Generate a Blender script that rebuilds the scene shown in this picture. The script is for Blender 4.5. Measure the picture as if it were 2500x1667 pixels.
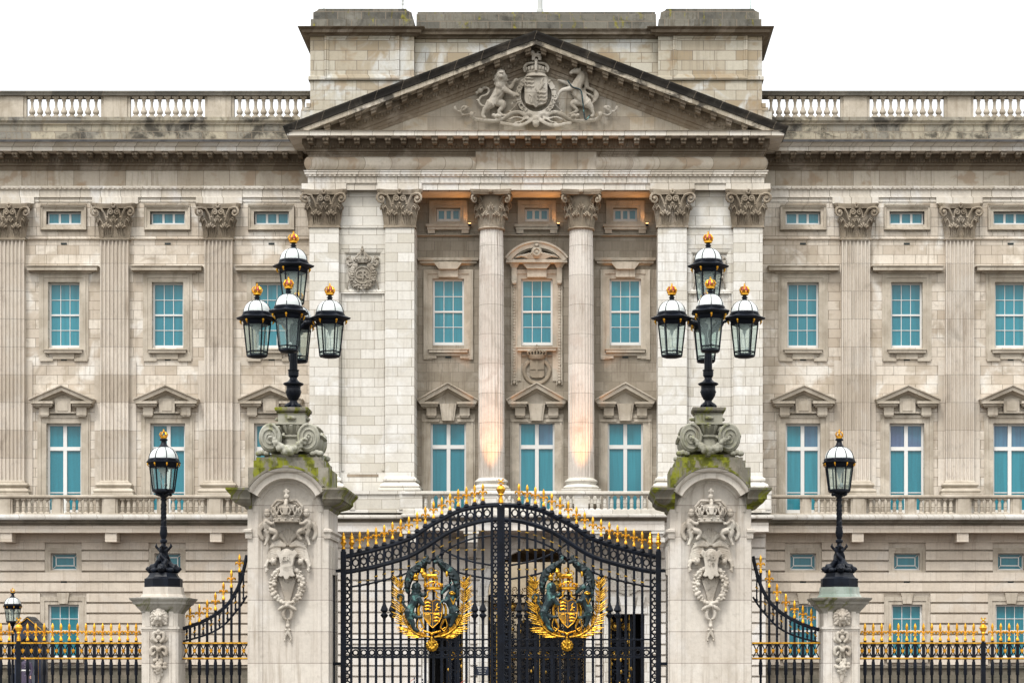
import bpy, bmesh, math, random
from math import pi, sin, cos, radians, sqrt
from mathutils import Vector, Matrix
random.seed(7)
for o in list(bpy.data.objects): bpy.data.objects.remove(o)
SC = bpy.context.scene
COL = SC.collection

# ---------------------------------------------------------------- camera, sky, sun, exposure
CX, HZ, F, CH = 1415.0, 1608.0, 5200.0, 1.7      # survey constants of the photograph (2500 px wide)
cam_d = bpy.data.cameras.new('camera'); cam = bpy.data.objects.new('camera', cam_d); COL.objects.link(cam)
cam.location = (0, 0, CH); cam.rotation_euler = (radians(90), 0, 0)
cam_d.sensor_width = 36.0; cam_d.lens = F / 2500 * 36
cam_d.shift_x = (1250 - CX) / 2500; cam_d.shift_y = (HZ - 833.5) / 2500
cam_d.clip_start = 0.5; cam_d.clip_end = 3000
SC.camera = cam
w = bpy.data.worlds.new('World'); SC.world = w; w.use_nodes = True
nt = w.node_tree; nt.nodes.clear()
SUN_EL, SUN_ROT = radians(58), radians(200)
sky = nt.nodes.new('ShaderNodeTexSky'); sky.sky_type = 'NISHITA'; sky.sun_disc = False
sky.sun_elevation = SUN_EL; sky.sun_rotation = SUN_ROT; sky.air_density = 1.0; sky.dust_density = 4.0
hsv = nt.nodes.new('ShaderNodeHueSaturation'); hsv.inputs['Saturation'].default_value = 0.12
nt.links.new(sky.outputs[0], hsv.inputs['Color'])
bg1 = nt.nodes.new('ShaderNodeBackground'); bg1.inputs[1].default_value = 0.07
nt.links.new(hsv.outputs[0], bg1.inputs[0])
bg2 = nt.nodes.new('ShaderNodeBackground'); bg2.inputs[0].default_value = (0.965, 0.985, 1.0, 1)
tcw = nt.nodes.new('ShaderNodeTexCoord'); sxw = nt.nodes.new('ShaderNodeSeparateXYZ'); nt.links.new(tcw.outputs['Generated'], sxw.inputs[0])
mrw = nt.nodes.new('ShaderNodeMapRange'); mrw.inputs[1].default_value = 0.0; mrw.inputs[2].default_value = 1.0; mrw.inputs[3].default_value = 0.50; mrw.inputs[4].default_value = 1.45   # overcast: brighter towards the zenith
nt.links.new(sxw.outputs[2], mrw.inputs[0]); nt.links.new(mrw.outputs[0], bg2.inputs[1])
addn = nt.nodes.new('ShaderNodeAddShader'); wo = nt.nodes.new('ShaderNodeOutputWorld')
nt.links.new(bg1.outputs[0], addn.inputs[0]); nt.links.new(bg2.outputs[0], addn.inputs[1]); nt.links.new(addn.outputs[0], wo.inputs[0])
sd = bpy.data.lights.new('sun', 'SUN'); sd.energy = 1.5; sd.angle = radians(12); sd.color = (1, 0.97, 0.93)
sun = bpy.data.objects.new('sun', sd); COL.objects.link(sun)
sun.rotation_euler = (radians(90) - SUN_EL, 0, radians(-22)); sun.location = (-20, -20, 60)
SC.view_settings.view_transform = 'Standard'; SC.view_settings.look = 'None'
SC.view_settings.gamma = 1; SC.view_settings.exposure = 0.48
SC.cycles.max_bounces = 6; SC.cycles.diffuse_bounces = 2; SC.cycles.transparent_max_bounces = 16; SC.cycles.caustics_reflective = False; SC.cycles.caustics_refractive = False
SC.cycles.use_denoising = True

def wx(X, D): return (X - CX) * D / F
def wz(Y, D): return CH + (HZ - Y) * D / F

# ---------------------------------------------------------------- materials
def newmat(name):
    m = bpy.data.materials.new(name); m.use_nodes = True
    return m, m.node_tree, m.node_tree.nodes['Principled BSDF']
def c4(c): return (c[0], c[1], c[2], 1)
def mixc(nt, fac, a, b, mode='MIX'):
    n = nt.nodes.new('ShaderNodeMix'); n.data_type = 'RGBA'; n.blend_type = mode
    for k, v in ((0, fac), (6, a), (7, b)):
        if hasattr(v, 'is_linked'): nt.links.new(v, n.inputs[k])
        elif k == 0: n.inputs[k].default_value = v
        else: n.inputs[k].default_value = c4(v)
    return n.outputs[2]
def ramp(nt, src, a, b, lo=0.0, hi=1.0):
    n = nt.nodes.new('ShaderNodeMapRange'); n.interpolation_type = 'SMOOTHSTEP'
    n.inputs[1].default_value = a; n.inputs[2].default_value = b; n.inputs[3].default_value = lo; n.inputs[4].default_value = hi
    nt.links.new(src, n.inputs[0]); return n.outputs[0]
def noise(nt, vec, scale, detail=3, rough=0.55, dist=0.0):
    n = nt.nodes.new('ShaderNodeTexNoise'); n.inputs['Scale'].default_value = scale; n.inputs['Detail'].default_value = detail
    n.inputs['Roughness'].default_value = rough; n.inputs['Distortion'].default_value = dist
    nt.links.new(vec, n.inputs['Vector']); return n.outputs[0]
def mathn(nt, op, a, b=0.0):
    n = nt.nodes.new('ShaderNodeMath'); n.operation = op
    for k, v in ((0, a), (1, b)):
        if hasattr(v, 'is_linked'): nt.links.new(v, n.inputs[k])
        else: n.inputs[k].default_value = v
    return n.outputs[0]
def uvpos(nt, sx=1.0, sz=1.0, oz=0.0, ox=0.0):
    g = nt.nodes.new('ShaderNodeNewGeometry'); s = nt.nodes.new('ShaderNodeSeparateXYZ'); nt.links.new(g.outputs['Position'], s.inputs[0])
    u = mathn(nt, 'ADD', s.outputs[0], s.outputs[1]); c = nt.nodes.new('ShaderNodeCombineXYZ')
    nt.links.new(mathn(nt, 'MULTIPLY', mathn(nt, 'SUBTRACT', u, ox), sx), c.inputs[0])
    nt.links.new(mathn(nt, 'MULTIPLY', mathn(nt, 'SUBTRACT', s.outputs[2], oz), sz), c.inputs[1])
    return c.outputs[0], g.outputs['Position'], s
def stone(name, c1, c2, bw=1.0, rh=0.4346, oz=21.10, ox=0.0, mort=(0.20, 0.165, 0.125), ms=0.012, joint=True, stag=0.5,
          light=None, lightamt=0.45, grime=(0.13, 0.095, 0.062), gamt=0.35, gs=0.5, streak=0.5, moss=None, black=None, tint=None, bump=0.25):
    m, nt, b = newmat(name)
    uv, pos, sep = uvpos(nt, oz=oz, ox=ox)
    if joint:
        br = nt.nodes.new('ShaderNodeTexBrick'); br.offset = stag; br.inputs['Scale'].default_value = 1
        br.inputs['Brick Width'].default_value = bw; br.inputs['Row Height'].default_value = rh
        br.inputs['Mortar Size'].default_value = ms; br.inputs['Mortar Smooth'].default_value = 0.4; br.inputs['Bias'].default_value = 0
        br.inputs['Color1'].default_value = c4(c1); br.inputs['Color2'].default_value = c4(c2); br.inputs['Mortar'].default_value = c4(mort)
        nt.links.new(uv, br.inputs['Vector']); col = br.outputs['Color']; mf = br.outputs['Fac']
    else:
        col = mixc(nt, ramp(nt, noise(nt, pos, 0.9, 2), 0.35, 0.65), c1, c2); mf = None
    # pale weathered patches
    lt = light or tuple(min(0.72, v * 1.28 + 0.03) for v in c1)
    f = ramp(nt, noise(nt, pos, 0.55, 5, 0.62, 0.6), 0.52, 0.66, 0, lightamt)
    col = mixc(nt, f, col, lt)
    if tint:
        f = ramp(nt, noise(nt, uv, 0.8, 3, 0.6, 0.3), 0.54, 0.64, 0, 0.6); col = mixc(nt, f, col, tint)
    # vertical rain streaks + blotchy grime
    suv, _, _ = uvpos(nt, sx=4.0, sz=0.2)
    st = ramp(nt, noise(nt, suv, 1.6, 5, 0.72), 0.48, 0.68, 0, min(1.0, streak * 1.35))
    col = mixc(nt, mathn(nt, 'MULTIPLY', st, ramp(nt, noise(nt, pos, 0.3, 2), 0.35, 0.6)), col, tuple(v * k for v, k in zip(c1, (0.5, 0.45, 0.4))))
    gr = ramp(nt, noise(nt, pos, gs, 7, 0.68, 0.9), 0.5, 0.8, 0, gamt)
    col = mixc(nt, gr, col, grime)
    gr2 = ramp(nt, noise(nt, pos, gs * 4.5, 6, 0.7, 0.4), 0.56, 0.74, 0, gamt * 0.7)
    col = mixc(nt, gr2, col, tuple(v * 0.8 for v in grime))
    fine = noise(nt, pos, 9, 5, 0.75)
    col = mixc(nt, ramp(nt, fine, 0.35, 0.75, 0, 0.28), col, tuple(v * 0.55 for v in c1))
    if black:
        f = ramp(nt, noise(nt, uv, black[0], 6, 0.7, 0.5), black[1], black[2], 0, black[3]); col = mixc(nt, f, col, (0.018, 0.016, 0.014))
    if moss:   # (scale, lo, hi, amt, colour)
        muv, _, _ = uvpos(nt, sx=1.5, sz=0.5)
        f = ramp(nt, noise(nt, muv, moss[0], 5, 0.65, 0.4), moss[1], moss[2], 0, moss[3])
        mc = mixc(nt, ramp(nt, noise(nt, pos, 5, 3), 0.4, 0.6), moss[4], tuple(v * 0.4 for v in moss[4]))
        col = mixc(nt, f, col, mc)
    if mf is not None:
        col = mixc(nt, mathn(nt, 'MULTIPLY', mf, 0.85), col, mort)
    nt.links.new(col, b.inputs['Base Color']); b.inputs['Roughness'].default_value = 0.9; b.inputs['Specular IOR Level'].default_value = 0.25
    bp = nt.nodes.new('ShaderNodeBump'); bp.inputs['Strength'].default_value = bump; bp.inputs['Distance'].default_value = 0.04
    h = mathn(nt, 'ADD', fine, noise(nt, pos, 2.5, 3))
    if mf is not None: h = mathn(nt, 'SUBTRACT', h, mathn(nt, 'MULTIPLY', mf, 1.2))
    nt.links.new(h, bp.inputs['Height']); nt.links.new(bp.outputs[0], b.inputs['Normal'])
    return m
def plain(name, c, rough=0.5, metal=0.0, spec=0.5, var=None, vs=6.0, bump=0.0, lo=0.4, hi=0.65):
    m, nt, b = newmat(name); b.inputs['Metallic'].default_value = metal; b.inputs['Roughness'].default_value = rough
    b.inputs['Specular IOR Level'].default_value = spec; b.inputs['Base Color'].default_value = c4(c)
    g = nt.nodes.new('ShaderNodeNewGeometry')
    if var:
        col = mixc(nt, ramp(nt, noise(nt, g.outputs['Position'], vs, 4), lo, hi), c, var); nt.links.new(col, b.inputs['Base Color'])
    if bump:
        bp = nt.nodes.new('ShaderNodeBump'); bp.inputs['Strength'].default_value = bump; bp.inputs['Distance'].default_value = 0.02
        nt.links.new(noise(nt, g.outputs['Position'], vs * 3, 3), bp.inputs['Height']); nt.links.new(bp.outputs[0], b.inputs['Normal'])
    return m
M = {}
M['wall'] = stone('wall_ashlar', (0.71, 0.64, 0.545), (0.49, 0.41, 0.32), bw=1.02, light=(0.80, 0.77, 0.71), lightamt=0.7, gamt=0.55, gs=0.7, tint=(0.40, 0.33, 0.245))
M['pier'] = stone('pier_ashlar', (0.72, 0.69, 0.63), (0.56, 0.52, 0.44), bw=1.27, light=(0.78, 0.77, 0.74), lightamt=0.6, gamt=0.2, streak=0.3, mort=(0.26, 0.22, 0.17))
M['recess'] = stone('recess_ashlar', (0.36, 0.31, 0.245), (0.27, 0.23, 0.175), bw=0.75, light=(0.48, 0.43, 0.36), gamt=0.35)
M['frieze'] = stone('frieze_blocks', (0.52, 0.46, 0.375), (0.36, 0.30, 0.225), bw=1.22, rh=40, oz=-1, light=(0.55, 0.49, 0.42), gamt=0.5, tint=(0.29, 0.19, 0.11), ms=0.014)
M['archi'] = stone('architrave_blocks', (0.70, 0.65, 0.575), (0.54, 0.48, 0.395), bw=0.95, rh=40, oz=-1, gamt=0.25, streak=0.4, ms=0.014)
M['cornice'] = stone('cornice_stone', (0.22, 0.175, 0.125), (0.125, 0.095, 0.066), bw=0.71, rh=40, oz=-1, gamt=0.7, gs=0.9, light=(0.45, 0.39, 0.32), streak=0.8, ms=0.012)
M['trim'] = stone('trim_stone', (0.52, 0.46, 0.375), (0.40, 0.345, 0.27), joint=False, gamt=0.4, gs=0.9)
M['trimd'] = stone('dark_trim_stone', (0.33, 0.27, 0.2), (0.25, 0.205, 0.15), joint=False, gamt=0.6, gs=1.2)
M['pilaster'] = stone('pilaster_stone', (0.68, 0.615, 0.53), (0.47, 0.405, 0.325), bw=9, rh=1.30, oz=20.2, gamt=0.5, gs=0.8, streak=0.6, light=(0.6, 0.56, 0.5), ms=0.01)
M['column'] = stone('column_stone', (0.66, 0.61, 0.55), (0.53, 0.475, 0.415), bw=90, rh=1.35, oz=20.6, gamt=0.4, gs=0.9, light=(0.66, 0.62, 0.57), streak=0.7, tint=(0.5, 0.42, 0.36), ms=0.01)
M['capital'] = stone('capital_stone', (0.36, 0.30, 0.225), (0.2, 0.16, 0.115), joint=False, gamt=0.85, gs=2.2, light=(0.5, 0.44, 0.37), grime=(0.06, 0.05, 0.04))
M['rustic'] = stone('rusticated_stone', (0.66, 0.58, 0.48), (0.56, 0.48, 0.385), bw=1.24, rh=0.4904, oz=6.785, gamt=0.25, streak=0.3, light=(0.64, 0.59, 0.52), ms=0.006, mort=(0.3, 0.24, 0.18))
M['rusticc'] = stone('rusticated_pale', (0.72, 0.67, 0.60), (0.62, 0.565, 0.49), bw=1.6, rh=0.4904, oz=6.785, gamt=0.15, streak=0.25, ms=0.005, mort=(0.4, 0.33, 0.27))
M['parapet'] = stone('parapet_blocks', (0.37, 0.33, 0.25), (0.19, 0.18, 0.16), bw=1.15, rh=0.37, oz=26.06, gamt=0.9, gs=1.1, grime=(0.05, 0.05, 0.045), light=(0.5, 0.46, 0.36), streak=1.0, ms=0.02, black=(0.7, 0.47, 0.62, 0.8))
M['coping'] = stone('sooty_coping', (0.20, 0.185, 0.155), (0.10, 0.095, 0.082), bw=1.2, rh=60, oz=-1, gamt=0.8, gs=1.5, grime=(0.035, 0.035, 0.032), lightamt=0.3, streak=0.7)
M['coronad'] = stone('weathered_corona', (0.50, 0.44, 0.35), (0.36, 0.31, 0.235), bw=1.2, rh=60, oz=-1, gamt=0.8, gs=1.6, grime=(0.04, 0.033, 0.026), light=(0.62, 0.57, 0.5), streak=0.8, black=(0.7, 0.5, 0.62, 0.85))
M['greenplinth'] = stone('green_stained_plinth', (0.44, 0.47, 0.42), (0.16, 0.23, 0.19), joint=False, gamt=0.6, gs=3.0, grime=(0.05, 0.08, 0.06), light=(0.58, 0.62, 0.58))
M['attic'] = stone('attic_blocks', (0.54, 0.50, 0.41), (0.34, 0.265, 0.17), bw=0.99, rh=0.455, oz=29.93, gamt=0.3, light=(0.60, 0.595, 0.565), lightamt=0.85, tint=(0.33, 0.23, 0.13), ms=0.016)
M['mossroof'] = stone('mossy_attic_top', (0.20, 0.185, 0.15), (0.11, 0.105, 0.09), bw=1.1, rh=0.36, oz=30.2, gamt=0.7, gs=1.0, grime=(0.03, 0.03, 0.028), light=(0.26, 0.25, 0.22), streak=0.9, moss=(1.6, 0.56, 0.66, 0.8, (0.26, 0.23, 0.03)), ms=0.02, black=(0.8, 0.5, 0.7, 0.6))
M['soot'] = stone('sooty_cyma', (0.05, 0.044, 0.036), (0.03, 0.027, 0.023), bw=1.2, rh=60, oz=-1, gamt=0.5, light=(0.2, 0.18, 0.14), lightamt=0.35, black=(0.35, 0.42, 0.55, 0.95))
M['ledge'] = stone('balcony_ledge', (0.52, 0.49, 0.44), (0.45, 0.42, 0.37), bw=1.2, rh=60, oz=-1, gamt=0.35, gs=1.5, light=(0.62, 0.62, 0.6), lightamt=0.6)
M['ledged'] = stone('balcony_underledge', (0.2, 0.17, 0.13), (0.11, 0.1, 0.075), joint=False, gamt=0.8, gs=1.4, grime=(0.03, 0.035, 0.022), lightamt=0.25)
M['portland'] = stone('portland_pier', (0.60, 0.55, 0.48), (0.53, 0.475, 0.41), bw=999, ox=-371.3, rh=0.77, oz=0.06, gamt=0.5, gs=0.9, streak=0.5, light=(0.68, 0.65, 0.61), ms=0.009, mort=(0.24, 0.2, 0.17), grime=(0.26, 0.21, 0.155))
M['relief'] = stone('portland_relief', (0.56, 0.51, 0.44), (0.36, 0.31, 0.25), joint=False, gamt=1.0, gs=3.8, grime=(0.075, 0.058, 0.042), streak=0.3)
M['mosscap'] = stone('mossy_cap', (0.24, 0.215, 0.17), (0.13, 0.12, 0.095), joint=False, gamt=0.9, gs=2.2, grime=(0.035, 0.035, 0.03), light=(0.4, 0.38, 0.33), moss=(1.6, 0.455, 0.57, 0.95, (0.19, 0.20, 0.012)), streak=0.9)
M['capgrey'] = stone('weathered_grey_cap', (0.36, 0.34, 0.30), (0.22, 0.205, 0.175), joint=False, gamt=0.9, gs=3.0, grime=(0.04, 0.04, 0.035), light=(0.5, 0.49, 0.45), moss=(2.2, 0.56, 0.66, 0.8, (0.13, 0.14, 0.02)))
M['scroll'] = stone('lichened_scroll', (0.36, 0.345, 0.28), (0.26, 0.25, 0.2), joint=False, gamt=0.6, gs=3.0, grime=(0.05, 0.05, 0.04), light=(0.5, 0.49, 0.43), moss=(2.2, 0.52, 0.68, 0.7, (0.19, 0.20, 0.03)), streak=0.6)
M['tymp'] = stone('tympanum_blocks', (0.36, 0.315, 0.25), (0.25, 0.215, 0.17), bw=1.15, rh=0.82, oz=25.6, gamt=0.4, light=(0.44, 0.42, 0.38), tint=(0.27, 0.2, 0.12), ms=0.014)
M['arms'] = stone('pediment_relief', (0.41, 0.37, 0.31), (0.27, 0.235, 0.185), joint=False, gamt=0.9, gs=2.2, light=(0.6, 0.565, 0.51), grime=(0.07, 0.06, 0.045))
M['white'] = plain('window_paint', (0.70, 0.69, 0.66), 0.45, var=(0.7, 0.69, 0.65), vs=2)
M['iron'] = plain('black_iron', (0.0028, 0.004, 0.0075), 0.42, spec=0.18, var=(0.005, 0.0075, 0.014), vs=4, bump=0.15)
M['gold'] = plain('gilding', (0.88, 0.47, 0.05), 0.3, metal=1.0, var=(0.55, 0.24, 0.02), vs=14, bump=0.35)
M['goldleaf'] = plain('antique_gilding', (0.70, 0.39, 0.045), 0.36, metal=1.0, var=(0.20, 0.10, 0.015), vs=16, bump=0.4, lo=0.42, hi=0.62)
M['golddull'] = plain('dull_gilding', (0.55, 0.33, 0.06), 0.42, metal=0.9, var=(0.08, 0.06, 0.03), vs=12, lo=0.45, hi=0.6)
M['bronze'] = plain('patinated_bronze', (0.012, 0.026, 0.030), 0.45, metal=0.3, var=(0.11, 0.26, 0.235), vs=6, bump=0.3, lo=0.52, hi=0.7)
M['bronzed'] = plain('dark_bronze', (0.008, 0.016, 0.018), 0.5, metal=0.3, var=(0.05, 0.13, 0.12), vs=6, bump=0.3, lo=0.55, hi=0.72)
M['red'] = plain('crimson_cap', (0.50, 0.10, 0.07), 0.45, var=(0.36, 0.05, 0.04), vs=20)
M['dome'] = plain('opal_glass', (0.66, 0.68, 0.66), 0.2, spec=0.6, var=(0.52, 0.55, 0.53), vs=2)
M['lead'] = plain('lead_flashing', (0.055, 0.055, 0.055), 0.7, var=(0.025, 0.026, 0.028), vs=3)
M['dark'] = plain('dark_interior', (0.012, 0.011, 0.012), 0.8)
M['vent'] = plain('vent_grille', (0.01, 0.016, 0.014), 0.6)
M['pole'] = plain('pole_paint', (0.5, 0.51, 0.49), 0.5)
M['copper'] = plain('copper_green', (0.10, 0.2, 0.16), 0.75, var=(0.22, 0.33, 0.27), vs=5)
M['navy'] = plain('navy_paint', (0.012, 0.017, 0.035), 0.4, var=(0.02, 0.03, 0.055), vs=3)
M['coat'] = plain('greatcoat_wool', (0.065, 0.05, 0.085), 0.9, var=(0.05, 0.04, 0.065), vs=20)
M['skin'] = plain('skin', (0.5, 0.28, 0.2), 0.5)
M['fur'] = plain('bearskin_fur', (0.008, 0.008, 0.009), 0.95, var=(0.02, 0.02, 0.022), vs=30, bump=0.8)
M['grey'] = plain('box_lining', (0.35, 0.37, 0.42), 0.7)
M['court'] = plain('courtyard_stone', (0.62, 0.52, 0.38), 0.9, var=(0.5, 0.42, 0.3), vs=1.0)
M['warmwall'] = plain('passage_stone', (0.5, 0.4, 0.26), 0.9, var=(0.4, 0.3, 0.19), vs=1.5)
M['lens'] = plain('lamp_lens', (1, 0.7, 0.35), 0.4)
_b = M['lens'].node_tree.nodes['Principled BSDF']; _b.inputs['Emission Color'].default_value = (1, 0.55, 0.2, 1); _b.inputs['Emission Strength'].default_value = 12
def glassmat(name, c, c2):
    m, nt, b = newmat(name); g = nt.nodes.new('ShaderNodeNewGeometry')
    n1 = ramp(nt, noise(nt, g.outputs['Position'], 0.22, 2), 0.4, 0.6); n2 = noise(nt, g.outputs['Position'], 25, 2)
    fv, _, _ = uvpos(nt, sx=7, sz=0.35); n3 = ramp(nt, noise(nt, fv, 1.0, 3), 0.35, 0.7, 0, 0.45)
    col = mixc(nt, n1, c, c2); col = mixc(nt, n3, col, tuple(v * 0.6 for v in c)); col = mixc(nt, ramp(nt, n2, 0.4, 0.8, 0, 0.25), col, tuple(v * 1.6 for v in c))
    nt.links.new(col, b.inputs['Base Color']); b.inputs['Roughness'].default_value = 0.35; b.inputs['Coat Weight'].default_value = 1.0; b.inputs['Coat Roughness'].default_value = 0.03
    b.inputs['Coat IOR'].default_value = 1.35
    return m
M['teal'] = glassmat('blue_blind_glass', (0.012, 0.175, 0.225), (0.02, 0.215, 0.27))
M['teal2'] = glassmat('blue_blind_glass_deep', (0.008, 0.15, 0.19), (0.014, 0.18, 0.22))
M['mauve'] = glassmat('mauve_blind_glass', (0.085, 0.11, 0.2), (0.06, 0.17, 0.25))
def thinglass(name, tint, fac):
    m = bpy.data.materials.new(name); m.use_nodes = True; nt = m.node_tree; nt.nodes.clear()
    t = nt.nodes.new('ShaderNodeBsdfTransparent'); t.inputs[0].default_value = c4(tint)
    g = nt.nodes.new('ShaderNodeBsdfPrincipled'); g.inputs['Base Color'].default_value = (0.5, 0.6, 0.58, 1); g.inputs['Roughness'].default_value = 0.12
    mx = nt.nodes.new('ShaderNodeMixShader'); mx.inputs[0].default_value = fac; o = nt.nodes.new('ShaderNodeOutputMaterial')
    nt.links.new(t.outputs[0], mx.inputs[1]); nt.links.new(g.outputs[0], mx.inputs[2]); nt.links.new(mx.outputs[0], o.inputs[0]); return m
M['lampglass'] = thinglass('lantern_glass', (0.86, 0.93, 0.91), 0.17)
M['gravel'] = plain('forecourt_gravel', (0.065, 0.047, 0.04), 0.95, var=(0.085, 0.062, 0.055), vs=8, bump=0.4)
M['road'] = plain('road_tarmac', (0.05, 0.05, 0.052), 0.85, var=(0.065, 0.063, 0.062), vs=5, bump=0.3)
M['paving'] = stone('pavement_slabs', (0.28, 0.265, 0.245), (0.23, 0.22, 0.2), joint=False, gamt=0.3)
M['land'] = plain('park_ground', (0.05, 0.075, 0.03), 0.95, var=(0.07, 0.08, 0.04), vs=0.5)
# ---------------------------------------------------------------- mesh builder
WORLD = {}     # things whose parts are modelled in world coordinates
class MB:
    def __init__(s): s.v = []; s.f = []; s.m = []; s.cur = 0
    def face(s, idx): s.f.append(tuple(idx)); s.m.append(s.cur)
    def box(s, x0, x1, y0, y1, z0, z1):
        b = len(s.v); s.v += [(x, y, z) for z in (z0, z1) for y in (y0, y1) for x in (x0, x1)]
        for q in ((0, 1, 3, 2), (4, 5, 7, 6), (0, 1, 5, 4), (2, 3, 7, 6), (0, 2, 6, 4), (1, 3, 7, 5)): s.face([b + i for i in q])
    def taper(s, x0, x1, y0, y1, z0, z1, t):     # box whose top grows by t on x and front
        b = len(s.v); s.v += [(x0, y0, z0), (x1, y0, z0), (x0, y1, z0), (x1, y1, z0), (x0 - t, y0 - t, z1), (x1 + t, y0 - t, z1), (x0 - t, y1, z1), (x1 + t, y1, z1)]
        for q in ((0, 1, 3, 2), (4, 5, 7, 6), (0, 1, 5, 4), (2, 3, 7, 6), (0, 2, 6, 4), (1, 3, 7, 5)): s.face([b + i for i in q])
    def prism(s, poly, y0, y1):
        n = len(poly); b = len(s.v); s.v += [(x, y0, z) for x, z in poly] + [(x, y1, z) for x, z in poly]
        s.face(range(b, b + n)); s.face(range(b + 2 * n - 1, b + n - 1, -1))
        for i in range(n): j = (i + 1) % n; s.face([b + i, b + j, b + n + j, b + n + i])
    def column(s, poly, zs, scale=None, cap=True, closed=True, c=(0, 0)):  # plan polygon extruded upward
        n = len(poly); b = len(s.v)
        for k, z in enumerate(zs):
            q = scale[k] if scale else 1
            s.v += [(c[0] + (x - c[0]) * q, c[1] + (y - c[1]) * q, z) for x, y in poly]
        for k in range(len(zs) - 1):
            for i in range(n if closed else n - 1):
                j = (i + 1) % n; s.face([b + k * n + i, b + k * n + j, b + (k + 1) * n + j, b + (k + 1) * n + i])
        if cap: s.face(range(b, b + n)); s.face(range(b + (len(zs) - 1) * n, b + len(zs) * n))
    def sweep(s, path, prof, closed=False, plane='plan', cap=True):
        """plan: path (x,y), prof (outward, z).  face: path (x,z), prof (right-hand offset, y)."""
        pz = []
        for o, h in prof: pz.append((o, pz[-1][1] if h is None else h))
        prof = pz; n = len(path); k = len(prof); b = len(s.v); nn = []
        def unit(a, c):
            dx, dy = c[0] - a[0], c[1] - a[1]; L = sqrt(dx * dx + dy * dy) or 1; return dy / L, -dx / L
        segs = [unit(path[i], path[(i + 1) % n]) for i in range(n if closed else n - 1)]
        for i in range(n):
            if closed: a, c = segs[i - 1], segs[i]
            else: a = segs[max(0, i - 1)]; c = segs[min(n - 2, i)]
            d = 1 + a[0] * c[0] + a[1] * c[1]; nn.append(((a[0] + c[0]) / d, (a[1] + c[1]) / d))
        for i, (p, q) in enumerate(path):
            for o, h in prof:
                u, v = p + nn[i][0] * o, q + nn[i][1] * o
                s.v.append((u, v, h) if plane == 'plan' else (u, h, v))
        for i in range(n if closed else n - 1):
            j = (i + 1) % n
            for t in range(k - 1): s.face([b + i * k + t, b + j * k + t, b + j * k + t + 1, b + i * k + t + 1])
        if cap and not closed: s.face(range(b, b + k)); s.face(range(b + (n - 1) * k, b + n * k))
    def lathe(s, cx, cy, prof, n=16, a0=0.0, sx=1.0, sy=1.0):
        b = len(s.v); k = len(prof)
        for r, z in prof:
            for i in range(n):
                a = a0 + 2 * pi * i / n; s.v.append((cx + r * sx * cos(a), cy + r * sy * sin(a), z))
        for t in range(k - 1):
            for i in range(n): j = (i + 1) % n; s.face([b + t * n + i, b + t * n + j, b + (t + 1) * n + j, b + (t + 1) * n + i])
        s.face(range(b, b + n)); s.face(range(b + (k - 1) * n, b + k * n))
    def tube(s, pts, r, n=6, flat=1.0, close=False):
        if not isinstance(r, (list, tuple)): r = [r] * len(pts)
        P = [Vector(p) for p in pts]; b = len(s.v); up = None; m = len(P)
        for i in range(m):
            if close: t = (P[(i + 1) % m] - P[i - 1])
            else: t = (P[min(m - 1, i + 1)] - P[max(0, i - 1)])
            if t.length < 1e-9: t = Vector((0, 0, 1))
            t.normalize()
            if up is None:
                up = Vector((0, 1, 0)) if abs(t.y) < 0.9 else Vector((1, 0, 0))
            e = t.cross(up)
            if e.length < 1e-6: e = t.cross(Vector((1, 0, 0)))
            e.normalize(); f = e.cross(t).normalized(); up = f
            for q in range(n):
                a = 2 * pi * q / n; s.v.append(tuple(P[i] + e * (r[i] * cos(a)) + f * (r[i] * flat * sin(a))))
        for i in range(m if close else m - 1):
            for q in range(n):
                w_ = (q + 1) % n; j = (i + 1) % m; s.face([b + i * n + q, b + i * n + w_, b + j * n + w_, b + j * n + q])
        if not close: s.face(range(b, b + n)); s.face(range(b + (m - 1) * n, b + m * n))
    def ring(s, cx, cy, cz, R, r, n=16, k=5, rz=None):     # ring in the xz plane
        s.tube([(cx + R * cos(2 * pi * i / n), cy, cz + (rz or R) * sin(2 * pi * i / n)) for i in range(n)], r, k, close=True)
    def blob(s, x, y, z, rx, ry=None, rz=None, n=8, k=5):
        ry = rx if ry is None else ry; rz = rx if rz is None else rz
        b = len(s.v); s.v.append((x, y, z - rz))
        for t in range(1, k):
            ph = -pi / 2 + pi * t / k
            for i in range(n): a = 2 * pi * i / n; s.v.append((x + rx * cos(ph) * cos(a), y + ry * cos(ph) * sin(a), z + rz * sin(ph)))
        s.v.append((x, y, z + rz)); top = len(s.v) - 1
        for i in range(n):
            j = (i + 1) % n; s.face([b, b + 1 + j, b + 1 + i]); s.face([top, top - n + i, top - n + j])
            for t in range(k - 2): s.face([b + 1 + t * n + i, b + 1 + t * n + j, b + 1 + (t + 1) * n + j, b + 1 + (t + 1) * n + i])
    def grid(s, x0, x1, z0, z1, y, holes=()):      # sheet in xz with rectangular holes, each with a reveal (x0,x1,z0,z1,depth)
        xs = sorted({x0, x1} | {h[0] for h in holes} | {h[1] for h in holes}); zs = sorted({z0, z1} | {h[2] for h in holes} | {h[3] for h in holes})
        xs = [x for x in xs if x0 <= x <= x1]; zs = [z for z in zs if z0 <= z <= z1]
        idx = {}
        def V(x, z):
            if (x, z) not in idx: idx[(x, z)] = len(s.v); s.v.append((x, y, z))
            return idx[(x, z)]
        for i in range(len(xs) - 1):
            for j in range(len(zs) - 1):
                mx, mz = (xs[i] + xs[i + 1]) / 2, (zs[j] + zs[j + 1]) / 2
                if any(h[0] < mx < h[1] and h[2] < mz < h[3] for h in holes): continue
                s.face([V(xs[i], zs[j]), V(xs[i + 1], zs[j]), V(xs[i + 1], zs[j + 1]), V(xs[i], zs[j + 1])])
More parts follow.
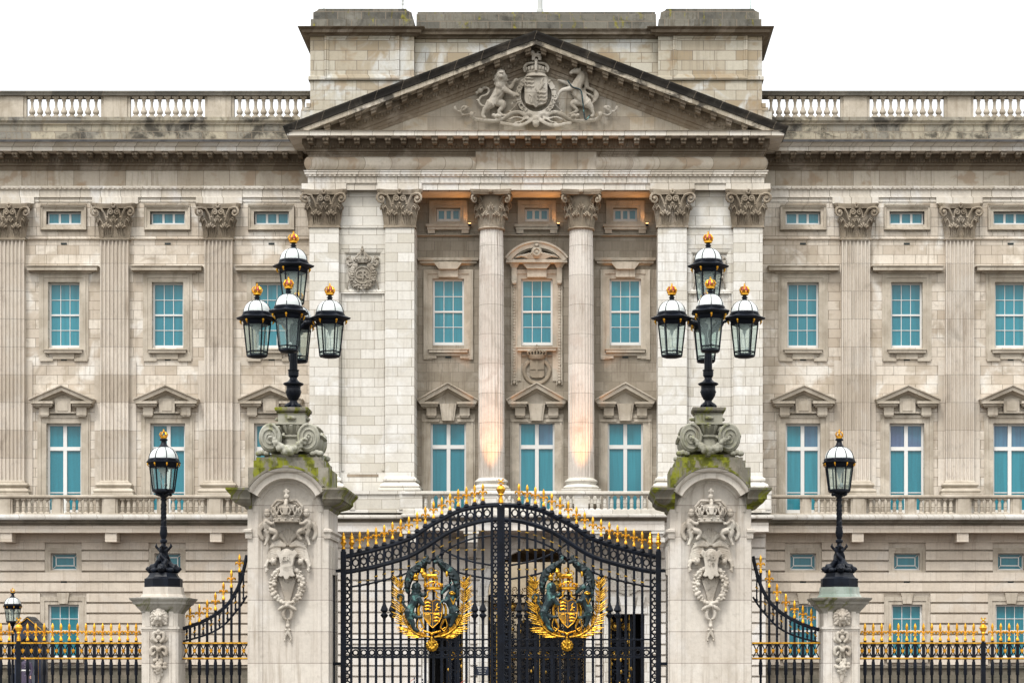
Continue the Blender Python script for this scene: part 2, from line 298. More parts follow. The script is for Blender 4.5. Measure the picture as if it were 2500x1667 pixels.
        for h in holes:
            d = h[4] if len(h) > 4 else 0.35; b = len(s.v); P = [(h[0], h[2]), (h[1], h[2]), (h[1], h[3]), (h[0], h[3])]
            s.v += [(p, y, q) for p, q in P] + [(p, y + d, q) for p, q in P]
            for i in range(4): j = (i + 1) % 4; s.face([b + i, b + j, b + 4 + j, b + 4 + i])
    def mesh(s, name, mats, smooth=35, clip=None):
        me = bpy.data.meshes.new(name); me.from_pydata(s.v, [], s.f)
        for m in (mats if isinstance(mats, (list, tuple)) else [mats]): me.materials.append(m)
        if any(s.m): me.polygons.foreach_set('material_index', s.m)
        bm = bmesh.new(); bm.from_mesh(me)
        if clip:
            g = bm.verts[:] + bm.edges[:] + bm.faces[:]
            bmesh.ops.bisect_plane(bm, geom=g, plane_co=clip[0], plane_no=clip[1], clear_inner=True)
        bmesh.ops.recalc_face_normals(bm, faces=bm.faces); bm.to_mesh(me); bm.free()
        if smooth: me.polygons.foreach_set('use_smooth', [True] * len(me.polygons)); me.set_sharp_from_angle(angle=radians(smooth))
        return me
    def obj(s, name, mats, parent=None, smooth=35, clip=None, loc=None, label=None):
        return link(s.mesh(name, mats, smooth, clip), name, parent, loc, label)
def link(me, name, parent=None, loc=None, label=None, rz=0, scale=None):
    o = bpy.data.objects.new(name, me); COL.objects.link(o)
    if parent:
        o.parent = parent
        if parent.name in WORLD: o.matrix_parent_inverse = Matrix.Translation(-Vector(WORLD[parent.name]))
    if loc: o.location = loc
    if rz: o.rotation_euler = (0, 0, rz)
    if scale: o.scale = scale
    if label: o['label'] = label
    return o
def thing(name, label, cat, loc=(0, 0, 0), group=None):
    o = bpy.data.objects.new(name, None); COL.objects.link(o); o.location = loc; o['label'] = label; o['category'] = cat
    o.empty_display_size = 0.3
    if group: o['group'] = group
    return o
def single(mb, name, mats, label, cat, group=None, **k):
    o = mb.obj(name, mats, **k); o['label'] = label; o['category'] = cat
    if group: o['group'] = group
    return o
def sculpt(mb, name, mat, voxel, smooth=2, sub=None):
    """fuse overlapping shapes into one continuous skin; returns a mesh"""
    me = mb.mesh(name + '_raw', mat, 0); o = link(me, name + '_raw')
    m = o.modifiers.new('r', 'REMESH'); m.mode = 'VOXEL'; m.voxel_size = voxel; m.use_smooth_shade = True
    if smooth:
        k = o.modifiers.new('s', 'SMOOTH'); k.iterations = smooth; k.factor = 0.5
    bpy.context.view_layer.update(); dg = bpy.context.evaluated_depsgraph_get()
    r = bpy.data.meshes.new_from_object(o.evaluated_get(dg)); bpy.data.objects.remove(o); bpy.data.meshes.remove(me)
    r.name = name
    if not r.materials: r.materials.append(mat)
    r.polygons.foreach_set('use_smooth', [True] * len(r.polygons))
    return r
def text(body, size, depth, mat, name, parent=None, loc=(0, 0, 0), bold=0.0, sx=1.0):
    cu = bpy.data.curves.new(name, 'FONT'); cu.body = body; cu.size = size; cu.extrude = depth; cu.align_x = 'CENTER'; cu.align_y = 'CENTER'; cu.offset = bold
    cu.space_line = 0.85
    o = bpy.data.objects.new(name, cu); COL.objects.link(o); bpy.context.view_layer.update()
    me = bpy.data.meshes.new_from_object(o.evaluated_get(bpy.context.evaluated_depsgraph_get())); bpy.data.objects.remove(o)
    me.materials.clear(); me.materials.append(mat)
    for v in me.vertices: v.co = (v.co.x * sx, -v.co.z, v.co.y)
    return link(me, name, parent, loc)
def arc(cx, cz, R, a0, a1, n, rz=None): return [(cx + R * cos(a0 + (a1 - a0) * i / n), cz + (rz or R) * sin(a0 + (a1 - a0) * i / n)) for i in range(n + 1)]
def rect(x0, x1, z0, z1): return [(x0, z0), (x1, z0), (x1, z1), (x0, z1)]
def spiral(cx, cz, R, turns, a0, sgn=1, y=0, n=14, r1=0.15):
    return [(cx + sgn * R * (1 - (1 - r1) * t / n) * cos(a0 + 2 * pi * turns * t / n), y, cz + R * (1 - (1 - r1) * t / n) * sin(a0 + 2 * pi * turns * t / n)) for t in range(n + 1)]

def cat(pts, rad, k=4):
    """Catmull-Rom refinement of a 3-D polyline and its radii"""
    n = len(pts)
    if n < 3: return pts, rad
    P, R = [], []
    for i in range(n - 1):
        a, b_, c, d = [Vector(pts[max(0, min(n - 1, j))]) for j in (i - 1, i, i + 1, i + 2)]
        for t in range(k):
            t /= k; P.append(tuple(.5 * (2 * b_ + (c - a) * t + (2 * a - 5 * b_ + 4 * c - d) * t * t + (3 * b_ - a - 3 * c + d) * t ** 3))); R.append(rad[i] + (rad[i + 1] - rad[i]) * t)
    return P + [tuple(pts[-1])], R + [rad[-1]]
# ---------------------------------------------------------------- ground
def struct(mb, name, mat):
    o = mb.obj(name, mat, smooth=None); o['kind'] = 'structure'; return o
g = MB(); g.box(-900, 900, -600, 900, -1.2, -0.16); struct(g, 'ground', M['land'])
g = MB(); g.box(-120, 120, -20, 46, -1.0, -0.12); struct(g, 'road', M['road'])
g = MB(); g.box(-120, 120, 46, 56, -1.0, 0.0); struct(g, 'pavement', M['paving'])
g = MB(); g.box(-120, 120, 56.0, 175, -1.0, -0.004); struct(g, 'forecourt', M['gravel'])

# ---------------------------------------------------------------- the palace
DW, DC, DR, DG = 100.0, 97.2, 99.0, 98.0       # wing wall, centre piers, recessed wall, centre ground floor
X0 = wx(1311.7, DW); BAY = 4.873; W1 = 12.475; P1 = 14.917; HC = 10.34
pal = thing('palace', 'long pale stone palace front with a pedimented centre behind the railings and gate', 'palace', (X0, DC, 0)); WORLD[pal.name] = (X0, DC, 0)
def Z(Y, D=DW): return wz(Y, D)
def profz(D, L):      # [(projection, photo row or None for 'same height')]
    out = []; z = None
    for p, Y in L:
        if Y is not None: z = wz(Y, D - p)
        out.append((p, z))
    return out
EX = P1 + 3 * BAY + 1.2
CORN = profz(DW, [(-.3, 300), (0.1, 306), (0.1, 342), (1.15, 343), (1.15, 346), (1.08, 349), (0.98, 357), (0.92, 357.5), (0.92, 368.5), (0.32, None), (0.32, 386), (0.26, 386.3), (0.18, 398), (0.15, 398.3), (0.15, 404), (0.07, 406), (0.05, 416), (-.3, 416)])
zsoff_w = wz(368.5, DW - .92)
def modillions(mb, xs, y, zt, h=0.24, w_=0.27, p=0.52):
    for x in xs:
        mb.box(x - w_ / 2, x + w_ / 2, y - p, y + 0.05, zt - h * 0.55, zt + 0.01); mb.box(x - w_ / 2 + .03, x + w_ / 2 - .03, y - p * .8, y + .05, zt - h, zt - h * .55)
        for k in (-1, 1): mb.blob(x + k * w_ * .27, y - p, zt - h * .5, .05, .05, .07, 6, 4)
def eggs(mb, x0, x1, y, z, h=0.17, step=0.265, f=None):
    n = int((x1 - x0) / step)
    for i in range(n):
        x = x0 + (i + .5) * (x1 - x0) / n; zz = z + (f(x) if f else 0)
        mb.blob(x, y, zz, .062, .055, h * .5, 6, 4); mb.box(x + step / 2 - .016, x + step / 2 + .016, y - .035, y + .04, zz - h * .45, zz + h * .45)

# --- baluster meshes
def baluster_mesh(name, H, mat, r=0.12):
    mb = MB(); mb.box(-r, r, -r, r, 0, H * .07); mb.box(-r, r, -r, r, H * .93, H)
    mb.lathe(0, 0, [(r * .85, H * .07), (r * .9, H * .1), (r * .5, H * .14), (r * .95, H * .22), (r * 1.0, H * .3), (r * .62, H * .42), (r * .42, H * .55), (r * .45, H * .78), (r * .75, H * .81), (r * .5, H * .84), (r * .75, H * .9), (r * .85, H * .93)], 10)
    return mb.mesh(name, mat)
def slim_mesh(name, H, mat, r=0.10):
    mb = MB(); mb.box(-r, r, -r, r, 0, H * .08); mb.box(-r, r, -r, r, H * .92, H)
    mb.lathe(0, 0, [(r * .9, H * .08), (r * .55, H * .13), (r * .85, H * .2), (r * .8, H * .42), (r * 1.0, H * .46), (r * .8, H * .5), (r * .85, H * .62), (r * .5, H * .84), (r * .85, H * .88), (r * .9, H * .92)], 8)
    return mb.mesh(name, mat)
ZB0, ZB1 = Z(288), Z(237)
me_bal = baluster_mesh('baluster', ZB1 - ZB0, M['trim'], .155)
DBAL = DW - 1.2
zb0, zb1 = wz(1253, DBAL), wz(1217, DBAL)
me_slim = slim_mesh('balcony_baluster', zb1 - zb0, M['trim'], .105)

# --- capitals
def leaf(mb, x, y, z, ang, h, wd, out=.2):
    o = Vector((cos(ang), sin(ang), 0)); l = Vector((-o.y, o.x, 0)); B = Vector((x, y, z))
    for j in (-2, -1, 0, 1, 2):
        k = abs(j) / 2; hh = h * (1 - .18 * k)
        pts = [B + l * (wd * .13 * j), B + l * (wd * .2 * j) + o * out * .12 + Vector((0, 0, hh * .5)), B + l * (wd * .22 * j) + o * out * .35 + Vector((0, 0, hh * .82)),
               B + l * (wd * .2 * j) + o * out * .8 + Vector((0, 0, hh * .97)), B + l * (wd * .16 * j) + o * out * 1.1 + Vector((0, 0, hh * .9)), B + l * (wd * .1 * j) + o * out * 1.1 + Vector((0, 0, hh * .78))]
        mb.tube(pts, [wd * .1, wd * .1, wd * .09, wd * .1, wd * .09, wd * .05], 5)
def volute(mb, p0, ang, L, z0, z1, R, r, yflat=1.0):
    """stem from p0 leaning out along ang, ending in a curl of radius R"""
    e = Vector((cos(ang), sin(ang), 0)); P0 = Vector(p0); c = L - R
    pts = [P0 + Vector((0, 0, z0)), P0 + e * (c * .15) + Vector((0, 0, z0 + (z1 - z0) * .45)), P0 + e * (c * .45) + Vector((0, 0, z1 - R * .25))]
    rad = [r * .8, r * .9, r]
    for t in range(13):
        a = radians(110) - 2 * pi * 1.35 * t / 12; q = R * (1 - .8 * t / 12)
        pts.append(P0 + e * (c + q * cos(a)) + Vector((0, 0, z1 - R + q * sin(a)))); rad.append(r * (1 - .3 * t / 12))
    mb.tube(pts, rad, 5)
    q = P0 + e * c; mb.blob(q.x, q.y, z1 - R, R * .35, R * .5, R * .35, 6, 4)
def cap_pilaster(name, w_, W_, H, dep, side=0.0):
    mb = MB(); hw = w_ / 2
    mb.column([(-hw * .93, 0), (-hw * .93, -dep * .82), (hw * .93, -dep * .82), (hw * .93, 0)], [0, H * .86], [1, 1.0], c=(0, 0))
    mb.box(-hw - .06, hw + .06, -dep - .06, 0, -.07, .0); mb.box(-hw - .02, hw + .02, -dep - .03, 0, .0, .03)
    for x in (-hw * .5, hw * .5): leaf(mb, x, -dep * .9, 0, -pi / 2, H * .43, w_ * .38, .26)
    for x, a in ((0, -pi / 2), (-hw * .9, radians(-135)), (hw * .9, radians(-45))): leaf(mb, x, -dep * .86, .02, a, H * .66, w_ * .3, .24)
    for x, a in ((-hw * .86, pi), (hw * .86, 0)): leaf(mb, x, -dep * .4, 0, a, H * .42, w_ * .26, .12)
    for s in (-1, 1):
        mb.tube([(s * hw * .5, -dep - .05, H * .42), (s * hw * .5, -dep - .09, H * .6)], [.035, .05], 6); mb.blob(s * hw * .5, -dep - .1, H * .6, .09, .07, .05, 8, 4)
        volute(mb, (s * hw * .52, -dep - .1, 0), radians(-90 + s * 66), W_ / 2 - hw * .38, H * .52, H * .88, H * .15, .062)
        volute(mb, (s * hw * .48, -dep - .08, 0), radians(-90 - s * 78), hw * .47, H * .55, H * .84, H * .085, .04)
    mb.blob(0, -dep - .2, H * .6, .11, .08, .04, 8, 4)
    A = W_ / 2; f = -dep - .22
    poly = [(-A * .93, 0), (-A, -dep * .4 - .1), (-A, f - .05), (-A * .86, f - .09), (-A * .5, f + .05), (0, f + .1), (A * .5, f + .05), (A * .86, f - .09), (A, f - .05), (A, -dep * .4 - .1), (A * .93, 0)]
    mb.column(poly, [H * .87, H * .92, H * .93, H], [.96, .98, 1.0, 1.03], c=(0, 0))
    for q in range(7): a = 2 * pi * q / 7; mb.blob(.07 * cos(a), f + .02, H * .94 + .08 * sin(a), .055, .05, .055, 6, 4)
    return mb.mesh(name, M['capital'])
def cap_column(name, R, W_, H):
    mb = MB(); mb.lathe(0, 0, [(R, 0), (R * 1.0, H * .5), (R * 1.12, H * .87)], 24); mb.lathe(0, 0, [(R + .05, -.1), (R + .09, -.05), (R + .05, 0)], 24)
    for k in range(8): a = 2 * pi * k / 8 + pi / 8; leaf(mb, R * cos(a), R * sin(a), 0, a, H * .42, R * .72, .17)
    for k in range(8): a = 2 * pi * k / 8; leaf(mb, R * cos(a), R * sin(a), .02, a, H * .66, R * .62, .2)
    for k in range(4):
        a = pi / 4 + k * pi / 2
        volute(mb, (R * .8 * cos(a), R * .8 * sin(a), 0), a, W_ / 2 * 1.36 - R * .8, H * .55, H * .87, H * .13, .055)
        a = k * pi / 2
        for s in (-1, 1):
            p = (R * cos(a + s * .5), R * sin(a + s * .5), 0); volute(mb, p, a - s * pi / 2, R * .42, H * .55, H * .84, H * .09, .04)
        mb.blob((W_ / 2 - .08) * cos(a), (W_ / 2 - .08) * sin(a), H * .94, .12, .12, .1, 8, 5)
    A = W_ / 2; poly = []
    for k in range(4):
        a = k * pi / 2 - pi / 4; c_, s_ = cos(a + pi / 4), sin(a + pi / 4)
        for t in (-.92, -.5, 0, .5, .92): d = A * (.86 if abs(t) < .1 else .92 if abs(t) < .6 else 1.0); poly.append((d * c_ - A * t * s_, d * s_ + A * t * c_))
    mb.column(poly, [H * .87, H * .92, H * .93, H], [.96, .98, 1, 1.02]); return mb.mesh(name, M['capital'])

# --- fluted pilaster shaft
def fluted(mb, x, w_, y0, y1, z0, z1, n=7):
    pts = [(x - w_ / 2, y0), (x - w_ / 2, y1)]; fw = w_ / (n + (n + 1) * .42); gap = fw * .42; c = x - w_ / 2 + gap
    for i in range(n):
        for t in range(6): a = pi * t / 5; pts.append((c + fw / 2 - fw / 2 * cos(a), y1 + fw * .72 * sin(a)))
        c += fw + gap
    pts += [(x + w_ / 2, y1), (x + w_ / 2, y0)]; mb.column(pts, [z0, z1], cap=False, closed=False)
    mb.column([(x - w_ / 2, y0), (x - w_ / 2, y1), (x + w_ / 2, y1), (x + w_ / 2, y0)], [z1, z1 + .12]); mb.column([(x - w_ / 2, y0), (x - w_ / 2, y1), (x + w_ / 2, y1), (x + w_ / 2, y0)], [z0 - .1, z0])

PP = 0.34    # pilaster projection
zc0, zc1 = wz(582, DW - PP), wz(499, DW - PP)
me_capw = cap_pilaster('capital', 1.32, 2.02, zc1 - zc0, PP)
def add_cap(me, x, y, z, parent, name='capital'): return link(me, name, parent, (x, y, z))

# --- windows
def window(parent, D, cx, X2, Yt, Yb, cols, rows, name='window', mid=None, frame=.085, barw=.028, dep=.30, teal='teal', special=None, surround=None, mats=None):
    hw = X2; zt, zb = wz(Yt, D), wz(Yb, D); y = D + dep - .09
    f = MB(); f.box(cx - hw, cx - hw + frame, y, y + .09, zb, zt); f.box(cx + hw - frame, cx + hw, y, y + .09, zb, zt)
    f.box(cx - hw + frame, cx + hw - frame, y, y + .09, zt - frame, zt); f.box(cx - hw + frame, cx + hw - frame, y - .02, y + .09, zb, zb + frame * 1.7)
    gx0, gx1, gz0, gz1 = cx - hw + frame, cx + hw - frame, zb + frame * 1.7, zt - frame
    p = MB()
    if special == 'cross':       # tall casement: mullion, transom, low rail
        zm = wz(mid, D); f.box(cx - .085, cx + .085, y - .03, y + .09, gz0, gz1); f.box(gx0, gx1, y - .034, y + .09, zm - .09, zm + .09)
        zl = wz(1201, D)
        for a, b_ in ((gx0, cx - .085), (cx + .085, gx1)): f.box(a, b_, y + .02, y + .08, zl - .02, zl + .02)
        cells = [(gx0, cx, zm, gz1), (cx, gx1, zm, gz1), (gx0, cx, gz0, zm), (cx, gx1, gz0, zm)]
        for q, c_ in enumerate(cells):
            p.cur = (mats[q] if mats else 0); p.box(c_[0], c_[1], y + .05 + .003 * (q % 2), y + .06 + .003 * (q % 2), c_[2], c_[3])
    elif special == 'margin':
        a, b_ = (gx1 - gx0) * .13, (gz1 - gz0) * .22; w_ = .022
        for X in (gx0 + a, gx1 - a): f.box(X - w_, X + w_, y + .01, y + .08, gz0 + b_, gz1 - b_)
        for z in (gz0 + b_, gz1 - b_): f.box(gx0 + a - w_, gx1 - a + w_, y + .014, y + .08, z - w_, z + w_)
        for sx in (0, 1):
            for sz in (0, 1):
                x_, x2 = (gx0, gx0 + a) if sx == 0 else (gx1, gx1 - a); z_, z2 = (gz0, gz0 + b_) if sz == 0 else (gz1, gz1 - b_)
                f.tube([(x_, y + .04, z_), (x2, y + .04, z2)], .02, 4)
        p.box(gx0, gx1, y + .05, y + .06, gz0, gz1)
    else:
        for i in range(1, cols): X = gx0 + (gx1 - gx0) * i / cols; f.box(X - barw / 2, X + barw / 2, y + .02, y + .08, gz0, gz1)
        for j in range(1, rows):
            z = gz0 + (gz1 - gz0) * j / rows; b_ = barw / 2
            if mid and j == rows // 2: f.box(gx0, gx1, y - .01, y + .085, z - .04, z + .04)
            else: f.box(gx0, gx1, y + .023, y + .08, z - b_, z + b_)
        p.box(gx0, gx1, y + .05, y + .06, gz0, gz1)
    fo = f.obj(name, M['white'], parent, smooth=None)
    p.obj('pane', [M[teal], M['mauve']], fo, smooth=None)
    b = MB(); b.box(cx - hw - .1, cx + hw + .1, D + dep + .06, D + dep + .10, zb - .1, zt + .1)
    b.box(cx - hw, cx + hw, D + .02, D + dep, zb - .06, zb - .003)
    if surround: surround(b)
    b.obj('surround', M['trim'], fo)
    return fo
def frame_face(mb, x0, x1, z0, z1, y, steps, bottom=True):
    """moulded frame round an opening: steps [(outward, y projection)]"""
    prof = [(o, y - p) for o, p in steps]
    if bottom: mb.sweep([(x0, z0), (x1, z0), (x1, z1), (x0, z1)], prof, closed=True, plane='face')
    else: mb.sweep([(x1, z0), (x1, z1), (x0, z1), (x0, z0)], prof, plane='face')
def gable(mb, D, x, hw, Yend, Yapex, p, th=.34):
    ze, za = wz(Yend, D - p), wz(Yapex, D - p)
    prof = [(0, D), (0, D - p), (.05, D - p), (.10, D - p + .08), (.13, D - p + .08), (.24, D - p + .1), (.26, D - p * .45), (th, D - p * .35), (th + .06, D - .05), (th + .06, D)]
    mb.sweep([(x - hw, ze), (x, za), (x + hw, ze)], prof, plane='face')
    return ze, za

# window set per wing bay
def sur_mezz(cx, D):
    def f(b):
        frame_face(b, cx - .82, cx + .82, wz(549, D), wz(517, D), D, [(0, -.2), (0, .06), (.13, .08), (.16, .14), (.24, .15), (.24, .2), (.26, .2), (.26, 0)])
    return f
def sur_sash(cx, D):
    def f(b):
        x0, x1 = cx - .74, cx + .74
        frame_face(b, x0, x1, wz(878, D), wz(689, D), D, [(0, 0), (0, .05), (.2, .05), (.2, .08), (.29, .08), (.29, .05), (.42, .05), (.42, 0)], bottom=False)
        z = wz(659, D - .45)
        b.sweep([(cx - 1.27, D), (cx - 1.27, D - .05), (cx + 1.27, D - .05), (cx + 1.27, D)], [(-.1, z - .1), (.06, z - .1), (.10, z - .02), (.36, z), (.36, z + .13), (.42, z + .19), (.42, z + .21), (-.1, z + .30)], cap=False)
        zs = wz(861, D - .2); b.box(cx - .88, cx + .88, D - .2, D, zs, zs + .13); b.box(cx - .92, cx + .92, D - .24, D, zs + .13, zs + .17)
        for s in (-1, 1): b.prism([(cx + s * 1.12, wz(882, D)), (cx + s * .5, wz(882, D)), (cx + s * .5, wz(877, D)), (cx + s * .8, wz(872, D)), (cx + s * .8, wz(861, D)), (cx + s * 1.06, wz(861, D)), (cx + s * 1.12, wz(872, D))][::s], D - .09, D)
        b.box(cx - .5, cx + .5, D - .089, D, wz(877, D), wz(861, D))
    return f
def sur_noble(cx, D, cen=False, segm=False):
    def f(b):
        x0, x1 = cx - .82, cx + .82
        frame_face(b, x0, x1, wz(1251, D), wz(1033, D), D, [(0, 0), (0, .05), (.24, .05), (.24, .09), (.34, .09), (.34, .05), (.42, .05), (.42, 0)], bottom=False)
        hw = 1.53 if not cen else 1.42
        ze, za = gable(b, D, cx, hw, 973 if not cen else 974, 938.5 if not cen else 932, .6)
        zb = ze - .37       # broken bed moulding
        for s in (-1, 1):
            xa, xb = sorted((cx + s * (hw - .12), cx + s * (.42)))
            b.box(xa, xb, D - .52, D, zb + .16, zb + .27); b.box(xa + .05, xb - .05, D - .42, D, zb + .06, zb + .16); b.box(xa + .12, xb - .12, D - .3, D, zb, zb + .06)
            xa, xb = sorted((cx + s * (hw - .42), cx + s * (hw - .88))); b.box(xa, xb, D - .28, D, zb - .36, zb); b.box(xa + .04, xb - .04, D - .24, D, zb - .43, zb - .36)
        b.prism([(cx - hw + .3, zb + .2), (cx + hw - .3, zb + .2), (cx, za - .42)], D - .12, D)
        if not cen:
            b.box(cx - .62, cx + .62, D - .2, D, zb - .26, zb - .2); b.box(cx - .37, cx + .37, D - .24, D, zb - .26, zb + .42); b.box(cx - .24, cx + .24, D - .27, D, zb - .16, zb + .3)
        else:
            zt = wz(1028, D); b.prism([(cx - .27, zt), (cx + .27, zt), (cx + .39, zb + .2), (cx - .39, zb + .2)], D - .26, D); b.prism([(cx - .2, zt - .004), (cx + .2, zt - .004), (cx + .29, zb + .2), (cx - .29, zb + .2)], D - .31, D)
            for s in (-1, 1):
                xa, xb = sorted((cx + s * .42, cx + s * 1.2)); b.box(xa, xb, D - .12, D, zb - .62, zb - .5)
    return f
def sur_ground(cx, D):
    def f(b):
        x0, x1 = cx - .72, cx + .72
        frame_face(b, x0, x1, wz(1609, D), wz(1475, D), D - .06, [(0, 0), (0, .03), (.17, .03), (.17, .07), (.36, .07), (.36, 0)], bottom=False)
        b.prism([(cx - .2, wz(1473, D)), (cx + .2, wz(1473, D)), (cx + .3, wz(1447, D)), (cx - .3, wz(1447, D))], D - .2, D)
        z = wz(1609, D); b.box(cx - .95, cx + .95, D - .24, D, z - .14, z)
    return f
def sur_low(cx, D):
    def f(b): frame_face(b, cx - .61, cx + .61, wz(1391, D), wz(1350, D), D - .06, [(0, 0), (0, .03), (.12, .03), (.12, .06), (.25, .06), (.25, 0)])
    return f

G0 = 6.785; GR = 0.4904
def courses(mb, x0, x1, D, zlo, zhi, cuts, p=.15, gap=.095):
    """raised rustication courses between the grooves; cuts: (x0,x1,z0,z1) kept clear"""
    z = G0
    while z < zhi: z += GR
    while z > zlo:
        a, b_ = z - GR + gap / 2, z - gap / 2; z -= GR
        if b_ > zhi: b_ = min(b_, zhi)
        if b_ - a < .12 or b_ < zlo: continue
        a = max(a, zlo)
        spans = [(x0, x1)]
        for c in cuts:
            if c[2] < b_ - .05 and c[3] > a + .05:
                n = []
                for u, v in spans:
                    if c[1] <= u or c[0] >= v: n.append((u, v)); continue
                    if c[0] > u: n.append((u, c[0]))
                    if c[1] < v: n.append((c[1], v))
                spans = n
        for u, v in spans: 
            if v - u > .05: mb.prism([(u, a), (v, a), (v, b_), (u, b_)], D - p, D + .01)

def wing(s):
    xi, xo = X0 + s * (HC - .6), X0 + s * EX; xa, xb = min(xi, xo), max(xi, xo)
    ws = [X0 + s * (W1 + BAY * k) for k in range(4)]; ps = [X0 + s * (P1 + BAY * k) for k in range(4)]
    # upper wall with openings
    holes = []
    for x in ws: holes += [(x - .82, x + .82, wz(549, DW), wz(517, DW), .5), (x - .74, x + .74, wz(849, DW), wz(689, DW), .5), (x - .82, x + .82, wz(1252, DW), wz(1033, DW), .5)]
    mb = MB(); mb.grid(xa, xb, wz(1275, DW), wz(455, DW), DW, holes); mb.box(xa, xb, DW + .6, DW + 15, 0, wz(310, DW))
    wall = mb.obj('wall', M['wall'], pal, smooth=None)
    mb = MB()
    for a, b_ in zip([xi] + [p + s * .98 for p in ps], [p - s * .98 for p in ps] + [xo]):    # raised panel round the top windows
        l, r = min(a, b_), max(a, b_)
        if r - l < 1: continue
        c = min(ws, key=lambda q: abs(q - (l + r) / 2)); h = [(c - 1.09, c + 1.09, wz(567, DW - .05), wz(498, DW - .05), .05)] if l < c - 1.1 and r > c + 1.1 else []
        mb.grid(l, r, wz(582, DW), wz(496, DW), DW - .05, h)
    mb.sweep([(xa, DW), (xb, DW)], profz(DW, [(0, 580), (.09, 581), (.10, 583), (.05, 585), (0, 587)]))
    mb.obj('string_course', M['wall'], pal, smooth=None)
    # entablature
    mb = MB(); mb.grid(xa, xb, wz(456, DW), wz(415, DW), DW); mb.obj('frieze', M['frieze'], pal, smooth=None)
    mb = MB(); mb.sweep([(xa, DW), (xb, DW)], profz(DW, [(0, 454), (.2, 455.5), (.2, 459), (.15, 461), (.13, 464), (.1, 464.3), (.1, 479.5), (.13, 480), (.13, 482), (.055, 482.5), (.055, 490), (.08, 490.5), (.08, 493), (.03, 493.5), (.03, 497), (0, None)]))
    for p in ps:
        mb.box(p - 1.08, p + 1.08, DW - .17, DW, wz(497, DW - .17), wz(482, DW - .17))
    x = xa
    while x < xb: mb.box(x, x + .1, DW - .215, DW - .1, wz(462, DW - .2), wz(460, DW - .2)); x += .225
    mb.obj('architrave', M['archi'], pal, smooth=None)
    mb = MB(); mb.sweep([(xa, DW), (xb, DW)], CORN[2:10]); mb.obj('corona', M['archi'], pal, smooth=None)
    mb = MB(); mb.sweep([(xa, DW), (xb, DW)], [(-.3, CORN[9][1]), (.32, CORN[9][1] - .004)] + CORN[10:])
    x = xa + .1; xs = []
    while x < xb: xs.append(x); x += .70
    modillions(mb, xs, DW - .32, zsoff_w); eggs(mb, xa, xb, DW - .25, (wz(386.5, DW - .25) + wz(397.5, DW - .25)) / 2, .2)
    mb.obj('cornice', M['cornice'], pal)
    mb = MB(); mb.sweep([(xa, DW), (xb, DW)], [(1.19, wz(346, DW - 1.15) - .02), (1.19, wz(343, DW - 1.15) + .03), (.1, wz(343, DW - 1.15) + .10)]); mb.obj('lead_flashing', M['lead'], pal, smooth=None)
    # parapet + balustrade
    mb = MB(); mb.sweep([(xa, DW), (xb, DW)], [(.1, wz(344, DW - .1)), (.1, wz(326, DW - .1)), (.04, wz(325.5, DW - .1)), (.04, wz(306, DW)), (.12, wz(305, DW)), (.12, wz(300, DW)), (.2, wz(297, DW)), (.2, wz(288.5, DW)), (-.35, None)])
    par = mb.obj('parapet', M['parapet'], pal, smooth=None)
    mb = MB(); mb.sweep([(xa, DW), (xb, DW)], [(.1, wz(237, DW)), (.24, wz(236, DW)), (.26, wz(232, DW)), (.3, wz(229, DW)), (.3, wz(226, DW)), (-.5, None), (-.5, wz(237, DW)), (.1, None)]); mb0 = mb
    yb = DW + .05
    bal = mb0.obj('balustrade', M['coping'], pal, smooth=None)
    for p in ps:
        mb = MB(); mb.box(p - .55, p + .55, DW - .1, DW + .35, ZB0, ZB1)
        for q in (-1, 1): mb.box(p + q * .55 - .14, p + q * .55 + .14, DW - .03, DW + .2, ZB0, ZB1)
        mb.obj('pedestal', M['trim'], bal, smooth=None)
    n = 0
    for k, p in enumerate([X0 + s * (P1 - BAY)] + ps):
        for i in range(9):
            x = p + s * (BAY / 2 + (i - 4) * .375)
            if (x - X0) * s < HC + .15 or abs(x - X0) > EX: continue
            if k >= 3: continue
            link(me_bal, 'baluster', bal, (x, yb, ZB0)); n += 1
    mb = MB()
    for i in range(9): x = ps[3 - 1] + s * (BAY / 2 + (i - 4) * .375); mb.box(x - .08, x + .08, yb - .08, yb + .08, ZB0, ZB1)
    mb.obj('end_balusters', M['trim'], bal)['kind'] = 'stuff'
    # pilasters
    for p in ps:
        mb = MB(); fluted(mb, p, 1.31, DW, DW - PP, wz(1172, DW - PP), wz(588, DW - PP)); mb.box(p - .6, p + .6, DW - .2, DW, wz(1180, DW), wz(586, DW))
        mb.grid(p - .98, p + .98, wz(1208, DW - .06), wz(880, DW - .06), DW - .06)
        o = mb.obj('pilaster', M['pilaster'], pal, smooth=40)
        add_cap(me_capw, p, DW, zc0, o)
        mb = MB(); mb.sweep([(p - .655, DW), (p - .655, DW - PP), (p + .655, DW - PP), (p + .655, DW)], profz(DW - PP, [(0, 1173), (.05, 1175), (.05, 1177), (.16, 1179), (.2, 1183), (.16, 1187), (.1, 1189), (.1, 1191), (.22, 1193), (.28, 1198), (.24, 1203), (.3, 1204), (.3, 1212), (.1, 1212)]))
        mb.obj('base', M['trim'], o)
    # windows of the three upper rows
    for k, x in enumerate(ws):
        window(pal, DW, x, .80, 517.5, 549, 3, 1, dep=.28, frame=.065, barw=.10, surround=sur_mezz(x, DW))
        window(pal, DW, x, .74, 689, 849, 3, 4, mid=1, dep=.34, surround=sur_sash(x, DW))
        mt = [0, 0, 0, 0] if s < 0 else ([0, 1, 0, 0] if k == 0 else [1, 1, 0, 0])
        window(pal, DW, x, .82, 1033, 1252, 2, 2, mid=1094, special='cross', dep=.34, frame=.1, surround=sur_noble(x, DW), mats=mt)
    # vents
    mb = MB()
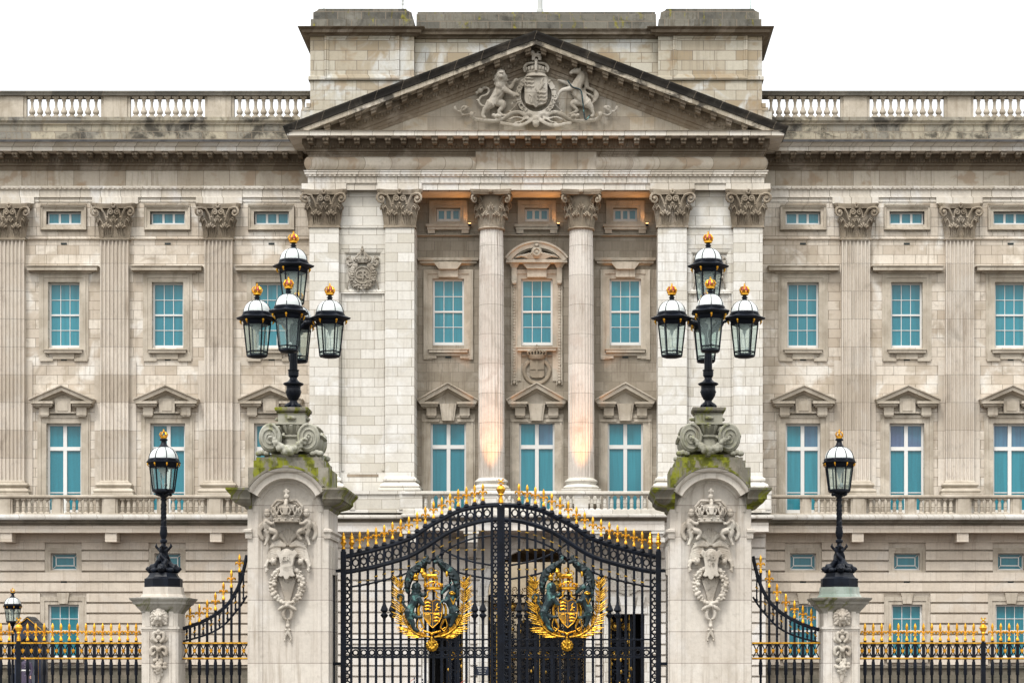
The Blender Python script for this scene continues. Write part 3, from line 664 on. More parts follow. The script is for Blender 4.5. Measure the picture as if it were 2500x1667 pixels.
    for x in ws:
        for Y0, Y1 in ((593, 597.5), (876, 880)): mb.box(x - .14, x + .14, DW - .02, DW + .02, wz(Y1, DW), wz(Y0, DW))
        z = wz(1420.5, DW); mb.box(x - .14, x + .14, DW - .03, DW + .02, z - .05, z + .05)
    mb.obj('air_vents', M['vent'], pal, smooth=None)
    # ground floor
    holes, cuts = [], []
    for x in ws:
        holes += [(x - .61, x + .61, wz(1391, DW), wz(1350, DW), .5), (x - .72, x + .72, wz(1609, DW), wz(1475, DW), .5)]
        cuts += [(x - .87, x + .87, wz(1397, DW), wz(1337, DW)), (x - 1.09, x + 1.09, wz(1618, DW), wz(1448, DW))]
    mb = MB(); mb.grid(xa, xb, 0, wz(1290, DW), DW, holes); courses(mb, xa, xb, DW, wz(1624, DW), wz(1322, DW) + .02, cuts); mb.box(xa, xb, DW - .13, DW, wz(1325, DW), wz(1321, DW))
    mb.obj('ground_floor_wall', M['rustic'], pal, smooth=None)
    mb = MB(); mb.sweep([(xa, DW), (xb, DW)], [(0, wz(1624, DW)), (.2, wz(1626, DW)), (.2, wz(1630, DW)), (.1, wz(1631, DW)), (.1, wz(1654, DW)), (.25, wz(1655, DW)), (.25, 0)]); mb.obj('plinth', M['ledged'], pal, smooth=None)
    for k, x in enumerate(ws):
        window(pal, DW, x, .61, 1350, 1391, 1, 1, special='margin', dep=.3, frame=.04, teal='teal2', surround=sur_low(x, DW))
        window(pal, DW, x, .72, 1475, 1607, 3, 4, mid=1, dep=.2, teal='teal2', surround=sur_ground(x, DW))
    # balcony
    y = DW
    pr = [(0, wz(1255, DBAL)), (1.42, wz(1255, DW - 1.42)), (1.47, wz(1259, DW - 1.45)), (1.5, wz(1263, DW - 1.5)), (1.45, wz(1268, DW - 1.45)), (1.34, wz(1269, DW - 1.34))]
    mb = MB(); mb.sweep([(xa, y), (xb, y)], pr + [(0, pr[-1][1])]); bl = mb.obj('balcony_ledge', M['ledge'], pal, smooth=50)
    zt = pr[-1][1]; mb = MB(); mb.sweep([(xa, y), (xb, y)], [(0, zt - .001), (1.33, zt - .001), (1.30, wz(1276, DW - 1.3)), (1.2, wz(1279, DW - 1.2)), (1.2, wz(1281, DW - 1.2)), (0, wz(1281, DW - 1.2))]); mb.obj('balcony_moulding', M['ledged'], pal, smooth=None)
    zf, zg = wz(1281, DW - 1.2) - .002, wz(1299.5, DW - 1.12)
    mb = MB(); mb.sweep([(xa, y), (xb, y)], [(0, zf), (1.12, zf), (1.12, zg), (.25, None), (.2, wz(1322, DW - .2)), (0, None)])
    for p in ps: mb.box(p - .27, p + .27, DW - 1.05, DW, wz(1322, DW - 1.05), zg + .01)
    mb.obj('balcony_fascia', M['rustic'], pal, smooth=None)
    mb = MB(); yb = DBAL; zc = wz(1216.5, DBAL)
    mb.sweep([(xa, yb), (xb, yb)], [(-.16, zc), (.14, zc), (.2, zc + .05), (.2, zc + .13), (.16, zc + .155), (-.2, zc + .155), (-.2, zc + .05), (-.16, zc)])
    mb.box(xa, xb, yb - .16, yb + .16, wz(1256.5, DBAL) , zb0)
    marks = sorted([(p, .27) for p in ps] + [(x, .17) for x in ws])
    for p, h in marks:
        mb.box(p - h, p + h, yb - .14, yb + .14, zb0, zb1)
        for q in (-1, 1): mb.box(p + q * (h + .04) - .05, p + q * (h + .04) + .05, yb - .08, yb + .08, zb0, zb1)
    bb = mb.obj('balcony_balustrade', M['trim'], pal, smooth=None)
    half = BAY / 2; stuff = MB(); cnt = 0
    for i, (p, h) in enumerate(marks[:-1]):
        q, h2 = marks[i + 1]; a, b_ = p + h + .04, q - h2 - .04; n = 6
        for k in range(n):
            x = a + (b_ - a) * (k + 1) / (n + 1)
            if -27.6 < x < 21.2 and cnt < 48: link(me_slim, 'baluster', bb, (x, yb, zb0)); cnt += 1
            else: stuff.box(x - .07, x + .07, yb - .07, yb + .07, zb0, zb1)
    if stuff.v: stuff.obj('end_balusters', M['trim'], bb)['kind'] = 'stuff'
    return bb
wing(-1); wing(1)
mb = MB()   # roof over the long wings
mb.box(X0 - EX, X0 + EX, DW + .3, DW + 15, wz(310, DW), wz(310, DW) + .25); mb.obj('roof', M['lead'], pal, smooth=None)
# ---------------------------------------------------------------- central block
xl, xr = X0 - HC, X0 + HC
PW = 1.33                                    # pier face width
PIN = 939 ; 
pierx = [(xl, xl + PW), (X0 - 6.88, X0 - 5.56)]; piers = pierx + [(2 * X0 - b, 2 * X0 - a) for a, b in pierx[::-1]]
zP0, zcapb, zcapt = wz(1170, DC), wz(552, DC), wz(465, DC)
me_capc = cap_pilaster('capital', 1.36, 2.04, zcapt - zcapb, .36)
me_col = cap_column('column_capital', .545, 1.86, zcapt - zcapb)
DPAN = DC + .36
for i, (a, b) in enumerate(piers):
    mb = MB(); mb.box(a, b, DC, DR + .2 if i in (1, 2) else DR + 1.5, wz(1200, DC), zcapb)
    o = mb.obj('pier', M['pier'], pal, smooth=None)
    add_cap(me_capc, (a + b) / 2, DPAN, zcapb, o)
    mb = MB(); pth = [(a, DR), (a, DC), (b, DC), (b, DR)]
    mb.sweep(pth, profz(DC, [(0, 1163), (.04, 1165), (.12, 1167), (.12, 1172), (.06, 1175), (.06, 1178), (.2, 1181), (.26, 1186), (.2, 1190), (.3, 1191), (.3, 1197), (0, 1197)]), cap=False)
    mb.obj('base', M['pier'], o)
# side caps of the inner piers (they look into the recess)
# panels between the paired piers
for s in (-1, 1):
    a, b = sorted((X0 + s * (HC - PW), X0 + s * 6.88)); cx_ = (a + b) / 2
    mb = MB(); cw = 1.0
    mb.grid(a, b, wz(1200, DPAN), wz(463, DPAN), DPAN, [(cx_ - cw, cx_ + cw, wz(1153, DPAN), wz(607, DPAN), .1)])
    mb.box(cx_ - cw, cx_ + cw, DPAN + .1, DPAN + .3, wz(1153, DPAN), wz(607, DPAN)); mb.box(a, b, DPAN - .06, DPAN, wz(557, DPAN), wz(552, DPAN))
    frame_face(mb, cx_ - .78, cx_ + .78, wz(705, DPAN), wz(620, DPAN), DPAN + .1, [(0, 0), (0, .04), (.08, .1), (.2, .12), (.22, .12), (.22, 0)])
    frame_face(mb, cx_ - .85, cx_ + .85, wz(1148, DPAN), wz(712, DPAN), DPAN + .1, [(0, 0), (.03, .05), (.12, .05), (.15, 0)], bottom=False)
    mb.obj('wall_panel', M['pier'], pal, smooth=None)
    mb = MB(); mb.box(cx_ - .72, cx_ + .72, DPAN - .012, DPAN + .02, wz(1164, DPAN), wz(1157, DPAN)); mb.obj('panel_slot', M['trimd'], pal, smooth=None)
    # crowned cypher relief
    mb = MB(); yc = DPAN + .02; u = .0187 / 11.2     # crop pixels to metres
    def cz(v): return wz(590 + v / 11.2, DPAN)
    def cxx(q): return cx_ + (q - 592) / 11.2 * DPAN / F
    K = DPAN / F / 11.2
    mb.lathe(cxx(590), yc, [(K * 190, cz(590)), (K * 215, cz(560)), (K * 210, cz(540))], 14, sy=.5)
    for q in (-1, 1):
        for t, (h, ww) in enumerate(((330, 60), (360, 140), (430, 215))):
            mb.tube([(cxx(590 + q * ww), yc - .16 + .04 * t, cz(545)), (cxx(590 + q * ww * 1.12), yc - .17, cz(470)), (cxx(590 + q * ww * .8), yc - .17, cz(h)), (cxx(590 + q * 10), yc - .17, cz(290))], .045, 5)
            mb.blob(cxx(590 + q * (55 + 80 * t)), yc - .2, cz(480 + 8 * t), .07, .05, .07, 6, 4)
        mb.tube(*cat([(cxx(590 + q * 250), yc, cz(600)), (cxx(590 + q * 380), yc - .1, cz(660)), (cxx(590 + q * 400), yc - .1, cz(560)), (cxx(590 + q * 310), yc - .08, cz(540)), (cxx(590 + q * 380), yc - .1, cz(450)), (cxx(590 + q * 430), yc, cz(490)), (cxx(590 + q * 330), yc - .1, cz(400))], [.06, .07, .07, .07, .07, .06, .04]), 6)
        for t in range(7):
            a_ = radians(90 + q * (38 + t * 19)); r_ = K * (300 + 8 * (t % 2)); mb.blob(cxx(590) + r_ * cos(a_) , yc - .06, cz(930) + r_ * 1.12 * sin(a_), .12, .1, .15, 7, 5)
            mb.tube([(cxx(590) + r_ * cos(a_), yc - .1, cz(930) + r_ * 1.1 * sin(a_)), (cxx(590) + (r_ + .17) * cos(a_ + .2 * q), yc - .1, cz(930) + (r_ + .2) * 1.1 * sin(a_ + .2 * q))], [.07, .02], 5)
        mb.tube([(cxx(590 + q * 390), yc, cz(800)), (cxx(590 + q * 330), yc - .12, cz(980)), (cxx(590 + q * 400), yc - .08, cz(1120)), (cxx(590 + q * 430), yc, cz(1300))], [.03, .045, .04, .03], 6)
    for t in range(110):
        a_ = radians(random.uniform(150, 390)); r_ = K * random.uniform(262, 352); mb.blob(cxx(590) + r_ * cos(a_), yc - .1 - .08 * random.random(), cz(930) + r_ * 1.06 * sin(a_), .065, .06, .05, 6, 4)
    mb.blob(cxx(590), yc - .18, cz(250), .09, .08, .09); mb.blob(cxx(590), yc - .18, cz(180), .05, .05, .09)
    mb.ring(cxx(590), yc - .07, cz(920), K * 225, .045, 26, 6)
    mb.lathe(0, 0, [(0, 0)], 3) if False else None
    cyl = arc(cxx(590), cz(920), K * 222, 0, 2 * pi, 24)[:-1]; mb.prism(cyl, yc - .06, yc + .1)
    rl = mb.obj('crowned_cypher', M['arms'], pal)
    text('G', .52, .03, M['arms'], 'letter', rl, (cxx(505), yc - .08, cz(920)), .01); text('R', .52, .03, M['arms'], 'letter', rl, (cxx(660), yc - .09, cz(920)), .01); text('I', .26, .03, M['arms'], 'letter', rl, (cxx(596), yc - .1, cz(1010)), .01)

# recess: back wall, side walls, ceiling
ra, rb = X0 - 5.56, X0 + 5.56; wx3 = [X0 - (1310 - 1094) * DR / F, X0, X0 + (1526 - 1310) * DR / F]
holes = []
for x in wx3: holes += [(x - .56, x + .56, wz(541, DR), wz(508, DR), .4), (x - .73, x + .73, wz(842.5, DR), wz(681, DR), .4), (x - .84, x + .84, wz(1252, DR), wz(1029, DR), .4)]
mb = MB(); mb.grid(ra - .2, rb + .2, wz(1270, DR), wz(470, DR), DR, holes)
mb.sweep([(ra, DR), (rb, DR)], profz(DR, [(0, 571), (.14, 572), (.16, 575), (.05, 578), (0, 580)]))
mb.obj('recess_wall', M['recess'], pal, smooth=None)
mb = MB(); zs = wz(464, DC); mb.box(ra - .1, rb + .1, DC + .45, DR + .1, zs + .02, zs + .4)
for x in (X0 - 2.06, X0 + 2.06): mb.box(x - .5, x + .5, DC + .4, DR, zs - .04, zs + .03)
mb.obj('soffit', M['archi'], pal, smooth=None)
def sur_rm(cx, D):
    def f(b):
        frame_face(b, cx - .56, cx + .56, wz(541, D), wz(508, D), D, [(0, -.1), (0, .03), (.14, .03), (.14, .07), (.33, .07), (.33, 0)])
        b.box(cx - 1.03, cx + 1.03, D - .22, D, wz(553, D - .2), wz(547, D - .2)); b.box(cx - .98, cx + .98, D - .17, D, wz(560, D - .2), wz(553, D - .2))
        for s in (-1, 1): xa, xb = sorted((cx + s * .95, cx + s * .62)); b.box(xa, xb, D - .14, D, wz(571, D), wz(560, D))
    return f
def sur_rs(cx, D, mid):
    def f(b):
        x0, x1 = cx - .73, cx + .73
        frame_face(b, x0, x1, wz(878, D) if not mid else wz(930, D), wz(681, D), D, [(0, 0), (0, .05), (.22, .05), (.22, .09), (.42, .09), (.42, 0)], bottom=False)
        b.box(cx - .45, cx + .45, D - .2, D, wz(678, D), wz(640, D))
        z = wz(640, D - .4)
        if not mid:
            b.sweep([(cx - 1.2, D), (cx - 1.2, D - .04), (cx + 1.2, D - .04), (cx + 1.2, D)], [(-.3, z - .25), (-.1, z - .2), (.06, z - .02), (.12, z), (.12, z + .1), (.2, z + .12), (.22, z + .24), (-.1, z + .28)], cap=False)
            b.prism([(cx - .5, z - .02), (cx + .5, z - .02), (cx + .62, z + .02), (cx + .42, z - .3), (cx - .42, z - .3), (cx - .62, z + .02)][:0] or [(cx - .42, z - .3), (cx + .42, z - .3), (cx + .66, z), (cx - .66, z)], D - .34, D)
        else:
            ax = wz(588, D - .5); e = wz(628, D - .5); h = ax - e; R = (1.47 ** 2 + h * h) / (2 * h); hf = math.asin(1.47 / R)
            b.sweep(arc(cx, ax - R, R, pi / 2 + hf, pi / 2 - hf, 18), [(0, D), (0, D - .55), (.08, D - .55), (.11, D - .48), (.3, D - .46), (.32, D - .34), (.36, D - .33), (.36, D)], plane='face')
            b.box(cx - 1.42, cx + 1.42, D - .45, D, z - .02, z + .12); b.prism([(cx - .45, z - .28), (cx + .45, z - .28), (cx + .66, z - .02), (cx - .66, z - .02)], D - .32, D)
            for s in (-1, 1):
                xs_ = cx + s * 1.05
                b.taper(xs_ - .14, xs_ + .14, D - .22, D, z - .2, z - .02, .1); b.box(xs_ - .12, xs_ + .12, D - .2, D, wz(690, D), z - .2); b.blob(xs_, D - .2, wz(692, D), .13, .1, .1)
                zz = wz(700, D)
                while zz > wz(935, D): b.blob(xs_, D - .07, zz, .085, .08, .09, 6, 4); zz -= .135
                for q in (-.12, .12): b.box(xs_ + q - .02, xs_ + q + .02, D - .1, D, wz(940, D), wz(694, D))
            for q in range(-6, 7):
                if abs(q) > 1: b.tube(*cat([(cx + q * .05, D - .4, z + .14), (cx + q * .11, D - .48, z + .46 - abs(q) * .03), (cx + q * .15, D - .44, z + .36 - abs(q) * .02), (cx + q * .165, D - .4, z + .2)], [.05, .055, .045, .02]), 5)
            b.blob(cx, D - .44, z + .44, .26, .14, .3, 10, 6); b.ring(cx, D - .58, z + .44, .16, .035, 14, 5); b.blob(cx, D - .56, z + .44, .08, .06, .08, 8, 5); b.blob(cx, D - .5, z + .76, .12, .1, .09)
        zs_ = wz(860 if not mid else 856, D - .2); b.box(cx - .9, cx + .9, D - .22, D, zs_, zs_ + .13); b.box(cx - .94, cx + .94, D - .26, D, zs_ + .13, zs_ + .17)
        if not mid:
            for s in (-1, 1): xa, xb = sorted((cx + s * 1.15, cx + s * .55)); b.box(xa, xb, D - .1, D, wz(875, D), wz(868, D))
            b.box(cx - .55, cx + .55, D - .1, D, wz(869, D), wz(862, D)); b.box(cx - 1.02, cx + 1.02, D - .08, D, wz(868, D), wz(862, D))
    return f
for i, x in enumerate(wx3):
    window(pal, DR, x, .56, 508, 541, 3, 1, dep=.3, frame=.09, barw=.11, surround=sur_rm(x, DR))
    window(pal, DR, x, .73, 681, 842.5, 3, 4, mid=1, dep=.22, surround=sur_rs(x, DR, i == 1))
    window(pal, DR, x, .84, 1029, 1252, 2, 2, mid=1090, special='cross', dep=.24, frame=.1, surround=sur_noble(x, DR, cen=True), mats=[0, 1 if i == 1 else 0, 0, 0])
mb = MB()
for x in (wx3[0], wx3[2]): mb.box(x - .14, x + .14, DR - .04, DR + .02, wz(874, DR), wz(870, DR))
mb.obj('air_vents', M['vent'], pal, smooth=None)
# crown and shield under the middle window
mb = MB(); D = DR; K = D / F / 3.918
def q2(u, v): return X0 + (u - 423) * K, wz(560 + v / 3.918, D)
for a0_, a1_ in ((radians(-235), radians(55)),): mb.tube([(X0 + .59 * cos(a0_ + (a1_ - a0_) * t / 20), D - .04, q2(423, 1355)[1] + .56 * sin(a0_ + (a1_ - a0_) * t / 20)) for t in range(21)], .1, 6, flat=.6)
x0_, zt_ = q2(357, 1245); x1_, zb_ = q2(493, 1420); mb.prism([(x0_, zt_), (x1_, zt_), (x1_, zb_ + .1), (x1_ - .1, zb_), (X0 + .06, zb_), (X0, zb_ - .06), (X0 - .06, zb_), (x0_ + .1, zb_), (x0_, zb_ + .1)][::-1], D - .13, D)
mb.box(X0 - .05, X0 + .05, D - .17, D, zb_, zt_); zc_ = (zt_ + zb_) / 2; mb.box(x0_, x1_, D - .166, D, zc_ - .05, zc_ + .05)
mb.lathe(X0, D - .05, [(.34, q2(0, 1245)[1]), (.40, q2(0, 1225)[1]), (.42, q2(0, 1205)[1]), (.36, q2(0, 1203)[1])], 14, sy=.6)
for t in range(-3, 4): mb.tube([(X0 + t * .13, D - .2, q2(0, 1205)[1]), (X0 + t * .145, D - .23, q2(0, 1180)[1]), (X0 + t * .08, D - .2, q2(0, 1160)[1]), (X0, D - .2, q2(0, 1158)[1])], .04, 5)
mb.blob(X0, D - .2, q2(0, 1140)[1], .07); mb.blob(X0, D - .2, q2(0, 1120)[1], .04, .04, .08)
for s in (-1, 1): mb.box(*sorted((X0 + s * .5, X0 + s * .7)), D - .07, D, q2(0, 1212)[1], q2(0, 1200)[1])
mb.obj('crowned_shield', M['trimd'], pal)

# free-standing columns
DCOL = DC + .62
for x in (X0 - 2.06, X0 + 2.06):
    n = 24; pts = []
    for i in range(n):
        for t in range(5):
            a = 2 * pi * (i + .12 + .76 * t / 4) / n; r = 1 - (.075 * sin(pi * t / 4)); pts.append((x + r * cos(a), DCOL + r * sin(a)))
    zs_ = [wz(1166, DCOL - .6), wz(1166, DCOL - .6) + 1.5, wz(850, DCOL), wz(650, DCOL), wz(558, DCOL)]
    mb = MB(); mb.column(pts, zs_, [.60, .60, .585, .56, .53], c=(x, DCOL)); o = mb.obj('column', M['column'], pal, smooth=50)
    link(me_col, 'capital', o, (x, DCOL, zcapb))
    mb = MB(); zb = zs_[0]; mb.lathe(x, DCOL, [(.6, zb + .02), (.66, zb - .03), (.74, zb - .08), (.76, zb - .16), (.70, zb - .22), (.68, zb - .28), (.78, zb - .34), (.84, zb - .42), (.78, zb - .5), (.9, zb - .52), (.9, zb - .56)], 28)
    mb.box(x - .9, x + .9, DCOL - .9, DCOL + .9, zb - 1.2, zb - .53); mb.obj('base', M['pier'], o)

# entablature of the centre
P3 = [(xl, DR + 1.5), (xl, DC), (xr, DC), (xr, DR + 1.5)]
mb = MB(); mb.sweep(P3, profz(DC, [(-.5, 464), (.0, 464), (.0, 449), (.05, 448.5), (.05, 447), (.07, 446.5), (.07, 432), (.12, 431), (.14, 427), (.2, 425), (.2, 419), (.24, 418), (.24, 416), (-.3, 416)]), cap=False)
x = xl
while x < xr: mb.box(x, x + .1, DC - .215, DC - .1, wz(430, DC - .2), wz(427.5, DC - .2)); x += .225
for a, b in piers: mb.box(a - .35, b + .35, DC - .09, DC, wz(464.3, DC), wz(449, DC))
mb.obj('architrave', M['archi'], pal, smooth=None)
mb = MB(); mb.sweep([(xl, DR + 1.5), (xl, DC), (X0 - 2.75, DC)], profz(DC, [(0, 416)]) + [(p, wz(Y, DC)) for p, Y in ((.1, 415), (.19, 409), (.22, 401), (.19, 392), (.1, 385))] + [(0, wz(383, DC))], cap=True)
mb.sweep([(X0 + 2.75, DC), (xr, DC), (xr, DR + 1.5)], [(0, wz(416, DC))] + [(p, wz(Y, DC)) for p, Y in ((.1, 415), (.19, 409), (.22, 401), (.19, 392), (.1, 385))] + [(0, wz(383, DC))], cap=True)
mb.grid(xl, xr, wz(418, DC), wz(380, DC), DC); mb.box(X0 - 2.75, X0 + 2.75, DC - .125, DC, wz(415.5, DC), wz(371.5, DC))
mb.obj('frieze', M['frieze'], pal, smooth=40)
zso = wz(331, DC - .9); ztopc = wz(319, DC - .9)
CC = profz(DC, [(-.3, 383), (.04, 383), (.05, 377), (.1, 376), (.1, 371), (.16, 370), (.16, 362), (.2, 361.5), (.3, 352)]) + [(.3, zso + .004), (-.3, zso + .004)]
mb = MB(); mb.sweep(P3, [(.28, zso), (.9, zso), (.9, ztopc - .03), (.95, ztopc - .02), (.97, ztopc), (-.3, ztopc + .05)], cap=False); mb.obj('corona', M['archi'], pal, smooth=None)
mb = MB(); mb.sweep(P3, CC, cap=False); n = 26
xs = [xl + .12 + (2 * HC - .24) * i / (n + 3) for i in range(n + 4)]
modillions(mb, xs, DC - .3, zso, h=.3, w_=.28, p=.5); eggs(mb, xl - .1, xr + .1, DC - .26, (wz(353, DC - .3) + wz(361, DC - .3)) / 2, .19)
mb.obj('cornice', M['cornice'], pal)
# pediment
mb = MB(); sl = .378; DT = DC - .0
zA = wz(74.5, DC - 1.07); hwp = 11.42; zE = zA - sl * hwp
ztl = ztopc + .02
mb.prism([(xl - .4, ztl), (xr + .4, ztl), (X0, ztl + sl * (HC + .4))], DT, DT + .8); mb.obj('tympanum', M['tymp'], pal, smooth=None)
RP = [(X0 - hwp, zE), (X0, zA), (X0 + hwp, zE)]
clip = ((0, 0, ztl - .01), (0, 0, 1))
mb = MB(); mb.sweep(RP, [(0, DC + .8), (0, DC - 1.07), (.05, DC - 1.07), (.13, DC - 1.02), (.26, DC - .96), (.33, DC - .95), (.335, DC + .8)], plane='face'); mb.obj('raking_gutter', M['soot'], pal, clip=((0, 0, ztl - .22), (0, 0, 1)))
mb = MB(); mb.sweep(RP, [(.34, DC + .5), (.34, DC - .90), (.54, DC - .90), (.54, DC - .28)], plane='face'); mb.obj('raking_corona', M['coronad'], pal, clip=clip)
mb = MB(); mb.sweep(RP, [(.544, DC + .3), (.544, DC - .30), (.76, DC - .30), (.78, DC - .26), (.98, DC - .16), (1.0, DC - .16), (1.14, DC - .15), (1.16, DC - .09), (1.30, DC - .08), (1.34, DC - .04), (1.46, DC - .03), (1.48, DC + .3)], plane='face')
ca = cos(math.atan(sl))
for s in (-1, 1):
    for i in range(15):
        d = .35 + i * .70
        zt = zA - sl * d - .54 / ca; x = X0 + s * d
        if zt - .3 < ztl: continue
        for w_, z0, z1, pr in ((.14, .0, .15, .5), (.11, .15, .27, .42)):
            mb.prism([(x - w_, zt - z1 + s * sl * w_ ), (x + w_, zt - z1 - s * sl * w_), (x + w_, zt - z0 - s * sl * w_ + .02), (x - w_, zt - z0 + s * sl * w_ + .02)], DC - .3 - pr, DC - .25)
    for i in range(38):
        d = .2 + i * .262; z = zA - sl * d - .87 / ca
        if z < ztl + .05: continue
        mb.blob(X0 + s * d, DC - .24, z, .066, .055, .09, 6, 4); mb.box(X0 + s * d + .11, X0 + s * d + .145, DC - .26, DC - .15, z - .09, z + .08)
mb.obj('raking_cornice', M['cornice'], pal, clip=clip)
# attic behind
DA = DC + .1
def attic_block(s):
    xo_, xi_ = X0 + s * 10.32, X0 + s * 5.58; a, b = min(xo_, xi_), max(xo_, xi_); D = DA; back = D + 5
    pth = [(a, back), (a, D), (b, D), (b, D + 1)] if s < 0 else [(a, D + 1), (a, D), (b, D), (b, back)]
    mb = MB(); mb.box(a, b, D, back, wz(300, D), wz(84, D))
    cx_ = (a + b) / 2; frame_face(mb, cx_ - 1.50, cx_ + 1.50, wz(183, D), wz(95, D), D, [(0, 0), (.03, .05), (.1, .06), (.13, .1), (.2, .1), (.22, 0)])
    mb.sweep(pth, profz(D, [(0, 196), (.08, 195.5), (.08, 187), (0, 186)]), cap=False)
    xo2 = X0 + s * 10.3
    for k, (Ya, Yb, q) in enumerate(((252, 262, .2), (262, 271, .32), (271, 296, .48))): mb.box(*sorted((xo2, xo2 + s * q)), D + .02 * k, D + 1.5, wz(Yb, D), wz(Ya, D) - .002)
    mb.obj('attic_block', M['attic'], pal, smooth=None)
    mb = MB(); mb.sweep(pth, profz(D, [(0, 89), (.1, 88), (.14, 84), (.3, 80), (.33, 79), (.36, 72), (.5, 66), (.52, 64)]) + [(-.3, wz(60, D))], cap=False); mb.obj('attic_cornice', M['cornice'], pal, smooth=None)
    mb = MB(); z0, z1, z2, z3 = wz(65, D), wz(47, D), wz(29, D), wz(20, D)
    mb.box(a + .02, b - .02, D + .02, back - .02, z0, z1); mb.box(a + .12, b - .12, D + .12, back - .1, z1, z2)
    mb.prism([(a + .12, z2), (a + .3, z2 + .08), (a + .38, z3), (b - .38, z3), (b - .3, z2 + .08), (b - .12, z2)][::-1], D + .12, back - .1); mb.obj('blocking_course', M['mossroof'], pal, smooth=None)
attic_block(-1); attic_block(1)
mb = MB(); D = DA + .35; mb.box(X0 - 5.58, X0 + 5.58, D, D + 4.4, wz(300, D), wz(92, D)); mb.obj('attic_wall', M['attic'], pal, smooth=None)
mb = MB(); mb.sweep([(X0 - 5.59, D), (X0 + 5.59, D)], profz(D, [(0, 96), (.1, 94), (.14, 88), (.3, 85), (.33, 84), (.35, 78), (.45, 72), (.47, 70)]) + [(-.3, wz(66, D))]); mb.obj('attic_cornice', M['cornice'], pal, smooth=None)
mb = MB(); mb.box(X0 - 5.5, X0 + 5.5, D + .05, D + 4.2, wz(71, D), wz(50, D)); mb.box(X0 - 5.5, X0 + 5.5, D + .12, D + 4.1, wz(50, D), wz(33, D)); mb.box(X0 - 5.46, X0 + 5.46, D + .2, D + 4.0, wz(33, D), wz(26.5, D)); mb.obj('blocking_course', M['mossroof'], pal, smooth=None)
mb = MB(); mb.box(xl + .02, xr - .02, DR + .6, DR + 18, wz(460, DC), wz(305, DC)); mb.box(xl + .02, xr - .02, DR + .6, DR + 18, wz(1270, DR), wz(460, DC) - .01); mb.obj('block_core', M['attic'], pal, smooth=None)

# balcony and ground floor of the centre
DBC = DC - 1.5; yb = DBC
z0_, z1_ = wz(1243, DBC), wz(1208, DBC); me_slim2 = slim_mesh('balcony_baluster', z1_ - z0_, M['pier'], .1)
bxl, bxr = wx(985, DBC), 2 * X0 - wx(985, DBC)
PB = [(bxl, DC), (bxl, DBC), (bxr, DBC), (bxr, DC)]
mb = MB(); mb.sweep(PB, [(-.28, z1_), (.02, z1_), (.08, z1_ + .05), (.08, z1_ + .14), (.04, z1_ + .17), (-.34, z1_ + .17), (-.34, z1_)], cap=False)
mb.sweep(PB, profz(DBC, [(-.3, 1243), (.0, 1243), (.03, 1244), (.03, 1253), (-.3, 1253)]), cap=False)
peds = [(bxl + .35, .5), (X0 - 2.06, .32), (X0 + 2.06, .32), (bxr - .35, .5)]
for x, h in peds: mb.box(x - h, x + h, DBC + .0, DBC + .27, z0_, z1_)
cb = mb.obj('balcony_balustrade', M['pier'], pal, smooth=None); cnt = 0
for (p, h), (q, h2) in zip(peds[:-1], peds[1:]):
    a, b = p + h, q - h2; n = max(2, int((b - a) / .285))
    for k in range(n): link(me_slim2, 'baluster', cb, (a + (b - a) * (k + .5) / n, DBC + .13, z0_))
for s in (-1, 1):      # side panels of the balcony front
    mb = MB()
    a, b = sorted((X0 + s * (HC + .35), X0 + s * (bxr - X0))); D = DC - .6
    mb.grid(a, b, wz(1247, D), wz(1205, D), D); mb.box(a, b, D - .08, DC, wz(1206, D), wz(1198, D))
    for x in (a + .25, (a + b) / 2, b - .15): mb.box(x - .12, x + .12, D - .05, D, wz(1247, D), wz(1206, D))
    mb.box(a, b, D - .05, DC + .5, wz(1251, D), wz(1245, D))
    mb.obj('balcony_panel', M['pier'], pal, smooth=None)
PL = [(X0 - HC - .35, DC + 2), (X0 - HC - .35, DC - .6), (bxl, DC - .6), (bxl, DBC), (bxr, DBC), (bxr, DC - .6), (X0 + HC + .35, DC - .6), (X0 + HC + .35, DC + 2)]
zl = wz(1252.5, DBC); mb = MB(); mb.sweep(PL, [(-.9, zl), (.0, zl), (.08, zl - .04), (.12, zl - .1), (.1, zl - .17), (0, zl - .2)], cap=False); mb.obj('balcony_ledge', M['ledge'], pal, smooth=50)
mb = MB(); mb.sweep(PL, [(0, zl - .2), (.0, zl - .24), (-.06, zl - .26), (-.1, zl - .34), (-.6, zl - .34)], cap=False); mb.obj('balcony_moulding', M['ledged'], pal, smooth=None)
zf = zl - .34; mb = MB(); mb.sweep(PL, [(-.12, zf), (-.12, zf - .42), (-.3, zf - .44), (-2.6, zf - .44)], cap=False); mb.obj('balcony_fascia', M['rusticc'], pal, smooth=None)
for xc in (1002, 1151, 1305 + 160 * .0, 1459, 1608):
    if xc == 1305: continue
    x = wx(xc, DBC + .4); mb = MB(); zt = zf - .44
    mb.box(x - .34, x + .34, DBC + .15, DG, zt - .12, zt + .01); mb.box(x - .28, x + .28, DBC + .25, DG, zt - .5, zt - .12); mb.sweep([(DBC + .3, 0), (DBC + .3, 0)], [(0, 0)]) if False else None
    mb.column([(x - .26, DG), (x - .26, DBC + .35), (x + .26, DBC + .35), (x + .26, DG)], [zt - .5, zt - .8, zt - 1.15], [1, .86, .6], c=(x, DG)); mb.obj('console', M['pier'], pal)
ARW, ZSP = 2.24, wz(1455, DG); DRW, DRX, ZDR = .80, 4.17, wz(1498, DG)
holes = [(X0 - ARW, X0 + ARW, 0, ZSP + ARW, .6)] + [(X0 + s * DRX - DRW, X0 + s * DRX + DRW, 0, ZDR, .5) for s in (-1, 1)]
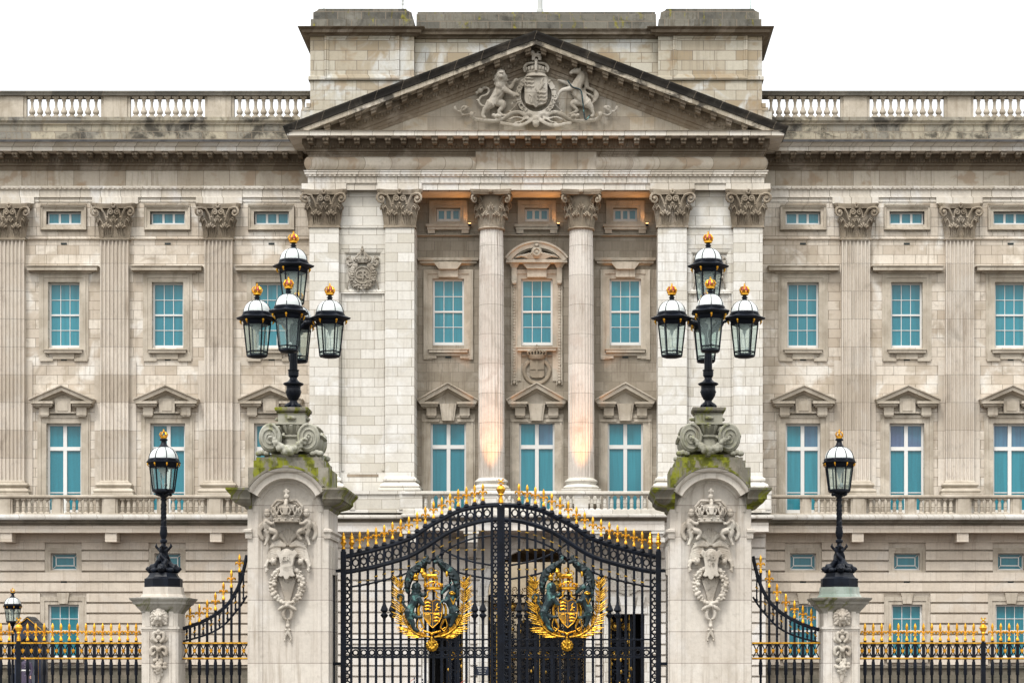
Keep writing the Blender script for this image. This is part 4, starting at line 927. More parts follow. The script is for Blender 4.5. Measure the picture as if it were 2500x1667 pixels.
cuts = [(X0 - ARW - .45, X0 + ARW + .45, 0, ZSP)] + [(X0 - ARW - .3, X0 + ARW + .3, ZSP, ZSP + ARW + .3)] + [(X0 + s * DRX - 1.12, X0 + s * DRX + 1.12, 0, ZDR + .95) for s in (-1, 1)]
mb = MB(); mb.grid(xl - .2, xr + .2, 0, wz(1285, DG), DG, holes); courses(mb, xl - .2, xr + .2, DG, .5, wz(1300, DG), cuts, p=.14, gap=.095)
sp = arc(X0, ZSP, ARW, pi, pi / 2, 12); mb.prism([(X0 - ARW, ZSP + ARW)] + sp[::-1], DG, DG + .6); sp = arc(X0, ZSP, ARW, 0, pi / 2, 12); mb.prism([(X0 + ARW, ZSP + ARW)] + sp, DG, DG + .6)
mb.box(xl - .19, xl, DG + .012, DG + 3, 0, wz(1285, DG) - .01); mb.box(xr, xr + .19, DG + .012, DG + 3, 0, wz(1285, DG) - .01)
mb.obj('ground_floor_wall', M['rusticc'], pal, smooth=None)
mb = MB(); pa = [(X0 - ARW, 0)] + arc(X0, ZSP, ARW, pi, 0, 24) + [(X0 + ARW, 0)]
mb.sweep(pa, [(0, DG + .1), (0, DG - .1), (-.16, DG - .1), (-.16, DG - .14), (-.34, DG - .16), (-.38, DG - .22), (-.46, DG - .22), (-.46, DG)], plane='face')
for s in (-1, 1): mb.box(*sorted((X0 + s * (ARW - .02), X0 + s * (ARW + .5))), DG - .27, DG, ZSP - .2, ZSP)
mb.prism([(X0 - .3, ZSP + ARW - .05), (X0 + .3, ZSP + ARW - .05), (X0 + .42, ZSP + ARW + .75), (X0 - .42, ZSP + ARW + .75)], DG - .35, DG)
for s in (-1, 1):
    x = X0 + s * DRX; frame_face(mb, x - DRW, x + DRW, 0, ZDR, DG, [(0, 0), (0, .1), (.14, .1), (.14, .13), (.26, .13), (.26, 0)], bottom=False)
    z = ZDR
    mb.prism([(x - .24, z), (x + .24, z), (x + .36, z + .8), (x - .36, z + .8)], DG - .3, DG)
    for q in (-1, 1):
        mb.prism([(x + q * .36, z + .02), (x + q * .62, z + .02), (x + q * .85, z + .8), (x + q * .5, z + .8)][::q], DG - .2, DG); mb.prism([(x + q * .75, z + .02), (x + q * 1.1, z + .02), (x + q * 1.1, z + .45), (x + q * .95, z + .45)][::q], DG - .16, DG)
    zc_ = wz(1405, DG); mb.prism(arc(x, zc_, .8, 0, 2 * pi, 24)[:-1], DG - .1, DG); mb.ring(x, DG - .1, zc_, .8, .05, 24, 5); mb.ring(x, DG - .1, zc_, .5, .06, 20, 5)
    for t in range(12): a = 2 * pi * t / 12; mb.blob(x + .65 * cos(a), DG - .1, zc_ + .65 * sin(a), .11, .07, .11, 6, 4)
    for t in range(6): a = 2 * pi * t / 6; mb.blob(x + .25 * cos(a), DG - .1, zc_ + .25 * sin(a), .13, .1, .13, 6, 4)
    mb.blob(x, DG - .14, zc_ - .85, .13, .1, .2)
mb.obj('doorway_surrounds', M['pier'], pal)
# passage behind the arch and the inner courtyard wall
mb = MB(); mb.box(X0 - ARW - 1.2, X0 - ARW - .8, DG + .6, DG + 13, 0, 8); mb.box(X0 + ARW + .8, X0 + ARW + 1.2, DG + .6, DG + 13, 0, 8); mb.box(X0 - ARW - 1.2, X0 + ARW + 1.2, DG + .6, DG + 13, 6.9, 7.3)
mb.box(X0 - ARW - .8, X0 + ARW + .8, DG + 7.0, DG + 7.6, 6.5, 6.65); mb.prism([(X0 - ARW - .8, 6.65), (X0 - ARW - .8, 6.9), (X0 + ARW + .8, 6.9), (X0 + ARW + .8, 6.65)], DG + 7.2, DG + 7.4)
mb.obj('passage', M['warmwall'], pal, smooth=None)
mb = MB(); mb.box(X0 - 8, X0 + 8, DG + 34, DG + 35, 0, 9); mb.box(X0 - 8, X0 + 8, DG + 33.7, DG + 34, 5.2, 5.5); mb.obj('courtyard_wall', M['court'], pal, smooth=None)
for k in range(7): mb = MB(); x = X0 - 4.8 + 1.45 * k; mb.prism([(x, 0), (x + 1.1, 0), (x + 1.1, 3.6)] + arc(x + .55, 3.6, .55, 0, pi, 8) + [(x, 3.6)], DG + 33.6, DG + 33.69); mb.obj('courtyard_dark_panel', M['dark'], pal, smooth=None)  # solid dark arched panels added to dim the view behind the doorway gates
for s in (-1, 1):
    mb = MB(); x = X0 + s * DRX; mb.box(x - 1.1, x + 1.1, DG + 3.2, DG + 3.3, 0, 5); mb.box(x - 1.1, x - .85, DG + .5, DG + 3.2, 0, 5); mb.box(x + .85, x + 1.1, DG + .5, DG + 3.2, 0, 5); mb.box(x - 1.1, x + 1.1, DG + .5, DG + 3.2, ZDR + .1, ZDR + .3)
    mb.obj('side_passage', M['dark'], pal, smooth=None)
# ornamental iron gates inside the doorways
def scrolls(mb, x0, x1, z0, z1, y, step=.32):
    nx = max(1, round((x1 - x0) / step)); nz = max(1, round((z1 - z0) / step)); dx, dz = (x1 - x0) / nx, (z1 - z0) / nz
    for i in range(nx):
        for j in range(nz):
            cx_, cz_ = x0 + (i + .5) * dx, z0 + (j + .5) * dz; s = 1 if (i + j) % 2 else -1
            mb.tube(spiral(cx_ - .02, cz_ + .05, dx * .42, 1.4, 0, s, y, 10), .026, 4); mb.tube(spiral(cx_ + .03, cz_ - .07, dx * .3, 1.2, pi, -s, y, 8), .022, 4)
            mb.blob(cx_, y, cz_ - dz * .4, .06, .03, .08, 5, 4); mb.blob(cx_ + dx * .4, y, cz_ + dz * .3, .05, .03, .05, 5, 4)
def inner_gate(x0, x1, z1, y, name, bars=2):
    mb = MB(); scrolls(mb, x0, x1, .1, z1, y)
    for i in range(bars + 1): x = x0 + (x1 - x0) * i / bars; mb.box(x - .05, x + .05, y - .04, y + .04, 0, z1)
    for z in (.1, 1.2, 2.5, z1): mb.box(x0, x1, y - .03, y + .03, z - .04, z + .04)
    o = mb.obj(name, M['iron'], pal)
    g_ = MB()
    for i in range(bars):
        xm = x0 + (x1 - x0) * (i + .5) / bars
        for z in (1.85, z1 - .55): g_.ring(xm, y - .03, z, .17, .03, 12, 4); g_.blob(xm, y - .05, z, .1, .04, .12)
        for k in range(9): g_.blob(xm + random.uniform(-.4, .4), y - .04, random.uniform(.3, z1 - .2), .05, .03, .09, 5, 4)
    for x in (x0 + .07, x1 - .07): g_.box(x - .012, x + .012, y - .06, y - .04, 0, z1)
    g_.obj('gilded_ornament', M['golddull'], o)
    return o
ig = inner_gate(X0 - ARW, X0 - .05, ZSP + .1, DG + 1.6, 'doorway_gate', 3); inner_gate(X0 + .05, X0 + ARW, ZSP + .1, DG + 1.6, 'doorway_gate', 3)
g_ = MB()
for x in (X0 - .25, X0 + .9): g_.blob(x, DG + 1.5, ZSP + .55, .22, .08, .28, 10, 6); g_.blob(x, DG + 1.5, ZSP + .92, .1, .05, .08); g_.tube([(x, DG + 1.5, ZSP + .1), (x, DG + 1.5, ZSP + 1.1)], .02)
for k in range(26): t = -1 + 2 * k / 25; g_.tube(spiral(X0 + t * (ARW - .2), ZSP + .28 + .1 * cos(k * 2.1), .13, 1.2, k, 1, DG + 1.5, 8), .02, 4)
g_.obj('overthrow', M['golddull'], ig)
for s in (-1, 1):
    x = X0 + s * DRX; inner_gate(x - DRW + (.0 if s > 0 else .85), x + DRW - (.62 if s > 0 else .0), ZDR - .02, DG + .45, 'side_door_screen', 2)
# flood lamps that light the columns and the recess ceiling
def flood(x, y, z, target, energy, angle, label, size=.12, blend=.7):
    t = thing('floodlight', label, 'floodlight', (x, y, z), 'warm floodlights on the palace front')
    mb = MB(); mb.box(-.07, .07, -.05, .05, 0, .09); mb.tube([(0, 0, -.03), (0, 0, .02)], .02); mb.box(-.05, .05, -.05, .05, -.04, -.02); mb.obj('housing', M['iron'], t, smooth=None)
    mb = MB(); mb.box(-.06, .06, -.04, .04, .092, .1); mb.obj('lens', M['lens'], t, smooth=None)
    ld = bpy.data.lights.new('floodlight_beam', 'SPOT'); ld.energy = energy; ld.color = (1, .40, .09); ld.spot_size = radians(angle); ld.spot_blend = blend; ld.shadow_soft_size = size
    o = bpy.data.objects.new('floodlight_beam', ld); COL.objects.link(o); o.parent = t; o.location = (0, 0, .25)
    d = Vector(target) - Vector((x, y, z + .25)); o.rotation_euler = d.to_track_quat('-Z', 'Y').to_euler()
zfl = wz(1243, DBC)
for x, n in ((X0 - 2.06, 'left'), (X0 + 2.06, 'right')):
    flood(x, DBC + .42, zfl - .05, (x, DCOL - .55, zfl + 5.2), 1150, 38, 'small floodlight on the balcony at the foot of the %s column' % n)
zso_ = wz(571, DR) + .02
for x, n in zip(wx3, ('left', 'middle', 'right')):
    flood(x + 1.0, DR - .22, wz(553, DR) + .0, (x - .3, DC + .9, zs + .1), 30, 120, 'small floodlight above the %s attic window of the recess' % n, blend=1)
# masts on the roof
def mast(x, y, z0, z1, r, mat, label, name, knobs=()):
    mb = MB(); mb.lathe(0, 0, [(r * 1.3, -.3), (r * 1.3, .1), (r, .12), (r * .9, z1 - z0)], 10)
    for k in knobs: mb.lathe(0, 0, [(r * .9, k), (r * 1.9, k + .05), (r * 1.9, k + .14), (r * .9, k + .2)], 8)
    single(mb, name, mat, label, 'mast', loc=(x, y, z0))
mast(wx(1318.5, 99.5), 99.5, wz(30, 99.5), wz(30, 99.5) + 14, .12, M['pole'], 'thick white flagpole rising behind the middle of the roof', 'flagpole')
mast(wx(791, 98.5), 98.5, wz(20, 98.5), wz(20, 98.5) + 1.6, .012, M['copper'], 'thin green lightning rod on the left end of the mossy parapet', 'lightning_rod')
mast(wx(1832, 98.5), 98.5, wz(20, 98.5), wz(20, 98.5) + 1.6, .012, M['copper'], 'thin green lightning rod on the right end of the mossy parapet', 'lightning_rod')
mast(wx(983, 98.5), 98.5, wz(20, 98.5), wz(20, 98.5) + 1.8, .03, M['pole'], 'short grey aerial with ringed insulators beside the left roof block', 'roof_aerial', (.1, .25, .4, .55))
# ---------------------------------------------------------------- lanterns
def crown_into(gb, rb, z, s=1.0, closed=True):
    """small gilded crown: gb gold builder, rb red builder"""
    gb.lathe(0, 0, [(.085 * s, z), (.1 * s, z + .01 * s), (.1 * s, z + .05 * s), (.09 * s, z + .06 * s)], 12)
    if closed: rb.blob(0, 0, z + .12 * s, .088 * s, .088 * s, .1 * s, 10, 6)
    for k in range(6):
        a = pi * k / 3 + .3; c_, s_ = cos(a), sin(a); gb.tube([(.1 * s * c_, .1 * s * s_, z + .05 * s), (.125 * s * c_, .125 * s * s_, z + .13 * s), (.09 * s * c_, .09 * s * s_, z + .2 * s), (.01 * c_, .01 * s_, z + .21 * s)], [.016 * s, .02 * s, .016 * s, .012 * s], 5)
        gb.blob(.105 * s * cos(a + .5), .105 * s * sin(a + .5), z + .075 * s, .02 * s, .02 * s, .03 * s, 5, 4)
    gb.blob(0, 0, z + .23 * s, .028 * s); gb.box(-.01 * s, .01 * s, -.008, .008, z + .24 * s, z + .3 * s); gb.box(-.026 * s, .026 * s, -.007, .007, z + .263 * s, z + .28 * s)
def lantern_meshes(kind):
    if kind == 'cluster': n, Rb, Rt, H, Re, Rd, zd, zt, zc = 6, .245, .335, .82, .52, .335, 1.07, 1.39, 1.52
    else: n, Rb, Rt, H, Re, Rd, zd, zt, zc = 8, .265, .345, .63, .43, .36, .79, 1.11, 1.31
    V = [2 * pi * k / n + (0 if n == 6 else pi / 8) for k in range(n)]
    f = MB(); a0 = V[0]
    f.lathe(0, 0, [(Rb * .3, -.05), (Rb * .9, -.03), (Rb * 1.06, 0), (Rb * 1.06, .035), (Rb, .04), (Rb * .3, .041)], n, a0)
    R_ = lambda z: Rb + (Rt - Rb) * z / H
    for a in V: f.tube([(R_(0) * cos(a), R_(0) * sin(a), 0.02), (R_(H) * cos(a), R_(H) * sin(a), H)], .019, 4)
    z1 = .11 if n == 6 else .04
    for z in (z1, H - .03): f.tube([(R_(z) * cos(a), R_(z) * sin(a), z) for a in V], .017, 4, close=True)
    f.lathe(0, 0, [(Rt * .98, H - .03), (Rt * 1.02, H), (Rt * 1.08, H + .05), (Re * .96, H + (.10 if n == 6 else .07)), (Re, H + (.125 if n == 6 else .085)), (Re, H + (.14 if n == 6 else .10)), (Rd * 1.12, zd - .05), (Rd * 1.12, zd - .03), (Rd * 1.03, zd)], n, a0)
    f.lathe(0, 0, [(Rd * 1.06, zd - .05), (Rd * 1.07, zd), (Rd * 1.02, zd + .025)], 24)
    dome = lambda t: (Rd * cos(t) ** .85 if t < pi / 2 else 0, zd + (zt - zd) * sin(t))
    for a in V:
        pts = []
        for k in range(8): r, z = dome(k / 7 * 1.42); pts.append((r * 1.012 * cos(a), r * 1.012 * sin(a), z))
        f.tube(pts, .011, 4)
    if n == 6: f.lathe(0, 0, [(.1, zt - .04), (.1, zt), (.06, zt + .02), (.055, zt + .05), (.075, zt + .06), (.075, zt + .08), (.05, zt + .09), (.05, zc - .01), (.08, zc), (.08, zc + .01)], 10)
    else: f.lathe(0, 0, [(.14, zt - .05), (.14, zt - .01), (.09, zt + .04), (.065, zt + .1), (.06, zt + .14), (.1, zt + .155), (.1, zt + .18), (.08, zc)], 12)
    g = MB(); b = len(g.v); g.v += [(R_(z) * .97 * cos(a), R_(z) * .97 * sin(a), z) for z in (.04, H - .02) for a in V]
    for i in range(n): j = (i + 1) % n; g.face([b + i, b + j, b + n + j, b + n + i])
    d = MB(); d.lathe(0, 0, [dome(k / 9 * 1.45) for k in range(10)], 24)
    i_ = MB(); i_.lathe(0, 0, [(.10, H - .05), (.13, H - .12), (.05, H - .17), (.02, H - .3)], 8); i_.tube([(0, 0, H - .25), (.02, 0, .25), (.05, .02, .18), (0, 0, .08)], .01, 4); i_.lathe(.05, 0, [(.035, .13), (.05, .18), (.02, .22)], 6); i_.tube([(-.05, 0, H - .2), (-.09, 0, .4), (-.02, 0, .1)], .006, 4)
    go = MB(); rd = MB(); crown_into(go, rd, zc, 1.0 if n == 6 else .78, True)
    if n == 6:
        pass
    q = .85 if n == 6 else .68; bs = MB(); r = Rt * (1.22 if n == 6 else 1.14); z = H + .045
    bs.blob(r, 0, z, .035 * q, .035 * q, .042 * q, 8, 6); bs.tube([(r, 0, z - .02), (r * .94, 0, z - .09 * q)], [.03 * q, .012 * q], 6)
    q = 'lantern_' if n == 6 else 'lamp_'
    return dict(frame=f.mesh(q + 'frame', M['iron']), glass=g.mesh(q + 'glass', M['lampglass'], None), dome=d.mesh(q + 'dome', M['dome'], 60), burner=i_.mesh(q + 'burner', M['pole']), crown=go.mesh(q + 'crown', M['gold']), cap=rd.mesh(q + 'cap', M['red']) if rd.v else None, boss=bs.mesh(q + 'boss', M['gold']), V=V)
LM = {'cluster': lantern_meshes('cluster'), 'single': lantern_meshes('single')}
def add_lantern(kind, parent, loc, rz=0, scale=None):
    L = LM[kind]; o = link(L['frame'], 'lantern', parent, loc, rz=rz, scale=scale)
    for nm in ('glass', 'dome', 'burner', 'crown'): link(L[nm], nm, o)
    for a in L['V']: link(L['boss'], 'gilded_boss', o, rz=a)
    if L['cap'] and kind == 'cluster': link(L['cap'], 'crimson_cap', o)
    return o
DM = 52.0; DMC = DM + 1.0
def cluster_lamp(px, label, z0):
    x = wx(px, DMC); t = thing('cluster_street_lamp', label, 'street lamp', (x, DMC, z0), 'five lantern lamps on the tall gate piers')
    K = DMC / F; zz = lambda Y: wz(Y, DMC) - z0
    prof = [(22, 999), (23, 997), (19, 995), (14, 992), (10, 986), (9, 978), (11, 975), (16, 968), (18.5, 960), (18.5, 954), (17, 948), (18, 946), (17, 943), (23, 940), (25, 938), (25, 936), (15, 932), (10, 927), (9, 922), (12.5, 918), (13, 909), (12, 906), (14, 905), (14, 903), (10, 902), (9, 870), (8.5, 850), (8.5, 800), (8, 750), (14, 748), (14, 745)]
    mb = MB(); mb.lathe(0, 0, [(r * K, zz(Y)) for r, Y in prof], 16)
    for k in range(4): a = pi / 4 + k * pi / 2; mb.tube([(.1 * cos(a), .1 * sin(a), .12), (.2 * cos(a), .2 * sin(a), .06), (.25 * cos(a), .25 * sin(a), .03)], [.05, .05, .04], 6)
    for k in range(10): a = 2 * pi * k / 10; mb.tube([(.185 * cos(a), .185 * sin(a), zz(955)), (.1 * cos(a), .1 * sin(a), zz(975))], .02, 4)
    mb.obj('post', M['iron'], t)
    add_lantern('cluster', t, (0, 0, zz(746) + .03), .0)
    for k in range(4):
        a = k * pi / 2; r = .905; zl = zz(870)
        ab = MB(); ab.tube([(.05 * cos(a), .05 * sin(a), zl + .55), (.25 * cos(a), .25 * sin(a), zl + .80), (.5 * cos(a), .5 * sin(a), zl + .90), (.62 * cos(a), .62 * sin(a), zl + .93)], [.045, .04, .035, .03], 6)
        ab.blob(.3 * cos(a), .3 * sin(a), zl + .84, .06, .06, .06, 6, 4); ab.tube([(.06 * cos(a), .06 * sin(a), zl + .9), (.3 * cos(a), .3 * sin(a), zl + .95), (.55 * cos(a), .55 * sin(a), zl + .93)], .025, 5)
        ab.obj('arm', M['iron'], t)
        add_lantern('cluster', t, (r * cos(a), r * sin(a), zl), 0 if k in (0, 2) else pi / 6)
    return t
# ---------------------------------------------------------------- tall gate piers
def scr(u, v, u0=547.0, s=3.357, oy=1200.0): return ((u - u0) / s / 100, CH + (HZ - (oy + v / s)) / 100)     # relief crop -> local metres on the front face
def pier_relief():
    mb = MB(); y = .06; P = lambda u, v: scr(u, v); R = 1 / 335.7
    def tb(pts, r, dy=0.0, flat=.9, n=8):
        p_, r_ = cat([(P(u, v)[0], y - dy, P(u, v)[1]) for u, v in pts], [k * R * 1.18 for k in (r if isinstance(r, (list, tuple)) else [r] * len(pts))]); mb.tube(p_, r_, n, flat)
    def bl(u, v, r, dy=0.0, ry=None, rz=None): x, z = P(u, v); mb.blob(x, y - dy, z, r * R, (ry or r) * R, (rz or r) * R, 9, 6)
    # crown
    x0, zb = P(545, 255); K = R
    mb.lathe(x0, y - .1, [(105 * K, zb), (116 * K, zb + 6 * K), (112 * K, zb + 12 * K), (112 * K, zb + 42 * K), (120 * K, zb + 48 * K), (114 * K, zb + 54 * K), (112 * K, zb + 56 * K)], 20, sy=.75)
    for q in (-1, 1):
        for t in range(4):
            a = radians(-90 + q * (12 + t * 27)); cx_, cy_ = x0 + 118 * K * cos(a), y - .1 + 90 * K * sin(a)
            h = 60 * K if t % 2 == 0 else 75 * K
            for sx in (-1, 1): mb.tube([(cx_, cy_, zb + 54 * K), (cx_ + sx * 16 * K, cy_, zb + 54 * K + h * .6), (cx_ + sx * 5 * K, cy_, zb + 54 * K + h)], [8 * K, 9 * K, 5 * K], 5)
            mb.blob(cx_, cy_, zb + 54 * K + h * 1.05, 11 * K)
            a = radians(-90 + q * (0 + t * 30)); cx_, cy_ = x0 + 116 * K * cos(a), y - .1 + 88 * K * sin(a); mb.blob(cx_, cy_ - .01, zb + 26 * K, 8 * K)
        mb.tube([(x0 + q * 110 * K, y - .12, zb + 70 * K), (x0 + q * 125 * K, y - .14, zb + 130 * K), (x0 + q * 80 * K, y - .16, zb + 180 * K), (x0 + q * 12 * K, y - .18, zb + 175 * K)], 13 * K, 6)
    for t in (-1, 0, 1): mb.prism([(x0 + t * 85 * K - 14 * K, zb + 58 * K), (x0 + t * 85 * K + 14 * K, zb + 58 * K), (x0 + t * 85 * K + 26 * K, zb + 118 * K), (x0 + t * 85 * K - 26 * K, zb + 118 * K)], y - .42 + .14 * abs(t), y - .2 + .1 * abs(t))
    mb.blob(x0, y - .02, zb + 120 * K, 100 * K, 60 * K, 60 * K, 14, 8)
    mb.tube([(x0, y - .36, zb + 60 * K), (x0, y - .36, zb + 140 * K), (x0, y - .26, zb + 180 * K)], 18 * K, 6)
    mb.blob(x0, y - .22, zb + 208 * K, 26 * K); mb.box(x0 - 9 * K, x0 + 9 * K, y - .26, y - .16, zb + 225 * K, zb + 275 * K); mb.box(x0 - 24 * K, x0 + 24 * K, y - .25, y - .17, zb + 242 * K, zb + 262 * K)
    # cherubs
    for q in (0, 1):
        f = (lambda u: u) if q == 0 else (lambda u: 1092 - u)
        bl(f(385), 185, 29, .16); bl(f(385), 165, 24, .18); tb([(f(385), 225), (f(378), 265), (f(392), 310)], [24, 33, 27], .12); tb([(f(378), 240), (f(410), 262), (f(445), 262)], [15, 13, 10], .2)
        tb([(f(375), 310), (f(385), 350), (f(385), 385), (f(368), 425)], [24, 20, 13, 10], .12); tb([(f(400), 315), (f(445), 330), (f(455), 355), (f(428), 395)], [24, 22, 15, 10], .16); bl(f(365), 435, 12, .14)
        for t in range(4): tb([(f(350), 250 + 8 * t), (f(318 - 2 * t), 285 + 18 * t), (f(325 + 4 * t), 350 + 12 * t), (f(350), 375 + 5 * t)], [10, 14, 12, 5], .05)
        # palms behind, flowers and sprays
        for t in range(5): tb([(545 , 445), (f(535 - 14 * t), 380 + 4 * t), (f(530 - 24 * t), 300 + 14 * t)], [9, 14, 12], .0)
        for t in range(6): tb([(545, 440), (f(520 - 8 * t), 400 - 10 * t), (f(490 - 18 * t), 350 + 8 * t), (f(450 - 10 * t), 400 + 12 * t)], [8, 12, 13, 5], .04)
        for t in range(3): tb([(f(530), 448), (f(470 - 10 * t), 410 + 14 * t), (f(410 - 8 * t), 430 + 18 * t)], [10, 14, 6], .08)
        for t in range(6): tb([(f(490), 470 + 12 * t), (f(440 - 4 * t), 462 + 16 * t), (f(400 - 6 * t), 470 + 24 * t), (f(385 - 3 * t), 530 + 18 * t)], [8, 12, 12, 5], .06)
        bl(f(437), 572, 25, .16)
        for t in range(5): a = radians(60 + 60 * t); bl(f(437) + 26 * cos(a), 572 - 20 * sin(a), 12, .12)
        tb([(f(395), 560), (f(375), 600), (f(372), 655)], [12, 10, 9], .1); bl(f(365), 610, 13, .1); bl(f(380), 640, 12, .1); bl(f(370), 655, 9, .1)
        # wreath of berries
        for t in range(38):
            a = radians(112 + t * 4.15); u = 545 + (138, 100, 120)[t % 3] * cos(a) * (1 if q == 0 else -1); v = 765 - 150 * sin(a)
            bl(u, v, random.uniform(13, 19), .1 + .06 * random.random()); bl(u + random.uniform(-14, 14), v + random.uniform(-12, 12), 10, .15)
            tb([(u, v), (u + (-22 if q == 0 else 22) * (1 if t % 2 else -.6), v - 14)], [8, 3], .08)
        for t in range(4): tb([(545 + (3 * t + 4) * (1 if q else -1), 905), (545 + (8 + 8 * t) * (1 if q else -1), 820), (545 + (10 + 20 * t) * (1 if q else -1), 700)], [7, 10, 7], .06)
        tb([(545, 925), (f(600), 955), (f(618), 975)], [14, 13, 8], .14); tb([(f(540), 940), (f(512), 985), (f(520), 1035), (f(540), 1040)], [10, 15, 12, 6], .1); tb([(f(550), 1040), (f(548), 1110), (f(556) , 1160), (f(575), 1205)], [12, 12, 11, 6], .06)
        bl(f(530), 1130, 12, .08); bl(f(522), 1215, 10, .06)
    bl(545, 935, 22, .16); bl(546, 1100, 18, .08)
    me = sculpt(mb, 'pier_relief', M['relief'], .010, 0); return me
def cartouche_mesh():
    mb = MB(); P = lambda u, v: scr(u, v)
    pts = [(458, 510), (480, 478), (500, 495), (515, 480), (545, 472), (578, 480), (592, 495), (612, 478), (636, 510), (608, 545), (598, 600), (600, 660), (615, 690), (590, 700), (572, 690), (560, 715), (545, 722), (530, 715), (520, 690), (502, 700), (478, 690), (494, 660), (496, 600), (486, 545)]
    mb.prism([P(u, v) for u, v in pts][::-1], -.22, .05); mb.blob(*(P(545, 520)[0], -.16, P(545, 520)[1]), .13, .1, .16, 10, 6); me = sculpt(mb, 'cartouche', M['relief'], .012, 3); return me
ME_REL = pier_relief(); ME_CAR = cartouche_mesh()
def main_pier(px, label, words, lab2):
    x = wx(px, DM); t = thing('gate_pier', label, 'gate pier', (x, DMC, 0), 'tall stone piers either side of the main gate')
    zf = lambda Y, D=DM: wz(Y, D)
    sq = [(-.99, -.94), (.99, -.94), (.99, .99), (-.99, .99)]
    mb = MB(); mb.box(-.99, .99, -.94, .99, .5, zf(1238)); mb.box(-1.08, 1.08, -1.05, 1.08, 0, .55)
    # moulded frame on front and sides
    zt_ = wz(1249, DM)
    fr = [(0, -.92), (0, -.96), (.06, -.97), (.09, -1.0), (.17, -1.0), (.2, -.97), (.24, -.97), (.24, -.9)]
    path = [(-.63, .55), (-.63, zt_)] + arc(0, zt_, .63, pi, 0, 20)[1:-1] + [(.63, zt_), (.63, .55)]
    mb.sweep(path, [(-o, y) for o, y in fr], plane='face')
    for s in (-1, 1):
        mb.box(*sorted((s * .98, s * 1.03)), -.7, -.5, .55, zf(1330)); mb.box(*sorted((s * .98, s * 1.03)), .5, .7, .55, zf(1330)); mb.box(*sorted((s * .98, s * 1.06)), -.4, .4, zf(1400), zf(1330)); mb.box(*sorted((s * .98, s * 1.03)), -.68, .68, .56, .7)
        p = [(s * .88, -.98), (s * .99, -.98), (s * .99, .99)]; p = p if s > 0 else p[::-1]
        mb.sweep(p, [(0, zf(1315)), (.05, zf(1313)), (.05, zf(1302)), (.1, zf(1298)), (.1, zf(1293)), (0, zf(1289))])
        mb.box(*sorted((s * .87, s * .99)), -.97, -.9, .5, zf(1240))
    mb.obj('shaft', M['portland'], t, smooth=40)
    # cornice, hood and archivolt
    path = [(.88, -.94), (.99, -.94), (.99, .99), (-.99, .99), (-.99, -.94), (-.88, -.94)]
    prof = [(0, zf(1245)), (.06, zf(1240)), (.06, zf(1236)), (.28, zf(1226, DM - .3)), (.30, zf(1223, DM - .3)), (.34, zf(1218, DM - .35)), (.36, zf(1217, DM - .35)), (.36, zf(1208, DM - .35)), (.44, zf(1198, DM - .4)), (.47, zf(1194, DM - .45)), (.47, zf(1189, DM - .45)), (-.1, zf(1186, DM - .45))]
    mb = MB(); mb.sweep(path, prof); mb.obj('cornice', M['mosscap'], t, smooth=40)
    zc = wz(1249, DM); R = 1.10; hf = radians(56.5)
    mb = MB(); mb.sweep(arc(0, zc, R, pi / 2 + hf, pi / 2 - hf, 26), [(0, -.7), (-.0, -1.42), (.05, -1.42), (.06, -1.39), (.06, -.9)][:], plane='face'); mb.obj('hood_mould', M['mosscap'], t)
    mb = MB(); mb.sweep(arc(0, zc, R - .06, pi / 2 + radians(62), pi / 2 - radians(62), 26), [(0, -.7), (0, -1.40), (.06, -1.37), (.10, -1.30), (.10, -1.28), (.24, -1.27), (.25, -1.1), (.28, -1.02), (.34, -1.02), (.36, -.9)], plane='face')
    mb.sweep(arc(0, zc, .85, pi, 0, 26), [(0, -.8), (0, -1.0), (.05, -1.02), (.1, -1.0), (.2, -.96), (.22, -.8)], plane='face')
    mb.prism(arc(0, zc, 1.0, pi, 0, 24), -.952, -.2); mb.obj('archivolt', M['portland'], t)
    # blocks above
    mb = MB(); zA_, zB_, zC_, zD_ = zf(1187), zf(1140), zf(1122), zf(1110)
    mb.box(-.94, .94, -.93, .93, zA_ - .2, zB_); mb.box(-.98, -.7, -.97, .97, zA_ - .1, zB_ - .0); mb.box(.7, .98, -.97, .97, zA_ - .1, zB_)
    mb.box(-.86, .86, -.87, .87, zB_, zC_); mb.box(-.80, .80, -.83, .83, zC_, zD_ - .04); mb.box(-.62, .62, -.7, .7, zD_ - .04, zf(1106)); mb.obj('blocking', M['mosscap'], t, smooth=None)
    # scrolls, urn, neck and top slab
    vb = MB(); za = zf(1068, DM + .2)
